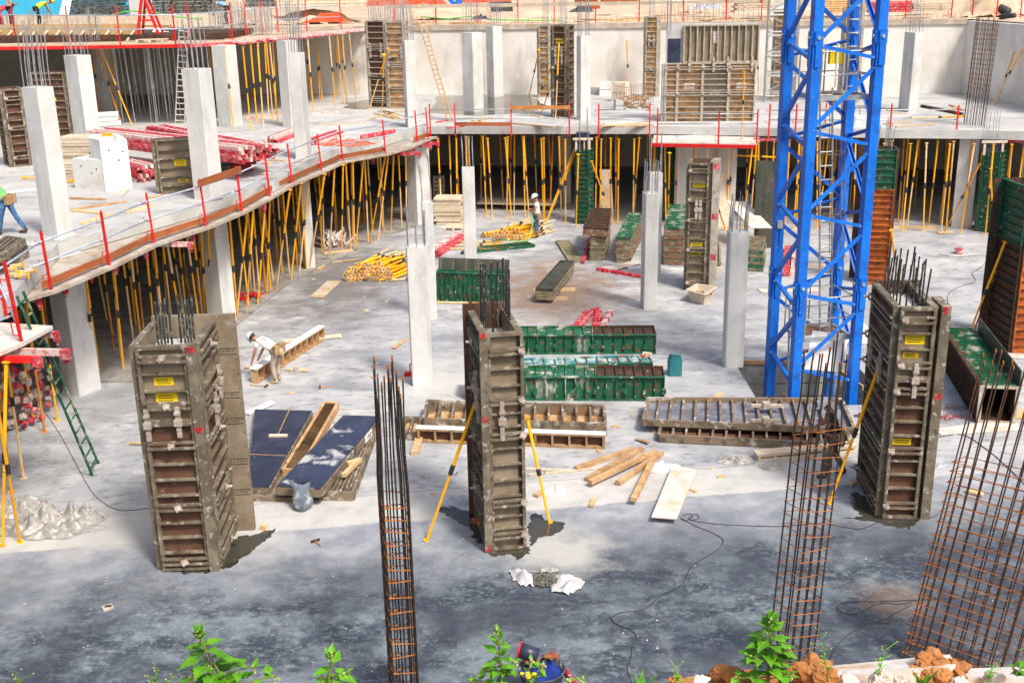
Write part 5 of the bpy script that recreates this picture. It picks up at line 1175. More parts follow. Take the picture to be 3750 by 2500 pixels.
ladder(Q(.05, -.2, zp2 + .05), Q(-.32, -.05, zp1 + .2), Q(.38, -.2, zp2 + .05), Q(.02, -.05, zp1 + .2), 18, 'grey caged ladder between the two platforms inside the crane mast', 'steelg', .026, ((.32, .5, .62, .74, .95), ex * .75 + ey * .65))
ladder(Q(.42, .0, zp1 + .05), Q(.05, .1, MT - .2), Q(.72, .0, zp1 + .05), Q(.38, .1, MT - .2), 26, 'grey ladder rising from the upper platform inside the crane mast', 'steelg', .026)
ladder(Q(-.55, .2, -1.25), Q(-.6, .3, zp2 + .8), Q(-.3, .2, -1.25), Q(-.34, .3, zp2 + .8), 9, 'short grey ladder from the pit to the lower platform in the crane mast', 'steelg', .026)
c = Q(.2, .1, zp1 + .95); t = thing('switch_box', c, 'bright yellow box fixed above the upper platform of the crane mast', 'box')
MB().box(c, (.5, .12, .38), math.atan2(ex.y, ex.x)).build('case', M['yellowlabel'], t)
mb = MB()
for s in (-.08, .12): p = c + ex * s - ey * .09; mb.bar(p - V((0, 0, .75)), p + V((0, 0, .3)), .045, .03, ey)
mb.build('bracket', M['white'], t)
c = LEG['left'] - ey * .13 - ex * .02; c.z = zn('left', 818); t = thing('junction_box', c, 'small grey junction box on the left leg of the crane mast', 'box'); MB().box(c, (.14, .1, .2), math.atan2(ex.y, ex.x)).build('case', M['galv'], t); MB().tube([c - V((0, 0, .1)), c + V((.02, -.02, -.5)), c + V((.03, -.05, -.75))], .012, 5).build('lead', M['cable'], t)
p = Q(-.72, -.45, 0); tag(MB().tube([V((p.x + .15, p.y, 12)), V((p.x + .08, p.y, 6)), V((p.x + .02, p.y, 1)), V((p.x, p.y, -1.2))], .013, 5).build('power_cable', M['cable'], smooth=True), 'thin black cable hanging down the left side of the crane mast', 'cable')
q = [Y(2945, 1351, 27.75), Y(3080, 1362, 27.85), Y(3113, 1224, 28.1), Y(2975, 1209, 28.0)]
sheet(q, .015, 'white board leaning tilted behind the bars of the crane mast', 'white', 'white_board')
plank(Q(.98, -1.0, .03), Q(1.05, 1.2, .03), .05, .12, 'brown board along the right edge of the crane pit', 'woodbr', 'edge_board', 'board')
plank(V((HX0 + .02, HY1 - .03, .02)), V((HX1 - 1, HY1 - .03, .02)), .06, .1, 'orange-brown board along the back edge of the crane pit', 'woodbr', 'edge_board', 'board')
# rebar mats in the crane pit
t = thing('rebar_mat', (HX0 + .3, HY0, -1.2), 'dark rebar mat at the bottom of the crane pit', 'rebar mat'); mb = MB()
for i in range(9): z = -1.1 + .25 * (i % 4); y = HY0 + .3 + i * .33; mb.tube([(HX0 + .1, y, z), (HX1 - .1, y, z)], .014, 5)
mb.build('bars', M['rebar'], t)
# ================================================================ rebar cages
def cage(O, e1, e2, n1, n2, H_, lean, hz, label, r=.014, hr=.007, crank=None, mt='rebar', tops=.35, hmt='rebarr', seed=1, dbl=1):
    """O near corner; e1,e2 side vectors; rods along both sides"""
    rr = random.Random(seed); t = thing('rebar_cage', O, label, 'rebar cage'); lean = V(lean)
    pts = []
    for i in range(n1):
        f = i / (n1 - 1); pts += [(f, 0), (f, 1)]
    for j in range(1, n2 - 1): pts += [(0, j / (n2 - 1)), (1, j / (n2 - 1))]
    L_ = lambda p, z: p + lean * (z / H_) + V((0, 0, z))
    for f, g in pts:
        p = O + e1 * f + e2 * g
        for k in range(dbl):
            h = H_ - rr.random() * tops; pp = p + V((rr.uniform(-.02, .02), rr.uniform(-.02, .02), 0)) * (1 + k)
            if crank:
                zc = crank; ci = (O + e1 * .5 + e2 * .5 - p) * .12
                path = [L_(pp, 0), L_(pp, zc), L_(pp + ci, zc + .5), L_(pp + ci * 1.1 + V((rr.gauss(0, .02), rr.gauss(0, .02), 0)), h)]
            else: path = [L_(pp, 0), L_(pp, h * .5), L_(pp + V((rr.gauss(0, .02), rr.gauss(0, .02), 0)), h)]
            rb_ = MB().tube(path, r, 6).build('rebar', M[mt], t); q_ = path[-1]; MB().tube([q_ - V((0, 0, .05)), q_ + V((0, 0, .01))], r * 1.15, 6).build('rust_tip', M['rebarr'], rb_)
    hp = None
    for i, z in enumerate(hz):
        o = .016; a = [O - e1.normalized() * o - e2.normalized() * o, O + e1 + e1.normalized() * o - e2.normalized() * o, O + e1 + e2 + (e1.normalized() + e2.normalized()) * o, O + e2 + e2.normalized() * o - e1.normalized() * o]
        dz = [rr.gauss(0, .015) for _ in range(4)]; pts_ = [L_(a[k % 4], z + dz[k % 4]) for k in range(5)]
        mb = MB().tube(pts_, hr, 5); m0 = pts_[0]
        mb.tube([m0, m0 + (e1.normalized() + e2.normalized()) * .12], hr, 5)
        mb.build('stirrup', M[hmt], t)
    return t
# cage in the lower middle
M['rebarb'] = mat('rebar_brown', (.075, .04, .03), .7, layers=[((.16, .07, .03), 6, .5, .65)])
O = G(1452, 2590); e1 = V((.32, .03, 0)); e2 = V((-.13, .46, 0))
hz = []; z = .1
while z < 3.5: hz.append(z); z += .25 if z < 2 else .2
cage(O, e1, e2, 3, 4, 5.45, (.0, .0, 0), hz, 'dark narrow rebar cage standing nearest in the lower middle', .0125, .0105, 3.6, 'rebar', .75, seed=4, dbl=2)
O = G(2882, 2490); hz = [.1 + .205 * i for i in range(20)]
cage(O, V((.40, .07, 0)), V((-.2, .44, 0)), 4, 4, 5.5, (.36, .34, 0), hz, 'tall tapering rebar cage with orange stirrups left of the right brown form', .0125, .0075, 3.9, 'rebar', .6, seed=6)
O = G(3303, 2410); hz = [.12 + .17 * i for i in range(20)]
cage(O, V((1.45, -1.25, 0)), V((.28, .22, 0)), 13, 3, 5.1, (.78, .14, 0), hz, 'wide flat rebar cage leaning at the lower right corner', .0115, .007, None, 'rebarb', .35, seed=8)
O = G(3530, 455, ZD); O2 = G(3606, 468, ZD)
cage(O, O2 - O, V((.2, .6, 0)), 8, 2, 4.5, (.12, 0, 0), [1.5 + .2 * i for i in range(14)], 'rebar cage standing on the middle slab at the far right', .013, .008, None, 'rustdk', .3, seed=9)
bars('starter_bars', G(3625, 510, 3.8), V((.25, 0, 0)), V((0, .3, 0)), 3.78, 1.3, 8, 'thin starter bars in front of the slab edge at the far right', 'rebarl', .012)
bars('starter_bars', G(2135, 500, 3.8) + V((0, -.35, 0)), V((.22, 0, 0)), V((0, .2, 0)), 3.2, 1.75, 8, 'grey starter bars rising past the slab edge above the narrow green form', 'rebarl', .015)
bars('starter_bars', G(3230, 510, 3.8), V((.25, 0, 0)), V((0, .2, 0)), 3.3, 1.3, 8, 'pale starter bars at the slab edge right of the crane mast', 'rebarl', .015)
# ================================================================ braces
def brace(base, top, yt, label, z0=0., kind='b', group=None):
    B_ = G(base[0], base[1], z0); T_ = Y(top[0], top[1], yt); prop(kind, B_, T_, label, group)
brace((1563, 1978), (1755, 1434), 19.75, 'yellow brace leaning on the left side of the middle column form')
brace((2012, 1912), (1930, 1527), 20.4, 'yellow brace leaning on the right side of the middle column form')
brace((3037, 1842), (3237, 1296), 20.9, 'yellow-orange brace leaning on the left face of the right brown form')
brace((3545, 1232), (3681, 885), 31.0, 'yellow brace leaning on the rusty form at the right picture edge')
brace((3562, 1222), (3690, 890), 31.3, 'worn brace right behind the yellow one at the right edge', kind='c')
gB = 'pair of yellow braces of the narrow green form'
brace((1996, 819), (2108, 536), 49.4, 'yellow brace leaning left of the narrow green form', group=gB); brace((2000, 816), (2112, 548), 49.4, 'yellow brace leaning left of the narrow green form', group=gB)
brace((2247, 819), (2166, 590), 48.6, 'yellow brace leaning right of the narrow green form'); brace((2109, 833), (2118, 565), 47.6, 'yellow upright brace in front of the narrow green form')
brace((2446, 830), (2452, 560), 47.2, 'yellow upright brace in front of the rear green form'); brace((2656, 840), (2606, 690), 43.5, 'yellow brace leaning right of the slim grey-brown form')
brace((3458, 850), (3588, 600), 45.5, 'yellow-grey brace leaning on the far right green form', kind='c'); brace((3637, 860), (3628, 617), 45.3, 'yellow brace upright before the far right green form')
brace((3289, 1032), (3264, 842), 37.4, 'yellow brace leaning right of the rust-orange form behind the crane')
for b, t_, y, l in (((2034, 441), (2047, 155), 53, 'yellow prop upright before the tall olive form on the middle slab'), ((1940, 420), (2023, 238), 54, 'long pale-footed prop leaning on the olive form'), ((1985, 408), (2025, 290), 54, 'shorter prop leaning on the olive form'), ((1938, 350), (1974, 183), 63, 'yellow prop leaning left of the narrow pale form'),
                    ((1351, 403), (1421, 179), 57.5, 'yellow prop leaning across the dark form by the wall'), ((1400, 397), (1406, 200), 57, 'yellow prop upright before the dark form by the wall'), ((2717, 508), (2725, 264), 47.5, 'yellow prop before the right part of the wide wall form'),
                    ((2777, 366), (2774, 152), 60.5, 'yellow prop upright right of the wide wall form'), ((2304, 352), (2295, 150), 62.6, 'lone yellow prop leaning on the bare retaining wall'), ((3634, 384), (3752, 168), 55.5, 'long yellow prop leaning on the shaded right wall'), ((3648, 380), (3716, 191), 55.5, 'shorter yellow prop leaning on the shaded right wall'), ((2972, 330), (3020, 180), 60, 'yellow prop seen through the crane mast')):
    brace(b, t_, y, l, ZD if l != 'yellow prop before the right part of the wide wall form' else 3.78, 'a')
prop('b', G(2700, 570, 3.0), G(2880, 578, 3.0), 'level yellow prop tying the props left of the crane mast', None)
# ================================================================ ladders
def lad2(a, b, ta, tb, ya, yb, z0, n, label, mt, r=.03):
    ladder(G(*a, z0), Y(ta[0], ta[1], ya), G(*b, z0), Y(tb[0], tb[1], yb), n, label, mt, r)
M['greenlad'] = mat('ladder_green_chipped', (.012, .10, .055), .6, layers=[((.35, .37, .22), 3, .50, .60, .9), ((.01, .05, .03), 8, .56, .66, .8)])
lad2((338, 1740), (361, 1696), (62, 1085), (85, 1068), 21.4, 21.9, 0, 14, 'green paint-chipped ladder leaning on the low platform at the left', 'greenlad')
lad2((642, 452), (676, 452), (656, 100), (689, 105), 52.4, 52.4, ZD, 16, 'white ladder leaning on the upper formwork deck', 'whitec', .032)
lad2((1640, 446), (1658, 446), (1528, 62), (1548, 60), 58, 58, ZD, 22, 'long thin brown ladder leaning beside the inner corner column', 'woodbr', .03)
# ================================================================ small things on the pit floor
A_, B_ = G(2538, 1108), G(2595, 1113); d = (B_ - A_); 
q0 = gq([(2530, 1104), (2577, 1116), (2606, 1096), (2556, 1088)]); q1 = gq([(2507, 1068), (2577, 1084), (2617, 1068), (2547, 1053)], .42); c0 = sum(q0, V((0, 0, 0))) / 4
t = thing('mortar_tub', c0, 'cream plastic mortar tub with brown scraps in it', 'tub')
q1 = [c0 + (p - c0) * V((1.35, 1.35, 0)) + V((0, 0, .42)) for p in q0]; qi = [c0 + (p - c0) * V((1.22, 1.22, 0)) + V((0, 0, .42)) for p in q0]; qb = [c0 + (p - c0) * V((.9, .9, 0)) + V((0, 0, .06)) for p in q0]; ql = [c0 + (p - c0) * V((1.5, 1.5, 0)) + V((0, 0, .40)) for p in q0]
MB().add(q0 + q1 + qi + qb, [(3, 2, 1, 0)] + [(i, (i + 1) % 4, 4 + (i + 1) % 4, 4 + i) for i in range(4)] + [(4 + i, 4 + (i + 1) % 4, 8 + (i + 1) % 4, 8 + i) for i in range(4)] + [(8 + i, 8 + (i + 1) % 4, 12 + (i + 1) % 4, 12 + i) for i in range(4)] + [(12, 13, 14, 15)]).build('shell', M['tub'], t)
mb = MB()
for i in range(4): mb.bar(lerp(q1[i], ql[i], .5), lerp(q1[(i + 1) % 4], ql[(i + 1) % 4], .5), .09, .02 + .002 * (i % 2))
mb.build('rim', M['tub'], t); mb = MB()
for i in range(26): p = c0 + V((R.uniform(-.3, .3), R.uniform(-.2, .2), R.uniform(.08, .3))); mb.ball(p, R.uniform(.04, .09), 6, jit=.4)
mb.build('scraps', M['stackr'], t)
p = G(2470, 1372); t = thing('jerrycan', p, 'teal plastic jerrycan standing right of the green forms', 'jerrycan'); hh = .58
oc = [(p.x + a * .19, p.y + b * .15) for a, b in ((-1, -.6), (-.75, -1), (.75, -1), (1, -.6), (1, .6), (.75, 1), (-.75, 1), (-1, .6))]
MB().prism(oc, 0.01, hh * .82).build('body', M['jerry'], t)
mb = MB(); top = [(p.x + a * .17, p.y + b * .13) for a, b in ((-1, -.6), (-.75, -1), (.2, -1), (.4, -.6), (.4, .6), (.2, 1), (-.75, 1), (-1, .6))]; mb.prism([(a + .03, b) for a, b in top], hh * .8201, hh * .9)
mb.tube([(p.x + .15, p.y, hh * .8), (p.x + .13, p.y, hh * .99), (p.x - .05, p.y, hh * 1.0), (p.x - .06, p.y, hh * .88)], .035, 7); mb.build('handle', M['jerry'], t); MB().tube([(p.x - .12, p.y, hh * .9), (p.x - .12, p.y, hh * 1.02)], .04, 8).build('cap', M['cable'], t)
def blobmesh(c, rx, ry, rz, n, jit, seed, seg=14):
    rr = random.Random(seed); mb = MB()
    for i in range(n): mb.ball(V((c.x + rr.uniform(-rx, rx), c.y + rr.uniform(-ry, ry), c.z + rr.random() * rz * .4)), rr.uniform(.45, 1) * min(rx, ry), seg, (1, 1, rz / max(rx, ry)), jit, rr)
    return mb
def crumple(c, rx, ry, h, seed, nx=64, ny=48, rag=.3, fold=5.):
    """crumpled sheet lying on the floor, real folds"""
    from mathutils import noise as ns
    mb = MB(); vs = []; fs = []; idx = {}
    for j in range(ny + 1):
        for i in range(nx + 1):
            a, b = 2 * i / nx - 1, 2 * j / ny - 1; r_ = math.hypot(a, b); lim = 1 - rag * (ns.noise((a * 2.2 + seed, b * 2.2, seed * 1.7)) + .5) * .8
            n_ = ns.noise((a * fold + seed, b * fold, 3.1)); m_ = abs(ns.noise((a * fold * 1.9 + 9, b * fold * 1.9, seed))) * .55; env = max(0, 1 - (r_ / lim) ** 2)
            n3 = ns.noise((a * fold * .55 + seed, b * fold * .55, 7.7)); z = max(0, h * env * (.55 + .9 * n3 + .6 * n_ + .9 * m_ - .25)) + .006
            idx[i, j] = len(vs); vs.append((c.x + a * rx + n_ * .05, c.y + b * ry + m_ * .05, c.z + z, r_ < lim))
    for j in range(ny):
        for i in range(nx):
            k = [idx[i, j], idx[i + 1, j], idx[i + 1, j + 1], idx[i, j + 1]]
            if sum(vs[q][3] for q in k) >= 3: fs.append(tuple(k))
    mb.add([v[:3] for v in vs], fs); return mb
def cloth(u, v, rx, ry, h, label, mt, seed, cat='plastic sheet', name='plastic_sheet', z=0., fold=5.):
    return tag(crumple(G(u, v, z), rx, ry, h, seed, fold=fold).build(name, M[mt], smooth=True), label, cat)
M['pvc2'] = mat('cloudy_plastic_film', (.44, .42, .39), .38, layers=[((.60, .58, .55), 5, .45, .62), ((.30, .28, .25), 3, .56, .7, .8)], spec=.6, trans=.35)
M['pvcclear'] = mat('clear_bag_film', (.45, .50, .55), .18, trans=.55, spec=.6)
M['rag'] = mat('grey_blue_cloth', (.36, .38, .43), .8, layers=[((.5, .52, .56), 4, .45, .6), ((.18, .18, .2), 6, .58, .7)])
cloth(180, 1925, 1.25, .75, .42, 'big crumpled heap of cloudy plastic film at the left edge', 'pvc2', 3, fold=9)
cloth(300, 1895, .6, .35, .3, 'pale crumpled film at the right end of the plastic heap', 'pvc2', 7)
cloth(60, 1870, .8, .6, .35, 'dirty grey part of the plastic film behind the leaning props', 'pvc2', 9)
cloth(1670, 1838, .42, .3, .16, 'grey-blue rags lying by the left foot of the middle form', 'rag', 5, 'rags', 'rags')
cloth(2030, 1805, .3, .2, .16, 'white crumpled plastic by the right yellow brace', 'white', 12)
cloth(2430, 1715, .45, .3, .14, 'white torn plastic behind the pale cement-covered board', 'white', 14)
cloth(2690, 1690, .5, .25, .16, 'long wisp of clear plastic right of the brown timber fan', 'pvc2', 15)
cloth(2830, 1712, .35, .2, .12, 'clear plastic scrap in front of the low timber gutter', 'pvc2', 16)
cloth(1085, 1360, .22, .16, .14, 'clear plastic bag beside the bending worker', 'pvc2', 17)
cloth(3430, 1708, .25, .18, .1, 'light blue plastic scrap right of the right brown form', 'rag', 18)
cloth(2665, 497, .45, .2, .25, 'white cloth on the platform of the wide wall form', 'white', 19, z=3.76)
cloth(1510, 1765, .14, .07, .06, 'small pale blue bottle-like scrap on the floor', 'rag', 20)
# knotted bag with water
p = G(1110, 1862); t = thing('plastic_bag', p, 'bulging clear plastic bag standing in front of the dark blue panels', 'plastic bag')
rings = [(.0, .15, .16), (.12, .21, .19), (.28, .20, .17), (.40, .16, .13), (.46, .20, .10), (.54, .25, .04)]; vs = []; n = 14
for z, rx, ry in rings:
    for i in range(n):
        a = 2 * math.pi * i / n; w_ = 1 + .10 * math.sin(a * 3 + z * 9); vs.append((p.x + math.cos(a) * rx * w_, p.y + math.sin(a) * ry * w_, .01 + z * 1.0 + (.10 * abs(math.cos(a)) if z > .45 else 0)))
M['bagf'] = mat('grey_blue_bag_film', (.15, .18, .22), .15, layers=[((.42, .46, .50), 6, .50, .62, .9), ((.08, .10, .13), 4, .55, .68, .8)], spec=.7)
MB().add(vs, [(k * n + i, k * n + (i + 1) % n, (k + 1) * n + (i + 1) % n, (k + 1) * n + i) for k in range(len(rings) - 1) for i in range(n)] + [tuple(reversed(range(n)))]).build('film', M['bagf'], t, smooth=True)
# torn bag of gravel
p = G(1990, 2130); t = thing('gravel_bag', p, 'torn white plastic bag of gravel on the dark floor', 'bag'); mb = MB(); rr = random.Random(5); M['whitefilm'] = mat('white_translucent_film', (.66, .66, .67), .3, trans=.25, spec=.5)
for i in range(420):
    a = rr.random() * 6.28; r_ = math.sqrt(rr.random()) * .27; mb.ball((p.x + math.cos(a) * r_ * 1.0, p.y + math.sin(a) * r_ * .85, .03 + .11 * (1 - r_ / .27) + rr.random() * .02), rr.uniform(.012, .024), 5, jit=.4)
M['gravel'] = mat('gravel', (.13, .125, .105), .9, vary=.2, layers=[((.24, .23, .20), 30, .5, .6)])
mb.build('gravel', M['gravel'], t)
def flap(c, rx, ry, h, seed, rot): 
    m = crumple(V((0, 0, 0)), rx, ry, h, seed, 16, 12, .3, 3.5); mr = Matrix.Rotation(rot, 3, 'Z'); m.v = [mr @ a + c for a in m.v]; return m
flap(p + V((-.36, .10, .02)), .22, .42, .2, 21, .5).build('torn_film', M['whitefilm'], t, smooth=True); flap(p + V((.40, -.14, .02)), .34, .40, .2, 24, -.35).build('torn_film', M['whitefilm'], t, smooth=True); flap(p + V((.05, .34, .02)), .3, .1, .16, 25, 0).build('torn_film', M['pvc2'], t, smooth=True)
# puddles
def puddle(pts, label_, z=.006, seed=0, mt='water'):
    c = [G(u, v, 0) for u, v in pts]; rr = random.Random(seed); out = []; n = len(c)
    for i in range(n):
        a, b = c[i], c[(i + 1) % n]; k = max(2, int((b - a).length / .07))
        for j in range(k):
            q = lerp(a, b, j / k); out.append((q.x + rr.gauss(0, .025), q.y + rr.gauss(0, .03)))
    ar = sum(out[i][0] * out[(i + 1) % len(out)][1] - out[(i + 1) % len(out)][0] * out[i][1] for i in range(len(out)))
    if ar < 0: out.reverse()
    mb = MB().add([(a, b, z) for a, b in out], [tuple(range(len(out)))]); tag(mb.build(label_, M[mt], org=(0, 0, 0)), kind='structure')
puddle([(800, 2085), (850, 2075), (905, 2030), (940, 2005), (985, 1965), (1010, 1935), (960, 1945), (935, 1958), (850, 1965)], 'puddle', seed=1)
puddle([(590, 2080), (640, 2092), (760, 2100), (790, 2085), (700, 2070), (610, 2070)], 'puddle', seed=2)
puddle([(1600, 1862), (1640, 1850), (1760, 1880), (1790, 2000), (1745, 1985), (1735, 1950), (1690, 1915), (1640, 1890)], 'puddle', seed=3)
puddle([(1936, 1925), (1945, 1885), (1985, 1880), (1995, 1905), (2060, 1910), (2070, 1930), (2030, 1960), (1985, 1965), (1940, 2000)], 'puddle', seed=4)
puddle([(1790, 2020), (1860, 2005), (1940, 2000), (1930, 2035), (1905, 2050), (1870, 2030), (1800, 2038)], 'puddle', seed=5)
puddle([(3120, 1795), (3180, 1825), (3230, 1890), (3340, 1895), (3370, 1905), (3330, 1940), (3260, 1925), (3215, 1910), (3165, 1905), (3095, 1898), (3165, 1890), (3125, 1860), (3110, 1835)], 'puddle', seed=6)
puddle([(3660, 1262), (3690, 1240), (3720, 1260), (3700, 1285), (3650, 1290), (3600, 1280)], 'puddle', seed=7)
def puddle2(pts, seed):
    c = [G(u, v, ZD) for u, v in pts]; rr = random.Random(seed); out = []
    for i in range(len(c)):
        a, b = c[i], c[(i + 1) % len(c)]
        for j in range(8): q = lerp(a, b, j / 8); out.append((q.x + rr.gauss(0, .06), q.y + rr.gauss(0, .06)))
    ar = sum(out[i][0] * out[(i + 1) % len(out)][1] - out[(i + 1) % len(out)][0] * out[i][1] for i in range(len(out)))
    if ar < 0: out.reverse()
    tag(MB().add([(a, b, ZD + .006) for a, b in out], [tuple(range(len(out)))]).build('puddle', M['water'], org=(0, 0, 0)), kind='structure')
puddle2([(1255, 398), (1350, 403), (1360, 365), (1310, 372), (1270, 388)], 8)
puddle2([(1570, 415), (1750, 425), (1900, 415), (2010, 395), (1950, 352), (1830, 345), (1700, 350), (1600, 352)], 9)
# cables on the floor
def cable(pts, label, r=.0065, z=.015, mt='cable', name='cable'):
    P = [G(u, v, z) for u, v in pts]; out = []
    for i in range(len(P) - 1):
        p0, p1, p2, p3 = P[max(i - 1, 0)], P[i], P[i + 1], P[min(i + 2, len(P) - 1)]
        for k in range(6):
            t_ = k / 6; out.append(.5 * ((2 * p1) + (p2 - p0) * t_ + (2 * p0 - 5 * p1 + 4 * p2 - p3) * t_ ** 2 + (3 * p1 - p0 - 3 * p2 + p3) * t_ ** 3))
    out.append(P[-1]); tag(MB().tube(out, r, 5).build(name, M[mt], smooth=True), label, 'cable')
cable([(2500, 1885), (2530, 1880), (2535, 1893), (2510, 1905), (2493, 1895), (2520, 1910), (2560, 1930), (2610, 1950), (2648, 1975), (2635, 2005), (2590, 2035), (2535, 2070), (2515, 2105), (2495, 2140), (2450, 2165), (2420, 2180), (2380, 2215), (2345, 2235), (2290, 2238), (2250, 2250), (2240, 2265), (2262, 2285), (2310, 2305), (2330, 2330), (2315, 2370), (2310, 2410), (2298, 2450), (2315, 2500)], 'thin dark cable winding down the dark floor to the bottom of the picture')
cable([(2530, 1905), (2560, 1895), (2545, 1880), (2525, 1900), (2600, 1915), (2700, 1922), (2850, 1926), (3000, 1915), (3100, 1930), (3160, 1934), (3240, 1905), (3390, 1898), (3440, 1880)], 'dark cable running right past the cages to the right brown form')
cable([(3750, 2160), (3550, 2185), (3350, 2195), (3225, 2200), (3110, 2203), (3070, 2215), (3075, 2235), (3130, 2245), (3220, 2208), (3300, 2210), (3360, 2195)], 'looped dark cable on the floor behind the wide leaning cage')
cable([(3340, 2210), (3250, 2260), (3150, 2295), (3080, 2345), (3045, 2400), (3040, 2440)], 'dark cable curving toward the lower edge left of the wide cage')
cable([(170, 1515), (220, 1590), (280, 1700), (330, 1790), (380, 1840), (450, 1868), (560, 1857)], 'thin cable sagging from the ladder to the left brown form')
cable([(3440, 930), (3500, 940), (3590, 935), (3620, 945), (3590, 980), (3560, 1000), (3570, 1030), (3500, 1055), (3470, 1085), (3475, 1115)], 'thin wire trailing from the small pink reel on the floor', .008)
cable([(3400, 1610), (3520, 1590), (3620, 1650), (3700, 1720), (3760, 1780)], 'thin dark cable behind the wide leaning cage', .01)
# chains
for u, v, mt_, l in ((3480, 1495, 'stackm', 'grey chain heaped beside the hollow lying form'), (3465, 1530, 'redold', 'red and brown chain heaped beside the hollow lying form')):
    p = G(u, v); rr = random.Random(u); mb = MB()
    for i in range(46):
        a = p + V((rr.gauss(0, .22) + (i / 46 - .5) * .5, rr.gauss(0, .08), .02 + rr.random() * .05)); e_ = V((rr.gauss(0, 1), rr.gauss(0, 1), rr.gauss(0, .3))).normalized() * .035
        f_ = e_.cross(V((0, 0, 1))).normalized() * .018; mb.tube([a - e_, a - e_ * .5 + f_, a + e_ * .5 + f_, a + e_, a + e_ * .5 - f_, a - e_ * .5 - f_, a - e_], .007, 4)
    tag(mb.build('chain', M[mt_]), l, 'chain')
# cable reel, hammers and scraps
p = G(3510, 928); t = thing('cable_reel', p, 'small pink cable reel on the bare floor at the right', 'cable reel')
MB().tube([p + V((0, 0, .0)), p + V((0, 0, .03))], .17, 12).tube([p + V((0, 0, .17)), p + V((0, 0, .2))], .17, 12).build('flange', M['redold'], t); MB().tube([p + V((0, 0, .031)), p + V((0, 0, .169))], .11, 10).build('drum', M['pink'], t)
def hammer(a, b, label):
    A_, B_ = G(*a, .02), G(*b, .02); d = (B_ - A_).normalized(); s = V((-d.y, d.x, 0)); t = thing('hammer', A_, label, 'hammer'); MB().tube([A_, B_], .016, 6).build('handle', M['woodbr'], t); MB().bar(B_ - s * .09 + V((0, 0, .01)), B_ + s * .09 + V((0, 0, .01)), .04, .04).build('head', M['rustdk'], t)
hammer((1175, 1998), (1155, 1980), 'hammer lying on the dark floor left of the lower cage'); hammer((915, 1409), (975, 1414), 'hammer with a black grip lying by the bending worker'); hammer((1210, 1414), (1172, 1417), 'small brown tool on the floor right of the bending worker')
p = G(395, 2225); t = thing('anchor_plate', p, 'square steel anchor plate lying on the dark floor at the lower left', 'plate'); MB().box(p + V((0, 0, .012)), (.18, .18, .02), .6).build('plate', M['clamp'], t); MB().tube([p + V((-.05, 0, .03)), p + V((.06, .02, .04))], .018, 6).build('bolt', M['black'], t)
rr = random.Random(31)
for i in range(70):
    u, v = rr.uniform(40, 3700), rr.uniform(1880, 2470); p = G(u, v); a = rr.uniform(.006, .017)
    tag(MB().ball(p + V((0, 0, a * .4)), a, 6, (1.3, 1, .6), .5, rr).build('mortar_crumb', M['pink' if rr.random() < .2 else 'slabedge']), 'tiny whitish mortar crumb lying on the dark floor', 'crumb', 'mortar crumbs on the dark floor')
for i in range(60):
    u, v = rr.uniform(600, 3600), rr.uniform(830, 1850); p = G(u, v); a = rr.uniform(.03, .09)
    tag(MB().box(p + V((0, 0, .015)), (a * 2.2, a, .03), rr.random() * 3).build('wood_scrap', M['wood' if rr.random() < .6 else 'plyg']), 'small scrap of wood or board lying loose on the pale pit floor', 'scrap', 'scraps on the pale floor')
# red hook by the middle column
p = G(1500, 1375); t = thing('red_bracket', p, 'bright red bracket at the foot of the middle concrete column', 'bracket'); MB().box(p + V((0, 0, .05)), (.28, .16, .1)).build('foot', M['red'], t); MB().tube([p + V((.02, 0, .1)), p + V((.02, 0, .32)), p + V((.12, 0, .42))], .02, 6).build('hook', M['red'], t)
# black pipe on the right wall
a = Y(3655, 372, 60.6); pts = [Y(3650, 370, 60.9), Y(3662, 75, 60.9), Y(3672, 62, 60.7), Y(3715, 57, 59.5)]
tag(MB().tube(pts, .13, 8).build('drain_pipe', M['cable'], smooth=True), 'black drain pipe running down the corner of the retaining wall', 'pipe')
# ================================================================ people
def skinmesh(nodes, edges, name, mt, parent, root, M4, sub=1):
    me = bpy.data.meshes.new(name); keys = list(nodes); ix = {k: i for i, k in enumerate(keys)}
    me.from_pydata([tuple(nodes[k][0]) for k in keys], [(ix[a], ix[b]) for a, b in edges], [])
    o = bpy.data.objects.new(name, me); COL.objects.link(o)
    o.modifiers.new('skin', 'SKIN').use_smooth_shade = True
    for i, k in enumerate(keys):
        r = nodes[k][1]; sv = me.skin_vertices[0].data[i]; sv.radius = r if isinstance(r, tuple) else (r, r); sv.use_root = (k == root)
    s = o.modifiers.new('sub', 'SUBSURF'); s.levels = sub; s.render_levels = sub
    bpy.context.view_layer.update(); dg = bpy.context.evaluated_depsgraph_get(); m2 = bpy.data.meshes.new_from_object(o.evaluated_get(dg)); bpy.data.objects.remove(o); bpy.data.meshes.remove(me)
    m2.transform(M4); m2.materials.clear(); m2.materials.append(M[mt]); m2.name = name; m2.polygons.foreach_set('use_smooth', [True] * len(m2.polygons))
    o = bpy.data.objects.new(name, m2); COL.objects.link(o); o.parent = parent; return o
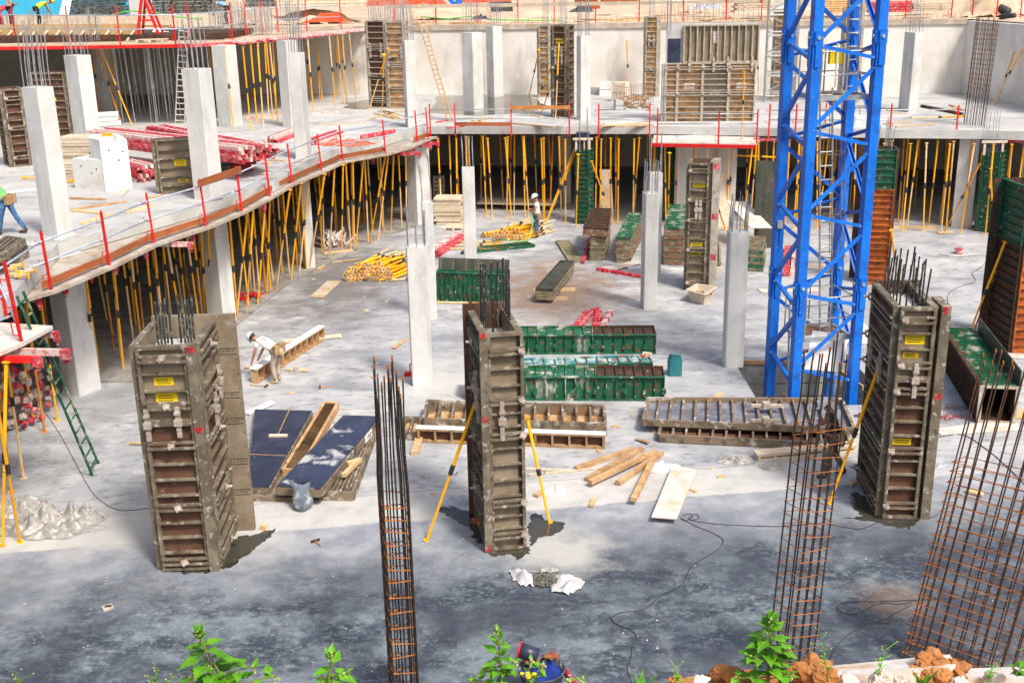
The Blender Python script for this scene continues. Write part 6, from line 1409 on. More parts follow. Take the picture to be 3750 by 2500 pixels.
def person(base, yaw, J, label, shirt, pants, helmet, sleeves=.55, belt=True, shoes='boot', gloves=False):
    t = thing('person', base, label, 'person'); X = Matrix.Rotation(yaw, 4, 'Z')
    J = {k: V(v) for k, v in J.items()}
    N = {'pelvis': (J['pelvis'], .125), 'waist': (J['waist'], (.12, .085)), 'chest': (J['chest'], (.135, .085)), 'neck': (J['neck'], .058), 'head0': (J['head'] - (J['head'] - J['neck']).normalized() * .03, (.078, .085)), 'head1': (J['head'] + (J['head'] - J['neck']).normalized() * .09, (.082, .092))}
    E_ = [('pelvis', 'waist'), ('waist', 'chest'), ('chest', 'neck'), ('neck', 'head0'), ('head0', 'head1')]
    for s in 'lr':
        N['sh' + s] = (J['sh' + s], .048); N['el' + s] = (J['el' + s], .044); N['wr' + s] = (J['wr' + s], .030)
        fd = (J['wr' + s] - J['el' + s]).normalized(); N['pm' + s] = (J['wr' + s] + fd * .07, (.038, .020))
        sd = fd.cross(V((0, 1, .3))).normalized()
        for i, l in enumerate((.075, .09, .085, .065)):
            k = 'f%d%s' % (i, s); N[k] = (J['wr' + s] + fd * (.08 + l) + sd * (.027 - .018 * i) + V((0, 0, -.015)), .009); E_.append(('pm' + s, k))
        N['th' + s] = (J['wr' + s] + fd * .085 + sd * .06, .011); E_.append(('pm' + s, 'th' + s))
        N['hp' + s] = (J['hp' + s], .088); N['kn' + s] = (J['kn' + s], .058); N['an' + s] = (J['an' + s], .04); N['to' + s] = (J['an' + s] + J.get('ft' + s, V((0, .16, -.05))), .036)
        E_ += [('chest', 'sh' + s), ('sh' + s, 'el' + s), ('el' + s, 'wr' + s), ('wr' + s, 'pm' + s), ('pelvis', 'hp' + s), ('hp' + s, 'kn' + s), ('kn' + s, 'an' + s), ('an' + s, 'to' + s)]
    body = skinmesh(N, E_, 'body', 'skinp', t, 'pelvis', X)
    # shirt
    S_ = {'a': (J['pelvis'] * .6 + J['waist'] * .4, (.165, .135)), 'b': (J['waist'], (.172, .135)), 'c': (J['chest'], (.195, .15)), 'd': (J['chest'] * .35 + J['neck'] * .65, .085)}; e2 = [('a', 'b'), ('b', 'c'), ('c', 'd')]
    for s in 'lr':
        S_['s' + s] = (J['sh' + s], .078); S_['u' + s] = (lerp(J['sh' + s], J['el' + s], sleeves) if sleeves <= 1 else lerp(J['el' + s], J['wr' + s], sleeves - 1), .064)
        e2 += [('c', 's' + s), ('s' + s, 'u' + s)]
        if sleeves > 1: S_['e' + s] = (J['el' + s], .06); e2.remove(('s' + s, 'u' + s)); e2 += [('s' + s, 'e' + s), ('e' + s, 'u' + s)]
    skinmesh(S_, e2, 'shirt', shirt, t, 'b', X)
    P_ = {'p': (J['pelvis'], (.15, .135))}; e3 = []
    for s in 'lr':
        P_['h' + s] = (J['hp' + s], .105); P_['k' + s] = (J['kn' + s], .076); P_['a' + s] = (J['an' + s] + V((0, 0, .02)), .066); e3 += [('p', 'h' + s), ('h' + s, 'k' + s), ('k' + s, 'a' + s)]
    skinmesh(P_, e3, 'trousers', pants, t, 'p', X)
    for s in 'lr':
        a = J['an' + s]; f = J.get('ft' + s, V((0, .16, -.05))); skinmesh({'a': (a + V((0, 0, .06)), .055), 'b': (a + V((0, 0, -.03)) - f * V((.25, .25, 0)), .05), 'c': (a + f * .5 + V((0, 0, -.02)), .05), 'd': (a + f * 1.15 + V((0, 0, .0)), .042)}, [('a', 'b'), ('b', 'c'), ('c', 'd')], 'boot', shoes, t, 'a', X)
    R3 = X.to_3x3(); hd = J['head']; hu = (J['head'] - J['neck']).normalized()
    fwd = J.get('look', V((0, 1, 0))); fwd = (V(fwd) - hu * V(fwd).dot(hu)).normalized(); sx = fwd.cross(hu)
    W = lambda p: V(base) + R3 @ V(p)
    mb = MB()
    mb.ball(W(hd + fwd * .10 + hu * .0), .016, 6); mb.build('nose', M['skinp'], body)
    mb = MB()
    for q in (-1, 1): mb.ball(W(hd + fwd * .085 + sx * .035 * q + hu * .03), .011, 6)
    mb.build('eyes', M['black'], body)
    mb = MB().ball(W(hd - fwd * .02 + hu * .045), .098, 10, (1, 1, 1)); mb.build('hair', M['black'], t, smooth=True)
    if helmet:
        mb = MB(); vs = []; fs = []; n = 14; rings = [(-.0, .128, .152), (.05, .122, .145), (.10, .098, .115), (.135, .055, .065)]; c = hd + hu * .06
        for z, rx, ry in rings:
            for i in range(n): a = 2 * math.pi * i / n; vs.append(W(c + hu * z + sx * math.cos(a) * rx + fwd * math.sin(a) * ry))
        vs.append(W(c + hu * .148)); k = len(vs) - 1
        fs = [(r_ * n + i, r_ * n + (i + 1) % n, (r_ + 1) * n + (i + 1) % n, (r_ + 1) * n + i) for r_ in range(3) for i in range(n)] + [(3 * n + i, 3 * n + (i + 1) % n, k) for i in range(n)]
        mb.add(vs, fs); hm = mb.build('helmet', M[helmet], t, smooth=True)
        br = MB(); pa = [W(c + sx * math.cos(a) * .125 + fwd * math.sin(a) * .15) for a in [math.pi * i / 8 for i in range(9)]]; pb = [W(c + sx * math.cos(a) * .13 + fwd * (math.sin(a) * .21 + .0) - hu * .015) for a in [math.pi * i / 8 for i in range(9)]]
        br.add(pa + pb, [(i, i + 1, 10 + i, 9 + i) for i in range(8)]); br.build('brim', M[helmet], hm)
    if belt:
        c = J['pelvis'] * .6 + J['waist'] * .4; ax_ = (J['waist'] - J['pelvis']).normalized(); f_ = V((0, 1, 0)); f_ = (f_ - ax_ * f_.dot(ax_)).normalized(); s_ = f_.cross(ax_)
        mb = MB(); pts = [W(c + s_ * math.cos(a) * .185 + f_ * math.sin(a) * .155) for a in [2 * math.pi * i / 14 for i in range(15)]]; mb.tube(pts, .026, 5); bt = mb.build('belt', M['leather'], t)
        m2 = MB()
        for sg_ in (-1, 1): p = c + s_ * .16 * sg_ - f_ * .10 - ax_ * .14; m2.box(W(p), (.16, .11, .24), yaw + .4 * sg_)
        m2.build('tool_bag', M['leather'], bt)
    return t
M['leather'] = mat('tan_leather', (.34, .20, .09), .8, layers=[((.46, .32, .18), 12, .45, .65)])
M['boot'] = mat('boot_leather', (.06, .045, .035), .7); M['tanboot'] = mat('tan_boot', (.45, .36, .24), .8)
M['jeans'] = mat('blue_jeans', (.035, .11, .25), .85, layers=[((.10, .22, .40), 9, .45, .65), ((.02, .06, .14), 5, .56, .7)])
M['beige'] = mat('beige_trousers', (.40, .32, .25), .9, layers=[((.48, .41, .34), 8, .45, .65)]); M['greyt'] = mat('grey_trousers', (.10, .09, .08), .9, layers=[((.18, .16, .14), 9, .45, .65)])
M['tee'] = mat('white_tshirt', (.80, .80, .82), .9); M['dktee'] = mat('dark_tshirt', (.035, .032, .038), .9); M['grtee'] = mat('green_shirt', (.16, .50, .16), .9); M['lime'] = mat('lime_vest', (.48, .80, .05), .8); M['beiget'] = mat('pale_shirt', (.62, .52, .44), .9); M['dkpants'] = mat('dark_work_trousers', (.03, .03, .035), .9); M['redp'] = mat('red_shirt', (.55, .06, .08), .9); M['bluet'] = mat('light_blue_shirt', (.25, .40, .62), .9)
M['helw'] = mat('white_helmet', (.82, .82, .82), .35); M['hely'] = mat('yellow_helmet', (.85, .55, .01), .35)
def stand(**k):
    J = dict(pelvis=(0, 0, .96), waist=(0, .0, 1.14), chest=(0, .02, 1.36), neck=(0, .02, 1.53), head=(0, .04, 1.66), shl=(-.20, .02, 1.45), shr=(.20, .02, 1.45), ell=(-.27, -.02, 1.16), elr=(.27, -.02, 1.16), wrl=(-.25, .12, .93), wrr=(.25, .12, .93),
             hpl=(-.10, 0, .9), hpr=(.10, 0, .9), knl=(-.11, .03, .50), knr=(.11, .03, .50), anl=(-.12, -.01, .09), anr=(.12, -.01, .09)); J.update(k); return J
person(G(1968, 868), math.radians(82), stand(ell=(-.24, .06, 1.2), elr=(.26, .10, 1.19), wrl=(-.08, .24, 1.13), wrr=(.10, .28, 1.18), head=(0, .07, 1.66), knl=(-.10, .05, .5)), 'worker in white t-shirt, jeans and white helmet standing by the props holding a strap', 'tee', 'jeans', 'helw')
bend = stand(pelvis=(0, -.12, .93), waist=(0, .06, 1.05), chest=(0, .32, 1.15), neck=(0, .49, 1.15), head=(0, .61, 1.20), shl=(-.2, .36, 1.16), shr=(.2, .36, 1.16), ell=(-.24, .44, .86), elr=(.22, .44, .88), wrl=(-.20, .56, .62), wrr=(.16, .56, .64), hpl=(-.1, -.12, .88), hpr=(.1, -.12, .88), knl=(-.12, -.02, .49), knr=(.13, .0, .49), anl=(-.13, -.10, .09), anr=(.14, -.02, .09), look=(0, .6, -1))
person(G(1010, 1398), math.radians(68), bend, 'worker in white t-shirt and beige trousers bending over the long wooden form', 'tee', 'beige', 'helw', shoes='tanboot')
w3 = stand(pelvis=(0, -.02, .95), waist=(0, .02, 1.13), chest=(0, .10, 1.34), neck=(0, .15, 1.50), head=(0, .22, 1.61), ell=(-.25, .20, 1.15), elr=(.25, .22, 1.12), wrl=(-.12, .44, 1.10), wrr=(.12, .46, 1.06), shl=(-.2, .1, 1.43), shr=(.2, .1, 1.43), knl=(-.14, .12, .52), anl=(-.14, .16, .09), knr=(.12, -.04, .50), anr=(.13, -.26, .09), look=(0, 1, -.35))
person(G(3046, 1742), math.radians(80), w3, 'worker in a dark t-shirt and white helmet working behind the tall tapering cage', 'dktee', 'greyt', 'helw')
w4 = stand(pelvis=(0, -.05, .92), waist=(0, .09, 1.06), chest=(0, .30, 1.22), neck=(0, .45, 1.30), head=(0, .55, 1.34), shl=(-.2, .30, 1.28), shr=(.2, .30, 1.28), ell=(-.26, .44, 1.02), elr=(.24, .46, 1.02), wrl=(-.2, .66, .86), wrr=(.18, .68, .86), knl=(-.12, .12, .50), anl=(-.12, .22, .09), knr=(.13, -.14, .50), anr=(.14, -.36, .10), look=(0, .7, -.7))
person(G(38, 858, ZD), math.radians(86), w4, 'worker in a green shirt and jeans cut by the left edge on the middle slab', 'grtee', 'jeans', None)
p = Y(150, 97, 60); person(p, math.radians(-65), {**bend}, 'worker in a lime vest and yellow helmet bending on the upper deck', 'lime', 'dkpants', 'hely', belt=False)
p = Y(44, 98, 60); person(p, math.radians(-85), stand(elr=(.30, .18, 1.34), wrr=(.22, .48, 1.42), wrl=(-.2, .3, 1.1)), 'worker in a pale shirt stretching an arm at the top left corner', 'beiget', 'dkpants', None, belt=False)
p = Y(12, 108, 61); person(p, math.radians(-60), bend, 'stooping worker in red at the very top left corner', 'redp', 'redp', None, belt=False)
p = Y(828, 92, 62); person(p, math.radians(100), bend, 'stooping worker in light blue among the starter bars of the upper deck', 'bluet', 'dkpants', None, belt=False)
# green strap in the hands of the standing worker
a = G(1950, 868) + V((0, -.1, 1.1)); tag(MB().tube([a, a + V((.02, -.05, -.5)), G(1935, 880, .45), G(1900, 885, .52), G(1850, 878, .50), G(1800, 884, .1)], .025, 5).build('strap', mat('green_strap', (.22, .50, .16), .8), smooth=True), 'pale green strap running over the tied heap of yellow props', 'strap')
# ================================================================ middle slab clutter
gp = 'pink-red beams of the pile on the middle slab'
def beampile(a0, a1, z0, rows, sp, label, grp, mt=('redold', 'redold', 'pink'), s=.13):
    A_, B_ = G(*a0, z0), G(*a1, z0); d = (B_ - A_); L = d.length; d.normalize(); bk = V((-d.y, d.x, 0))
    for r_, n in enumerate(rows):
        for i in range(n):
            o = bk * ((i - (n - 1) / 2) * sp + R.gauss(0, .02)) + V((0, 0, s * (r_ + .5) + R.gauss(0, .008))); sh = R.gauss(0, .12)
            p, q = A_ + d * sh + o, B_ + d * sh + o; m = mt[R.randrange(len(mt))]
            mb = MB().bar(p, q, s * .72, s * .92)
            for k in range(4): c = lerp(p, q, (k + .5) / 4 + R.gauss(0, .04)); mb.bar(c - bk * s * .55, c + bk * s * .55, .05, .07)
            e = q + d * .02; mb.box(e, (.1, .1, .12), R.random()); mb.box(p - d * .02, (.1, .1, .12), R.random())
            tag(mb.build('formwork_beam', M[m]), label, 'beam', grp)
beampile((470, 640), (545, 662), ZD, (6, 6, 5, 5), .16, 'red beam in the lower left heap under the long beams', 'lower left red beams')
beampile((800, 625), (915, 622), ZD, (5, 5, 4), .15, 'red beam in the lower right heap under the long beams', 'lower right red beams')
beampile((375, 522), (925, 590), ZD + .6, (9, 9, 8, 7), .16, 'cement-stained long red beam on top of the pile on the middle slab', gp)
beampile((578, 494), (962, 575), ZD + .6, (7, 7, 6), .16, 'cement-stained red beam of the rear bundle on the middle slab', 'rear red bundle')
beampile((1000, 522), (1080, 492), ZD, (5, 4), .15, 'pink beam of the small bundle left of the bar-topped column', 'small pink bundle')
beampile((1145, 530), (1235, 500), ZD, (4, 3), .18, 'pink beam of the loose bundle right of the bar-topped column', 'loose pink bundle')
beampile((1330, 507), (1445, 487), ZD, (2,), .2, 'single pale red beam lying near the inner corner', 'loose pale beams')
beampile((900, 437), (1240, 415), ZD, (1,), .2, 'pale beam lying under the upper deck edge', 'pale beam upper', ('pink',))
# white blocks
def wblock(l, r_, dep, zt_, label, notch=False, cut=0):
    A_, B_ = G(*l, ZD), G(*r_, ZD); d = (B_ - A_).normalized(); bk = V((-d.y, d.x, 0)); W = (B_ - A_).length; t = thing('white_block', A_, label, 'block')
    prof = [(0, 0), (W, 0), (W, zt_ - .15), (W - .15, zt_), (W * .66, zt_), (W * .58, zt_ - .25), (W * .50, zt_), (.08, zt_), (0, zt_ - .08)] if notch else [(0, 0), (W, 0), (W, zt_ * .98), (W * .5, zt_), (W * .45, zt_ * .97), (.1, zt_), (0, zt_ * .94)]
    n = len(prof); vs = [A_ + d * x + V((0, 0, z)) for x, z in prof] + [A_ + d * x + bk * dep + V((0, 0, z)) for x, z in prof]
    MB().add(vs, [tuple(range(n)), tuple(range(2 * n - 1, n - 1, -1))] + [(i, n + i, n + (i + 1) % n, (i + 1) % n) for i in range(n)]).build('block', M['whitec'], t)
    mb = MB()
    for x, z in ((W * .3, zt_ * .75), (W * .8, zt_ * .7), (W * .62, zt_ * .55)): c = A_ + d * x + V((0, 0, z)); mb.tube([c - bk * .004, c - bk * .001], .03, 7)
    mb.build('hole', M['black'], t)
    if notch:
        mb = MB()
        for k in range(3): mb.box(A_ + d * (W * (.2 + .14 * k)) + bk * .1 + V((0, 0, zt_ + .05)), (.09, .09, .1))
        mb.build('yellow_cap', M['yellow'], t)
    return t
wblock((276, 690), (386, 702), .8, 1.0, 'lower white block with a stepped top on the middle slab'); wblock((388, 703), (486, 690), .9, 1.72, 'taller cream-white block with a notched top behind the lower one', True)
woodpile((222, 668), (345, 668), .9, 15, .1, 'pale plank in the stack behind the white blocks', 'planks behind the white blocks', 'woodpale', ZD)
woodpile((332, 498), (440, 492), 1.2, 9, .1, 'white-edged board in the slatted stack under the upper deck', 'white-edged boards', 'white', ZD)
woodpile((806, 652), (846, 648), .7, 8, .1, 'dark board in the small stack right of the edge column', 'small dark stack', 'darkvoid', ZD)
a, b = G(86, 650, ZD + .08), G(268, 664, ZD + .08); prop('b', a, b, 'single yellow prop lying on the middle slab beside the big left column', None)
def net(u, v, rx, ry, label):
    p = G(u, v, ZD); t = tag(crumple(p, rx, ry, .25, u, 26, 18, .3, 7).build('safety_net', M['net']), label, 'net'); t.modifiers.new('w', 'WIREFRAME').thickness = .018; return t
net(1270, 530, 1.4, .7, 'crumpled orange safety net on the middle slab near the inner corner')
def deckplank(a, b, label, mt='wood', w=.18, h=.04, z=ZD + .025, g_=None): return plank(G(*a, z), G(*b, z), w, h, label, mt, 'plank', 'plank', g_)
for i, (a, b, m_) in enumerate((((255, 768), (460, 737), 'woodbr'), ((270, 770), (370, 780), 'wood'), ((300, 820), (405, 782), 'wood'), ((460, 777), (560, 752), 'wood'), ((545, 722), (610, 718), 'wood'), ((245, 725), (385, 730), 'woodbr'), ((440, 715), (462, 695), 'woodpale'), ((20, 705), (130, 693), 'white'),
    ((950, 595), (990, 597), 'wood'), ((960, 585), (1040, 588), 'wood'), ((1165, 457), (1340, 447), 'woodpale'), ((1360, 435), (1480, 405), 'wood'), ((1375, 415), (1450, 436), 'wood'), ((1390, 405), (1490, 425), 'woodpale'), ((1400, 400), (1440, 432), 'wood'), ((1480, 440), (1420, 410), 'wood'), ((1740, 448), (1795, 430), 'wood'), ((1730, 440), (1770, 446), 'wood'),
    ((1880, 452), (2030, 466), 'woodbr'), ((2200, 462), (2370, 452), 'wood'), ((2210, 455), (2330, 447), 'woodpale'), ((2250, 466), (2390, 458), 'woodbr'), ((1915, 400), (1960, 385), 'woodbr'), ((1945, 420), (1985, 428), 'woodpale'), ((3240, 455), (3330, 446), 'wood'), ((3280, 465), (3420, 455), 'wood'), ((3070, 440), (3230, 436), 'woodpale'), ((3230, 400), (3290, 398), 'wood'), ((3260, 412), (3320, 415), 'woodpale'), ((3470, 395), (3540, 400), 'woodpale'), ((3480, 385), (3530, 405), 'woodbr'), ((1060, 600), (1100, 590), 'wood'), ((2160, 328), (2260, 330), 'wood'), ((1640, 470), (1700, 462), 'redold'), ((1600, 448), (1640, 440), 'redold'), ((700, 560), (720, 545), 'woodpale'))):
    deckplank(a, b, 'loose %s lying on the middle slab' % {'wood': 'yellowish plank', 'woodbr': 'brown plank', 'woodpale': 'pale weathered plank', 'white': 'white strip', 'redold': 'pink-red strip'}[m_], m_, g_='loose %s pieces on the middle slab' % m_)
deckplank((3375, 388), (3525, 418), 'long dark steel profile lying on the middle slab right of the lone column', 'rustdk', .12, .12, ZD + .07)
prop('a', G(3335, 434, ZD + .06), G(3528, 425, ZD + .06), 'yellow prop lying on the middle slab near the far right cage', None)
# mesh crate of rubble
A_, B_ = G(2292, 405, ZD), G(2392, 396, ZD); d = (B_ - A_).normalized(); bk = V((-d.y, d.x, 0)); t = thing('mesh_crate', A_, 'wire mesh crate filled with brown scrap standing on the middle slab', 'crate'); W = (B_ - A_).length; Lq = lambda x, y, z: A_ + d * x + bk * y + V((0, 0, z)); mb = MB()
for z in [.15 + .12 * i for i in range(9)]:
    for x0, y0, x1, y1 in ((0, 0, W, 0), (W, 0, W, 1), (W, 1, 0, 1), (0, 1, 0, 0)): mb.tube([Lq(x0, y0, z), Lq(x1, y1, z)], .008, 4)
for i in range(12): x = W * i / 11; mb.tube([Lq(x, 0, .1), Lq(x, 0, 1.15)], .008, 4); mb.tube([Lq(x, 1, .1), Lq(x, 1, 1.15)], .008, 4)
mb.build('wire_mesh', M['stackr'], t); mb = MB()
for i in range(90): p = Lq(R.uniform(.08, W - .08), R.uniform(.08, .92), R.uniform(.15, .6)); a = R.random() * 6.3; mb.bar(p, p + V((math.cos(a) * .18, math.sin(a) * .1, R.gauss(0, .05))), .05, .05)
mb.build('scrap', M['woodbr'], t); mb = MB()
for x in (.1, W / 2, W - .1): mb.bar(Lq(x, 0, .05), Lq(x, 1, .05), .12, .1)
mb.build('skid', M['woodpale'], t)
for l, r_, dep, h, m_, lb in (((2195, 351), (2238, 351), .5, .75, 'whitec', 'pale block standing before the retaining wall'), ((2238, 372), (2290, 374), .6, 1.0, 'woodpale', 'pale wooden box left of the wire mesh crate'), ((2254, 405), (2286, 404), .5, .5, 'slabedge', 'grey concrete block beside the wire mesh crate'), ((2160, 345), (2196, 348), .5, .4, 'slabedge', 'grey block pile before the retaining wall')):
    A_, B_ = G(*l, ZD), G(*r_, ZD); d = (B_ - A_).normalized(); bk = V((-d.y, d.x, 0)); q = [A_, B_, B_ + bk * dep, A_ + bk * dep]; c = sum(q, V((0, 0, 0))) / 4
    mb = MB().hexa([V((p.x, p.y, ZD)) for p in q] + [V((p.x, p.y, ZD + h)) + (c - p).normalized() * V((.04, .04, 0)).x for p in q]); mb.bar(A_ + V((0, 0, h * .5)) - bk * .01, B_ + V((0, 0, h * .5)) - bk * .01, .02, .03); tag(mb.build('block', M[m_]), lb, 'block')
p = G(3134, 462, ZD); t = thing('bucket', p, 'white bucket with black straps on the slab right of the crane mast', 'bucket'); MB().tube([p, p + V((0, 0, .45))], .17, 12, .2).build('shell', M['white'], t); MB().tube([p + V((-.15, 0, .4)), p + V((-.1, -.1, .8)), p + V((.1, 0, .75)), p + V((.15, 0, .4))], .015, 5).build('strap', M['cable'], t)
# dark forms and clamps near the left edge of the middle slab
def tray_z(q, z0, z1, nr, label): 
    return tray(q, z0, z1, nr, label, 'darkvoid', 'frame')
tray_z(gq([(-60, 925), (0, 935), (88, 872), (20, 862)], ZD + .5), ZD + .33, ZD + .5, 3, 'upper dark framed panel lying at the left edge of the middle slab')
tray_z(gq([(-60, 985), (40, 950), (100, 920), (60, 895)], ZD + .15), ZD + .01, ZD + .3, 3, 'lower dark framed panel lying at the left edge of the middle slab')
for i, (u, v) in enumerate(((20, 985), (38, 975), (72, 1000), (30, 1005), (55, 1012))):
    a = G(u, v, ZD + .08); t = thing('yellow_clamp', a, 'yellow screw clamp of the small heap at the left slab edge', 'clamp', 'yellow screw clamps'); MB().tube([a, a + V((.3, .15 * (i % 3 - 1), .03))], .045, 7).build('screw', M['plate'], t); MB().box(a + V((.3, .15 * (i % 3 - 1), .03)), (.04, .15, .15), .5).build('plate', M['yellow'], t)
A_, B_ = G(215, 935, ZS - .05), G(275, 910, ZS - .05); d = (B_ - A_); bk = V((-d.y, d.x, 0)).normalized(); q = [A_ - bk * .12, B_ - bk * .12, B_ + bk * .08, A_ + bk * .08]
tag(MB().hexa(q + [p + V((0, 0, .42)) for p in q]).build('patch_block', M['plyg']), 'small pale board patch on the curved slab edge near the big left column', 'board')
# ================================================================ upper deck under construction and the ground beyond
def wbar(a, b, w, h, label, mt, name='timber', cat='timber', group=None): return plank(a, b, w, h, label, mt, name, cat, group)
a, b = G(-60, 152, 7.9), G(520, 150, 7.9)
t = thing('slab_edge_form', a, 'orange plywood edge form with struts on the upper deck', 'edge form'); M['orply'] = mat('orange_plywood', (.58, .36, .15), .75, layers=[((.66, .48, .26), 2, .42, .6), ((.42, .25, .1), 5, .56, .7)]); MB().bar(a + V((0, .1, .40)), b + V((0, .1, .40)), .05, .80).build('board', M['orply'], t)
mb = MB(); d = (b - a)
for i in range(13): p = a + d * (i + .5) / 13; mb.bar(p + V((0, .05, .5)), p + V((-.25, -.55, .03)), .07, .06)
mb.build('strut', M['woodpale'], t)
a, b = Y(-60, 92, 62.5), Y(630, 92, 62.5); t = thing('slab_edge_form', a, 'second plywood edge form farther back on the upper deck', 'edge form'); MB().bar(a + V((0, 0, .2)), b + V((0, 0, .2)), .06, .6).build('board', M['woodpale'], t); MB().bar(a + V((0, -.1, -.06)), b + V((0, -.1, -.06)), .1, .1).build('waler', M['woodbr'], t)
# fresh slab with rebar mat
a = G(0, 145, 7.9); MBq = MB(); q = [V((-30, 56.6, 7.902)), V((-13.5, 55.8, 7.902)), V((-13.5, 62.2, 7.902)), V((-30, 62.2, 7.902))]; tag(MBq.hexa(q + [p + V((0, 0, .3)) for p in q]).build('rebar_deck', M['rustdk']), 'dark brown layer of slab reinforcement on the upper deck', 'rebar mat')
for i in range(34):
    u = R.uniform(10, 1150); v = R.uniform(118, 160) if u < 900 else R.uniform(112, 136); p = G(u, v, 7.93); 
    if p.y > 66 or p.y < 53.6: continue
    a_ = R.gauss(0, .25); l_ = R.uniform(.6, 2.2); wbar(p, p + V((math.cos(a_) * l_, math.sin(a_) * l_ * .4, .01)), .15, .04, 'loose timber lying on the upper formwork deck', ('wood', 'woodpale', 'ply')[i % 3], 'plank', 'plank', 'loose timbers on the upper deck')
# red edge beams
UPt = [p.copy() for p in UP]
for i in range(1, 5):
    a, b = V((UP[i].x, UP[i].y - .06, 7.8)), V((UP[i + 1].x, UP[i + 1].y - .06, 7.8)); wbar(a, b, .1, .14, 'red edge beam along the front of the upper formwork deck', 'redold' if i > 1 else 'red', 'edge_beam', 'beam', 'edge beams of the upper deck')
wbar(V((-40, 53.45, 7.8)), V((UP[1].x - .05, UP[1].y - .06, 7.8)), .1, .14, 'red edge beam along the front of the upper formwork deck', 'red', 'edge_beam', 'beam', 'edge beams of the upper deck')
for i in range(26):
    f = i / 26; p = lerp(UP[2], UP[5], f) if f > .3 else lerp(UP[2], UP[3], f * 3); p = lerp(G(780, 160, 7.8), G(1350, 108, 7.8), f); p = V((p.x, p.y - .15, 7.88)); wbar(p, p + V((R.uniform(1.0, 2.2), R.uniform(-.3, .3), 0)), .12, .1, 'cement-white beam end on the rim of the upper deck', 'pink', 'formwork_beam', 'beam', 'beam ends on the upper rim')
# red posts of the upper deck and of the ground edge
UPP = [(60, 160), (258, 166), (442, 172), (645, 172), (700, 166), (852, 150), (905, 136), (962, 132), (1020, 126), (1125, 118), (1250, 112)]
for u, v in UPP: gpost(G(u, v, 7.85), 'red guard post on the edge of the upper formwork deck', 'red guard posts of the upper deck', h=1.25)
ups = [G(u, v, 7.85) for u, v in UPP]
for z in (.75, 1.35):
    rail([ups[0] + V((-4, 0, z))] + [p + V((0, -.04, z)) for p in ups[:4]], 'grey-blue rail tube along the upper deck edge', group='rails of the upper deck'); rail([p + V((0, -.04, z)) for p in ups[3:7]], 'grey-blue rail tube along the upper deck edge', group='rails of the upper deck'); rail([p + V((0, -.04, z)) for p in ups[6:]], 'grey-blue rail tube along the upper deck edge', group='rails of the upper deck')
def onwall(u, dz=0.):
    # point on the wall crest seen at column u
    best = None
    for i in range(400):
        s = -2 + 36 * i / 400; p = WL + dW * s + nW * .2; p = V((p.x, p.y, ZG + .1 + dz)); e = abs(px(p)[0] - u)
        if best is None or e < best[0]: best = (e, p)
    return best[1]
GP = [1447, 1597, 1747, 1895, 2032, 2182, 2342, 2500, 2658, 2790, 3312, 3484]
gw = [onwall(u) for u in GP]
for p in gw: gpost(p, 'red guard post on the crest of the retaining wall', 'red guard posts on the retaining wall', h=1.15)
for u, v in ((3560, 60), (3648, 65), (3735, 70)): gpost(Y(u, v, 60), 'red guard post above the shaded right wall', 'red guard posts above the right wall', h=1.1)
for i, (a, b) in enumerate(((0, 4), (4, 9))): wbar(gw[a] + V((-.5, .03, 1.05)), gw[b] + V((.3, .03, 1.05)), .04, .2, 'pale board handrail along the crest of the retaining wall', 'woodpale', 'handrail', 'rail', 'board handrails on the retaining wall')
# dowels on the crest
t = thing('dowel_row', WL, 'row of short rusty dowels along the crest of the retaining wall', 'rebar'); mb = MB()
for i in range(110): p = WL + dW * (i * .3) + nW * R.uniform(-.02, .3); mb.tube([V((p.x, p.y, ZG)), V((p.x + R.gauss(0, .05), p.y, ZG + R.uniform(.3, .5)))], .012, 4)
mb.build('dowels', M['rebarr'], t)['kind'] = 'stuff'
# starter bar forest
def forest(u0, u1, v, n, h, y, label, mt='rebarl', z=None):
    a = Y(u0, v, y); b = Y(u1, v, y); t = thing('starter_bars', a, label, 'rebar')
    for i in range(n):
        p = lerp(a, b, (i + R.random() * .6) / n) + V((0, R.uniform(-.3, .3), 0)); MB().tube([V((p.x, p.y, 7.95)), V((p.x + R.gauss(0, .03), p.y, p.z + h * R.uniform(.8, 1.1)))], .014, 4).build('rebar', M[mt], t)
forest(770, 1000, 120, 60, 1.25, 60, 'dense forest of pale starter bars on the right part of the upper deck'); forest(780, 1000, 60, 46, .9, 65, 'rear row of pale starter bars on the upper deck')
forest(330, 368, 145, 12, 1.45, 56, 'cluster of starter bars standing out of the upper deck near the edge form'); forest(0, 60, 120, 10, 1.1, 59, 'starter bars at the far left of the upper deck'); forest(100, 190, 110, 14, 1.0, 60, 'starter bars around the lime-vested worker'); forest(560, 640, 70, 12, .9, 63, 'starter bars behind the red trestle')
forest(1350, 1490, 85, 36, 1.3, 60.5, 'starter bars above the dark and orange forms by the wall'); forest(2420, 2700, 60, 18, .9, 66.8, 'thin starter bars on the crest behind the wide wall form', 'rebarr')
forest(1988, 2012, 85, 8, 1.6, 63.5, 'dark starter bars above the narrow pale form'); forest(2046, 2080, 80, 10, 1.5, 54, 'dark starter bars above the olive form'); forest(2375, 2400, 60, 6, 1.4, 64.5, 'starter bars above the slender form'); forest(2445, 2460, 130, 6, 2.2, 50, 'starter bars beside the wide wall form')
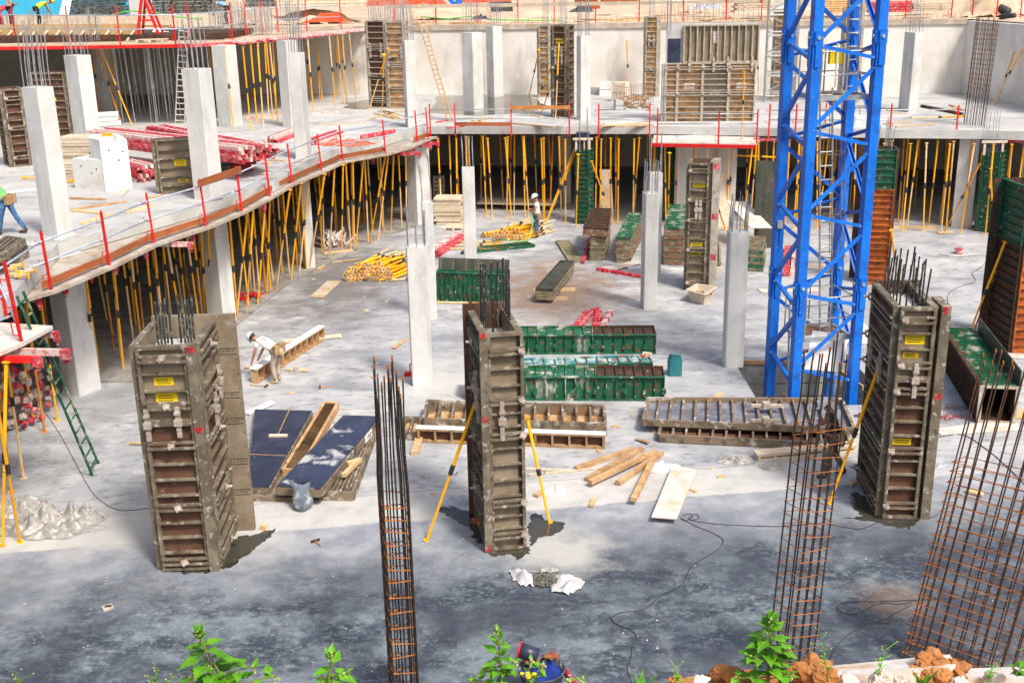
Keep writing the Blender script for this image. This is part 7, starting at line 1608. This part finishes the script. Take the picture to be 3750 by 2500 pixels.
# red trestle on a pallet
c = G(548, 150, 7.9); t = thing('trestle', c, 'bright red steel trestle standing on the upper deck', 'trestle'); mb = MB()
for x in (-.55, .55): mb.bar(c + V((x, -.1, .12)), c + V((x * .1 - .1, 0, 2.0)), .12, .12); mb.bar(c + V((x, .7, .12)), c + V((x * .1 - .1, .6, 2.0)), .1, .1)
mb.bar(c + V((-.6, -.1, .14)), c + V((.6, -.1, .14)), .1, .08); mb.bar(c + V((-.3, -.06, .95)), c + V((.25, -.06, .95)), .08, .08); mb.bar(c + V((-.35, .3, 2.02)), c + V((.2, .3, 2.02)), .5, .12); mb.build('frame', M['red'], t)
pallet((495, 158), (600, 156), .9, 'wooden pallet under the red trestle and the white sacks', 7.905)
cloth(600, 140, 1.0, .5, .7, 'white plastic sacks beside the red trestle', 'white', 33, 'sack', 'sacks', 7.9, 3.)
# stacks beyond
def far_stack(u0, u1, v, y, dep, n, th, label, mt, group=None, gap=.0):
    a, b = Y(u0, v, y), Y(u1, v, y); z0 = a.z
    for i in range(n):
        o = R.gauss(0, .06); zz = z0 + th * (i + .5); c = (a + b) / 2 + V((o, dep / 2, 0)); mb = MB().box((c.x, c.y, zz), ((b - a).length, dep, th * .82)); 
        for k in (-.3, .3): mb.box((c.x + (b - a).length * k, c.y - dep / 2 - .01, zz - th * .42), (.12, .05, th * .2))
        tag(mb.build('formwork_sheet', M[mt]), label, 'panel', group or label)
far_stack(255, 440, 68, 66.5, 1.6, 7, .16, 'dark panel in the long stack before the blue hoarding', 'darkvoid'); far_stack(560, 612, 60, 69, 1.5, 6, .2, 'dark panel in the stack behind the red trestle', 'darkvoid'); far_stack(622, 735, 52, 70, 1.6, 7, .22, 'dark green-grey panel in the tall stack right of the trestle', 'darkvoid'); far_stack(740, 806, 48, 70, 1.5, 6, .2, 'dark panel in the stack nearest the starter bars', 'darkvoid'); far_stack(1010, 1330, 30, 74, 1.5, 3, .2, 'long pale board in the stack beyond the upper deck', 'woodpale'); far_stack(900, 1000, 28, 76, 1.5, 5, .25, 'dark crate-like panel behind the bar forest', 'darkvoid')
far_stack(2690, 2830, 48, 68, 1.2, 9, .13, 'pale timber in the stack above the wall form end', 'woodpale'); far_stack(3010, 3180, 50, 69, 1.4, 8, .13, 'orange timber in the stack seen through the crane mast', 'orply'); far_stack(3195, 3340, 48, 69, 1.2, 4, .16, 'red beam in the bundle beyond the retaining wall', 'redold'); far_stack(3340, 3470, 48, 69.5, 1.2, 5, .12, 'pale timber in the bundle right of the red beams', 'woodpale'); far_stack(1800, 1880, 45, 71, 1.2, 4, .15, 'green-grey panel in the small stack by the blue crane base', 'darkvoid'); far_stack(2110, 2190, 36, 72, 1.5, 4, .3, 'maroon board in the stack beyond the wall', 'toe'); far_stack(2200, 2330, 16, 80, 1.5, 4, .35, 'maroon panel in the distant stack', 'toe')
# white leaning sheet
a, b = Y(215, 68, 66), Y(250, 68, 66); sheet([a, b, b + V((.3, .4, 1.3)), a + V((.35, .4, 1.3))], .05, 'white sheet leaning at the end of the long dark stack', 'white', 'white_sheet', 'sheet')
# blue hoarding
a, b = Y(-60, 44, 78), Y(472, 34, 76); t = thing('hoarding', a, 'bright blue site hoarding at the top left', 'hoarding'); n_ = 10; d = (b - a) / n_
for i in range(n_): p = a + d * i; MB().hexa([V((q.x, q.y, z)) for z in (7.96, 12.2) for q in (p, p + d * .985, p + d * .985 + V((0, .06, 0)), p + V((0, .06, 0)))]).build('sheet_panel', M['hoard'], t); 
mb = MB()
for i in range(n_ + 1): p = a + d * i; mb.bar(V((p.x, p.y + .12, 7.96)), V((p.x, p.y + .12, 12.2)), .08, .08, (0, 1, 0))
mb.build('post', M['galv'], t)
a, b = Y(474, 34, 76), Y(525, 30, 76); t = thing('site_container', a, 'pale grey site container right of the blue hoarding', 'container'); M['cont'] = mat('pale_grey_paint', (.55, .56, .57), .5); MB().hexa([V((q.x, q.y, z)) for z in (7.96, 10.6) for q in (a, b, b + V((0, 5, 0)), a + V((0, 5, 0)))]).build('shell', M['cont'], t); mb = MB()
for i in range(7): p = lerp(a, b, (i + .5) / 7); mb.bar(V((p.x, p.y - .02, 8.05)), V((p.x, p.y - .02, 10.5)), .05, .03, (0, 1, 0))
mb.build('corrugation', M['cont'], t)
# base of a second blue crane
c = Y(1632, 52, 86); t = thing('crane_mast', c, 'blue lattice base of a second crane beyond the retaining wall', 'crane'); mb = MB(); zb0 = c.z
for x in (-.95, .95):
    for y in (0, 1.9): MB().box(c + V((x, y, 3)), (.42, .42, 6)).build('leg', M['blue'], t)
for y in (-.1, 2.0): mb.bar(c + V((-.9, y, .3)), c + V((.9, y, 2.4)), .2, .14, (0, 1, 0)); mb.bar(c + V((.9, y - .01, .3)), c + V((-.9, y - .01, 2.4)), .2, .12, (0, 1, 0)); mb.bar(c + V((-.9, y, 2.6)), c + V((.9, y, 4.6)), .2, .14, (0, 1, 0))
mb.build('bracing', M['blue'], t)
# orange nets, mounds, hoses
def gcloth(u, v, y, rx, ry, h, label, mt, seed, cat, name, wire=False):
    p = Y(u, v, y); o = tag(crumple(V((p.x, p.y, max(p.z, 7.97))), rx, ry, h, seed, fold=4).build(name, M[mt], smooth=not wire), label, cat)
    if wire: o.modifiers.new('w', 'WIREFRAME').thickness = .03
gcloth(1190, 82, 69, 1.6, .5, .6, 'orange net heap beyond the upper deck', 'net', 41, 'net', 'safety_net', True); gcloth(1480, 20, 84, 3.5, 1, 1.2, 'red-orange net hung beyond the wall left of the blue crane base', 'net', 42, 'net', 'safety_net', True); gcloth(1770, 10, 88, 2.4, 1, 1.2, 'red net heap right of the blue crane base', 'net', 43, 'net', 'safety_net', True)
gcloth(2490, 18, 78, 2, 1, .8, 'white sacks beyond the wall above the slender form', 'white', 44, 'sack', 'sacks'); gcloth(2830, 35, 72, 1.8, .8, .7, 'pale sheeting beyond the wall left of the crane mast', 'pvc2', 45, 'sheet', 'plastic_sheet'); gcloth(2590, 35, 74, 1.4, .8, .6, 'blue-grey tarpaulin beyond the wall', 'rag', 46, 'tarpaulin', 'tarpaulin'); gcloth(2130, 45, 70, .9, .5, .5, 'dark rags on the crest beyond the wall', 'cable', 47, 'rags', 'rags'); gcloth(1760, 72, 66.8, .6, .3, .35, 'dark blue rags on the crest by a column top', 'navy', 48, 'rags', 'rags')
for i, (u, v, y, rx, ry, h) in enumerate(((1100, 60, 75, 5, 2, 1.1), (1700, 45, 80, 6, 3, 1.0), (2100, 40, 78, 6, 2, .8), (3560, 45, 66, 4, 2.5, 1.5), (3720, 30, 68, 5, 3, 2.2), (1950, 70, 70, 4, 1, .5), (2750, 30, 84, 6, 2, 1.2))):
    p = Y(u, v, y); tag(crumple(V((p.x, p.y, 7.95)), rx, ry, h, 60 + i, 26, 18, .3, 2.5).build('earth_mound', M['sand'], smooth=True), kind='structure')
for i, (us, y) in enumerate(((((1540, 62), (1640, 70), (1720, 60), (1800, 72), (1900, 74), (2060, 76)), 67.5), (((370, 70), (430, 50), (480, 40), (560, 45), (640, 62), (740, 70)), 64))):
    tag(MB().tube([Y(u, v, y) for u, v in us], .04, 5).build('hose', mat('green_hose', (.12, .55, .10), .5), smooth=True), ('green hose along the crest of the retaining wall', 'green hose arching over the upper deck behind the trestle')[i], 'hose')
for i in range(40):
    u = R.uniform(1360, 3700); p = onwall(min(u, 3500), 0) + V((0, R.uniform(.5, 7), -.02)); a_ = R.gauss(0, .4); l_ = R.uniform(.5, 3); wbar(V((p.x, p.y, 8.02)), V((p.x + math.cos(a_) * l_, p.y + math.sin(a_) * l_, 8.03)), .16, .07, 'loose timber on the sandy ground beyond the wall', ('woodpale', 'wood', 'woodbr')[i % 3], 'plank', 'plank', 'loose timbers beyond the wall')
# scaffold tower left of the crane mast
a = G(2800, 374, ZD); t = thing('scaffold_tower', a, 'grey lattice scaffold tower partly hidden by the crane mast', 'scaffold'); w_ = 1.5; dd = dW; mb = MB(); hT = 5.8
for x in (0, w_):
    for y in (0, .9): mb.tube([a + dd * x + nW * y, a + dd * x + nW * y + V((0, 0, hT))], .05, 6)
mb.build('standard', M['steelg'], t); mb = MB(); m2 = MB()
for k in range(6):
    z = .3 + k * 1.0
    for y in (0, .9):
        mb.tube([a + nW * y + V((0, 0, z)), a + dd * w_ + nW * y + V((0, 0, z))], .035, 5); mb.tube([a + nW * y + V((0, 0, z + .18)), a + dd * w_ + nW * y + V((0, 0, z + .18))], .03, 5)
    if k < 5:
        s_ = k % 2; m2.tube([a + dd * (w_ * s_) + V((0, 0, z + .2)), a + dd * (w_ * (1 - s_)) + V((0, 0, z + 1))], .03, 5)
mb.build('ledger', M['steelg'], t); m2.build('diagonal', M['steelg'], t)
frameform(G(2828, 364, ZD), G(2902, 364, ZD), ZD, 8.7, 'framed wall form behind the lattice scaffold tower', 'skino', 'framel', even(15), depth=.4, doubles=(.3, .6), clampf=(.5,))
# black hose elbows on the sandy ground at the far right
tag(MB().tube([Y(3660, 30, 64), Y(3680, 38, 64), Y(3690, 42, 63.6)], .22, 8).build('pipe_piece', M['cable'], smooth=True), 'short black pipe lying on the sand at the far right', 'pipe')
# ================================================================ bank in front with weeds
from mathutils import noise as NS
us = [-300 + 60 * i for i in range(74)]
def vedge(u): 
    for (a, va), (b, vb) in zip(((-400, 2575), (2350, 2565), (2520, 2500), (2640, 2475), (2850, 2465), (3000, 2470), (3300, 2472), (3700, 2475)), ((2350, 2565), (2520, 2500), (2640, 2475), (2850, 2465), (3000, 2470), (3300, 2472), (3700, 2475), (4300, 2475))):
        if a <= u <= b: return va + (vb - va) * (u - a) / (b - a)
    return 2440
rows_ = []
for j, yy in enumerate((3.0, 3.3, 3.6, 3.9, 4.2, 4.45, 4.7, 4.9, 5.0, 5.05, 5.1, 5.15)):
    r_ = []
    for u in us:
        e = Y(u, vedge(u), 4.95); x = e.x * (yy / 4.95) ** .2; n_ = NS.noise((x * 2.1, yy * 2.3, .7)); n2 = NS.noise((x * 9, yy * 9, 2.7))
        z = e.z - .03 + (.05 * n_ + .03 * n2) + max(0, 4.9 - yy) * .05
        if j >= 9: z = e.z - (.35, 1.6, 7.2)[j - 9] * 1.0 + (.05 * n2)
        r_.append(V((x, yy + .04 * n_, max(z, -.02))))
    rows_.append(r_)
mb = MB(); n = len(us); mb.add([p for r_ in rows_ for p in r_], [(j * n + i, j * n + i + 1, (j + 1) * n + i + 1, (j + 1) * n + i) for j in range(len(rows_) - 1) for i in range(n - 1)])
tag(mb.build('earth_bank', M['earth'], org=(0, 0, 7), smooth=False), kind='structure')
def onbank(u, v, y=4.8): return Y(u, v, y)
def rock(u, v, y, r, label, mt, sc=(1, .8, .75), seed=0, name='rock'):
    rr = random.Random(seed + int(u)); mb = MB(); c = Y(u, v, y); mb.ball(c, r * .92, 26, sc, 0)
    mb.v = [c + (p - c) * (1 + .5 * NS.noise((p - c) / r * 1.4 + V((u, 0, 0))) + .32 * NS.noise((p - c) / r * 3.6 + V((u, 3, 0))) + .12 * NS.noise((p - c) / r * 9)) for p in mb.v]
    tag(mb.build(name, M[mt]), label, 'rock' if name == 'rock' else 'clod')
for i, (u, v, y, r, m_, l) in enumerate(((2965, 2462, 4.9, .11, 'earth', 'large orange clod right of the tall leafy weed'), (3020, 2480, 4.8, .07, 'earth', 'orange clod beside the large one by the tall weed'), (3420, 2425, 4.95, .085, 'earth', 'orange clod on top of the white kerb'), (3370, 2458, 4.9, .08, 'earth', 'orange clod leaning on the kerb below the topmost one'), (3500, 2455, 4.9, .07, 'earth', 'dark orange clod at the end of the white kerb'), (3450, 2470, 4.85, .06, 'earth', 'small orange clod in front of the kerb end'),
    (3110, 2490, 4.8, .05, 'stone', 'pale stone in front of the white kerb'), (3225, 2488, 4.75, .06, 'stone', 'reddish-white angular stone by the thin flowering weed'), (3520, 2496, 4.8, .04, 'stone', 'rounded pale stone near the kerb end'), (3300, 2496, 4.75, .04, 'stone', 'small pale stone beside the feathery weed'), (2480, 2495, 4.95, .045, 'earth', 'leftmost orange clod of the bank edge'), (2570, 2490, 4.9, .04, 'whitec', 'white stone among the orange clods'), (2640, 2462, 4.95, .06, 'earth', 'rounded orange clod left of the tall leafy weed'), (2700, 2485, 4.85, .07, 'earth', 'orange clod at the foot of the tall leafy weed'), (3640, 2490, 4.8, .06, 'stone', 'flat pale stone near the lower right corner'))):
    rock(u, v, y, r, l, m_, seed=i, name='rock' if m_ != 'earth' else 'clod')
M['kerb'] = mat('white_dusty_kerb', (.68, .63, .58), .9, layers=[((.55, .38, .26), 5, .52, .66, .9), ((.74, .72, .69), 9, .5, .62)], bump=.3)
def kerb(a, b, c, d, label):
    q = [Y(*a, 4.86), Y(*b, 4.86), Y(*c, 5.1), Y(*d, 5.1)]; zz = sum(p.z for p in q) / 4; tag(MB().slab([p - V((0, 0, .12)) for p in q], .12, V((0, 0, 1))).build('kerb_stone', M['kerb']), label, 'kerb')
kerb((3010, 2482), (3500, 2432), (3478, 2394), (3000, 2440), 'long dusty white kerb stone lying on the earth bank'); kerb((3535, 2482), (3900, 2478), (3900, 2434), (3535, 2446), 'second white kerb stone running off the lower right corner')
LEAFO = [(0, .0), (.10, .05), (.20, .24), (.30, .34), (.36, .27), (.45, .30), (.50, .21), (.60, .22), (.64, .14), (.76, .12), (.80, .07), (1, 0)]
def add_leaf(mb, p, dirv, upv, L, droop=.25, fold=.25):
    dirv = dirv.normalized(); s = dirv.cross(upv).normalized(); n_ = s.cross(dirv).normalized(); vs = []; k = len(LEAFO)
    for x, w_ in LEAFO:
        c = p + dirv * (x * L) - V((0, 0, 1)) * (droop * L * x * x); vs += [c, c + s * (w_ * L) + n_ * (w_ * L * fold), c - s * (w_ * L) + n_ * (w_ * L * fold)]
    fs = []
    for i in range(k - 1): a = 3 * i; fs += [(a, a + 1, a + 4, a + 3), (a + 2, a, a + 3, a + 5)]
    mb.add(vs, fs)
def weed(tip, base, n, L, label, seed, branches=(), name='leafy_weed', buds=True):
    rr = random.Random(seed); t = thing(name, base, label, 'plant'); st = MB(); lf = MB(); bd = MB()
    def shoot(b, tp, n, L, r):
        mid = (b + tp) / 2 + V((rr.gauss(0, .015), rr.gauss(0, .015), 0)); pts = [b, mid, tp]; st.tube([b, lerp(b, mid, .5), mid, lerp(mid, tp, .5), tp], r, 6, r * .35)
        a = rr.random() * 6.28
        for i in range(n):
            f = 1 - ((i + .2) / n) ** 1.15 * .9; p = lerp(b, tp, f); a += 2.4 + rr.gauss(0, .2); age = min(1, (i + 1.5) / (n * .45)); l = L * (.38 + .62 * age) * rr.uniform(.8, 1.15)
            el = math.radians(68 - 60 * age + rr.gauss(0, 10)); d = V((math.cos(a) * math.cos(el), math.sin(a) * math.cos(el), math.sin(el))); pet = l * .22 * age
            st.tube([p, p + d * pet], r * .35, 4); add_leaf(lf, p + d * pet, d, V((0, 0, 1)), l, rr.uniform(.1, .4) * age, rr.uniform(.1, .4))
        if buds:
            for i in range(5): bd.ball(tp + V((rr.gauss(0, .006), rr.gauss(0, .006), .004 - i * .009)), .007, 6, jit=.3)
    shoot(base, tip, n, L, .008)
    for (b0, tp, n2, L2) in branches: shoot(lerp(base, tip, b0), tp, n2, L2, .005)
    lf.build('leaves', M['leaf'], t); st.build('stem', M['stem'], t)
    if buds: bd.build('bud', M['bud'], t)
    return t
M['bud'] = mat('pale_buds', (.42, .42, .16), .8)
yP = 4.55
P_ = lambda u, v, y=yP: Y(u, v, y)
weed(P_(722, 2318), P_(830, 2590), 30, .125, 'broad-leaved green weed standing in front of the left brown form', 2, ((.45, P_(930, 2440), 9, .085), (.3, P_(1010, 2475), 8, .085), (.35, P_(770, 2440), 8, .08), (.2, P_(700, 2470), 6, .08)))
weed(P_(1213, 2395), P_(1220, 2640), 20, .105, 'smaller leafy weed left of the lower rebar cage', 5, ((.5, P_(1180, 2470), 6, .06), (.5, P_(1265, 2465), 6, .07)))
weed(P_(1820, 2300, 4.5), P_(1845, 2640, 4.5), 36, .085, 'tall narrow leafy weed beside the dark tub', 8, ((.55, P_(1770, 2450), 7, .055), (.5, P_(1885, 2420), 8, .055), (.4, P_(1730, 2490), 7, .06)))
weed(P_(1945, 2415, 4.4), P_(1930, 2640, 4.4), 12, .055, 'small leafy weed in front of the dark tub', 11, ((.6, P_(1985, 2430, 4.4), 8, .05),)); weed(P_(2135, 2480, 4.4), P_(2140, 2640, 4.4), 10, .05, 'low leafy shoots right of the dark tub', 12, ((.5, P_(2070, 2490, 4.4), 6, .05),))
weed(P_(2818, 2258, 4.75), P_(2810, 2530, 4.75), 44, .12, 'tallest leafy weed rising before the tapering rebar cage', 14, ((.5, P_(2890, 2380, 4.7), 10, .075), (.45, P_(2745, 2400, 4.7), 10, .08), (.25, P_(2900, 2470, 4.7), 8, .07), (.2, P_(2690, 2480, 4.7), 8, .07)))
weed(P_(3760, 2370, 4.7), P_(3790, 2540, 4.7), 16, .075, 'leafy weed cut by the right picture edge', 17, ((.4, P_(3720, 2450, 4.7), 6, .06),))
def wisp(u0, v0, u1, v1, y, label, seed, fl=None):
    rr = random.Random(seed); b, tp = Y(u0, v0, y), Y(u1, v1, y); t = thing('thin_weed', b, label, 'plant'); st = MB(); fb = MB(); st.tube([b, lerp(b, tp, .5) + V((rr.gauss(0, .01), 0, 0)), tp], .0035, 4, .0015)
    for i in range(9):
        f = .35 + .65 * i / 9; p = lerp(b, tp, f); q = p + V((rr.gauss(0, .03), rr.gauss(0, .02), rr.uniform(.015, .04))); st.tube([p, q], .0014, 3); fb.ball(q, .0035, 6, (.7, .7, 1.4))
        if i < 6: add_leaf(st, p, V((rr.gauss(0, 1), rr.gauss(0, 1), .4)), V((0, 0, 1)), .03, .2, .2)
    st.build('stem', M['stem'] if not fl else M['leaf'], t); fb.build('bud', M['flower'] if fl else M['bud'], t)
wisp(3040, 2520, 3003, 2312, 4.75, 'thin flowering weed left of the white kerb', 3, 1); wisp(3200, 2510, 3248, 2368, 4.75, 'thin flowering weed in front of the white kerb', 4, 1); wisp(60, 2560, 72, 2478, 4.5, 'thin budding weed at the lower left corner', 5, 1); wisp(560, 2560, 580, 2448, 4.5, 'thin budding weed left of the broad-leaved weed', 6, 1); wisp(610, 2580, 630, 2470, 4.5, 'second thin budding weed beside the broad-leaved weed', 7, 1); wisp(2465, 2540, 2482, 2440, 4.7, 'thin budding weed above the leftmost clod', 8, 1); wisp(3610, 2520, 3640, 2430, 4.75, 'thin weed behind the second kerb stone', 9, 1)
def fern(u, v, y, h, label, seed):
    rr = random.Random(seed); b = Y(u, v + 60, y); t = thing('feathery_weed', b, label, 'plant'); lf = MB()
    for i in range(9):
        a = rr.random() * 6.28; d = V((math.cos(a) * .6, math.sin(a) * .6, 1)).normalized(); tp = b + d * h * rr.uniform(.7, 1); lf.tube([b, tp], .002, 3)
        for k in range(10):
            p = lerp(b, tp, .3 + .07 * k); 
            for s in (-1, 1): e = p + (d.cross(V((0, 0, 1))).normalized() * s * .6 + d * .5) * (.028 * (1.1 - k / 10)); lf.tube([p, e], .0022, 3, .0008)
    lf.build('leaves', M['leaf'], t)
fern(3375, 2455, 4.7, .12, 'feathery green weed in front of the white kerb', 2); fern(2355, 2480, 4.5, .13, 'feathery green weed right of the long floor cable', 3)
p = Y(1938, 2466, 4.35); t = thing('yellow_flowers', p, 'small yellow blossom cluster in front of the dark tub', 'flowers'); mb = MB(); rr = random.Random(2)
for i in range(7):
    c = p + V((rr.gauss(0, .010), rr.gauss(0, .01), rr.gauss(0, .012)))
    for k in range(5): a = k * 1.257; mb.ball(c + V((math.cos(a) * .006, math.sin(a) * .006, 0)), .0055, 6, (1, 1, .5))
mb.build('petals', M['flower'], t); MB().tube([p, p + V((0, 0, -.2))], .003, 4).build('stem', M['stem'], t)
# ---------------------------------------------------------------- dark tub with tools at the bottom
c = G(1985, 2545); t = thing('dark_tub', c, 'dark round tub with blue cloths and gloves at the bottom edge', 'tub'); M['tubd'] = mat('dark_tub_splashed', (.05, .055, .07), .5, layers=[((.30, .32, .36), 9, .56, .64, .9), ((.10, .11, .13), 3, .45, .6)])
rings = [(.0, .26), (.45, .34), (.48, .36), (.48, .33), (.3, .30)]; vs = []; nn = 22
for z, r_ in rings: vs += [c + V((math.cos(2 * math.pi * i / nn) * r_, math.sin(2 * math.pi * i / nn) * r_, z)) for i in range(nn)]
MB().add(vs, [(k * nn + i, k * nn + (i + 1) % nn, (k + 1) * nn + (i + 1) % nn, (k + 1) * nn + i) for k in range(4) for i in range(nn)] + [tuple(range(4 * nn, 5 * nn))]).build('shell', M['tubd'], t, smooth=True)
M['bluecl'] = mat('royal_blue_cloth', (.008, .025, .17), .85, layers=[((.012, .04, .26), 6, .45, .65)]); M['brownl'] = mat('brown_glove', (.22, .075, .03), .8, layers=[((.32, .14, .06), 9, .45, .65)])
cl = crumple(c + V((.0, .0, .40)), .32, .30, .22, 51, 20, 16, .15, 3.5); tag(cl.build('blue_cloth', M['bluecl'], smooth=True), 'royal blue cloths stuffed in the dark tub', 'cloth')
for i, (dx, dy, dz) in enumerate(((.10, .12, .60), (-.2, .05, .58))): 
    q = c + V((dx, dy, dz)); tg = thing('work_glove', q, 'brown work glove lying on the blue cloths, %s one' % ('right' if i == 0 else 'left'), 'glove'); mb = MB().ball(q, .075, 10, (1.2, .8, .55))
    for k in range(4): mb.tube([q + V((.05, -.04 + .027 * k, 0)), q + V((.13, -.05 + .035 * k, .01)), q + V((.17, -.05 + .037 * k, -.02))], .014, 6)
    mb.tube([q + V((0, -.05, 0)), q + V((.07, -.1, .01))], .015, 6); mb.build('leather', M['brownl'], tg, smooth=True)
a, b = c + V((-.33, .12, .72)), c + V((-.05, .06, .66)); tb = thing('black_bucket', a, 'black bucket with a red rim lying across the dark tub', 'bucket'); ax2 = (b - a).normalized()
mb = MB(); x_ = ax2.orthogonal().normalized(); y_ = ax2.cross(x_); rg = [(0, .125), (1, .105), (1, .095), (.15, .11)]; vs = []
for f, r_ in rg: vs += [lerp(a, b, f) + (x_ * math.cos(2 * math.pi * i / 18) + y_ * math.sin(2 * math.pi * i / 18)) * r_ for i in range(18)]
mb.add(vs, [(k * 18 + i, k * 18 + (i + 1) % 18, (k + 1) * 18 + (i + 1) % 18, (k + 1) * 18 + i) for k in range(3) for i in range(18)] + [tuple(range(17, -1, -1))]); mb.build('wall', M['navy'], tb, smooth=True)
MB().tube([a + (x_ * math.cos(2 * math.pi * i / 18) + y_ * math.sin(2 * math.pi * i / 18)) * .128 for i in range(19)], .014, 6).build('rim', M['red'], tb)
tag(MB().tube([G(2022, 2390, .04), G(2106, 2500, .04)], .038, 8).build('pink_tube', M['redold']), 'worn pink-red tube lying on the dark floor right of the tub', 'tube')
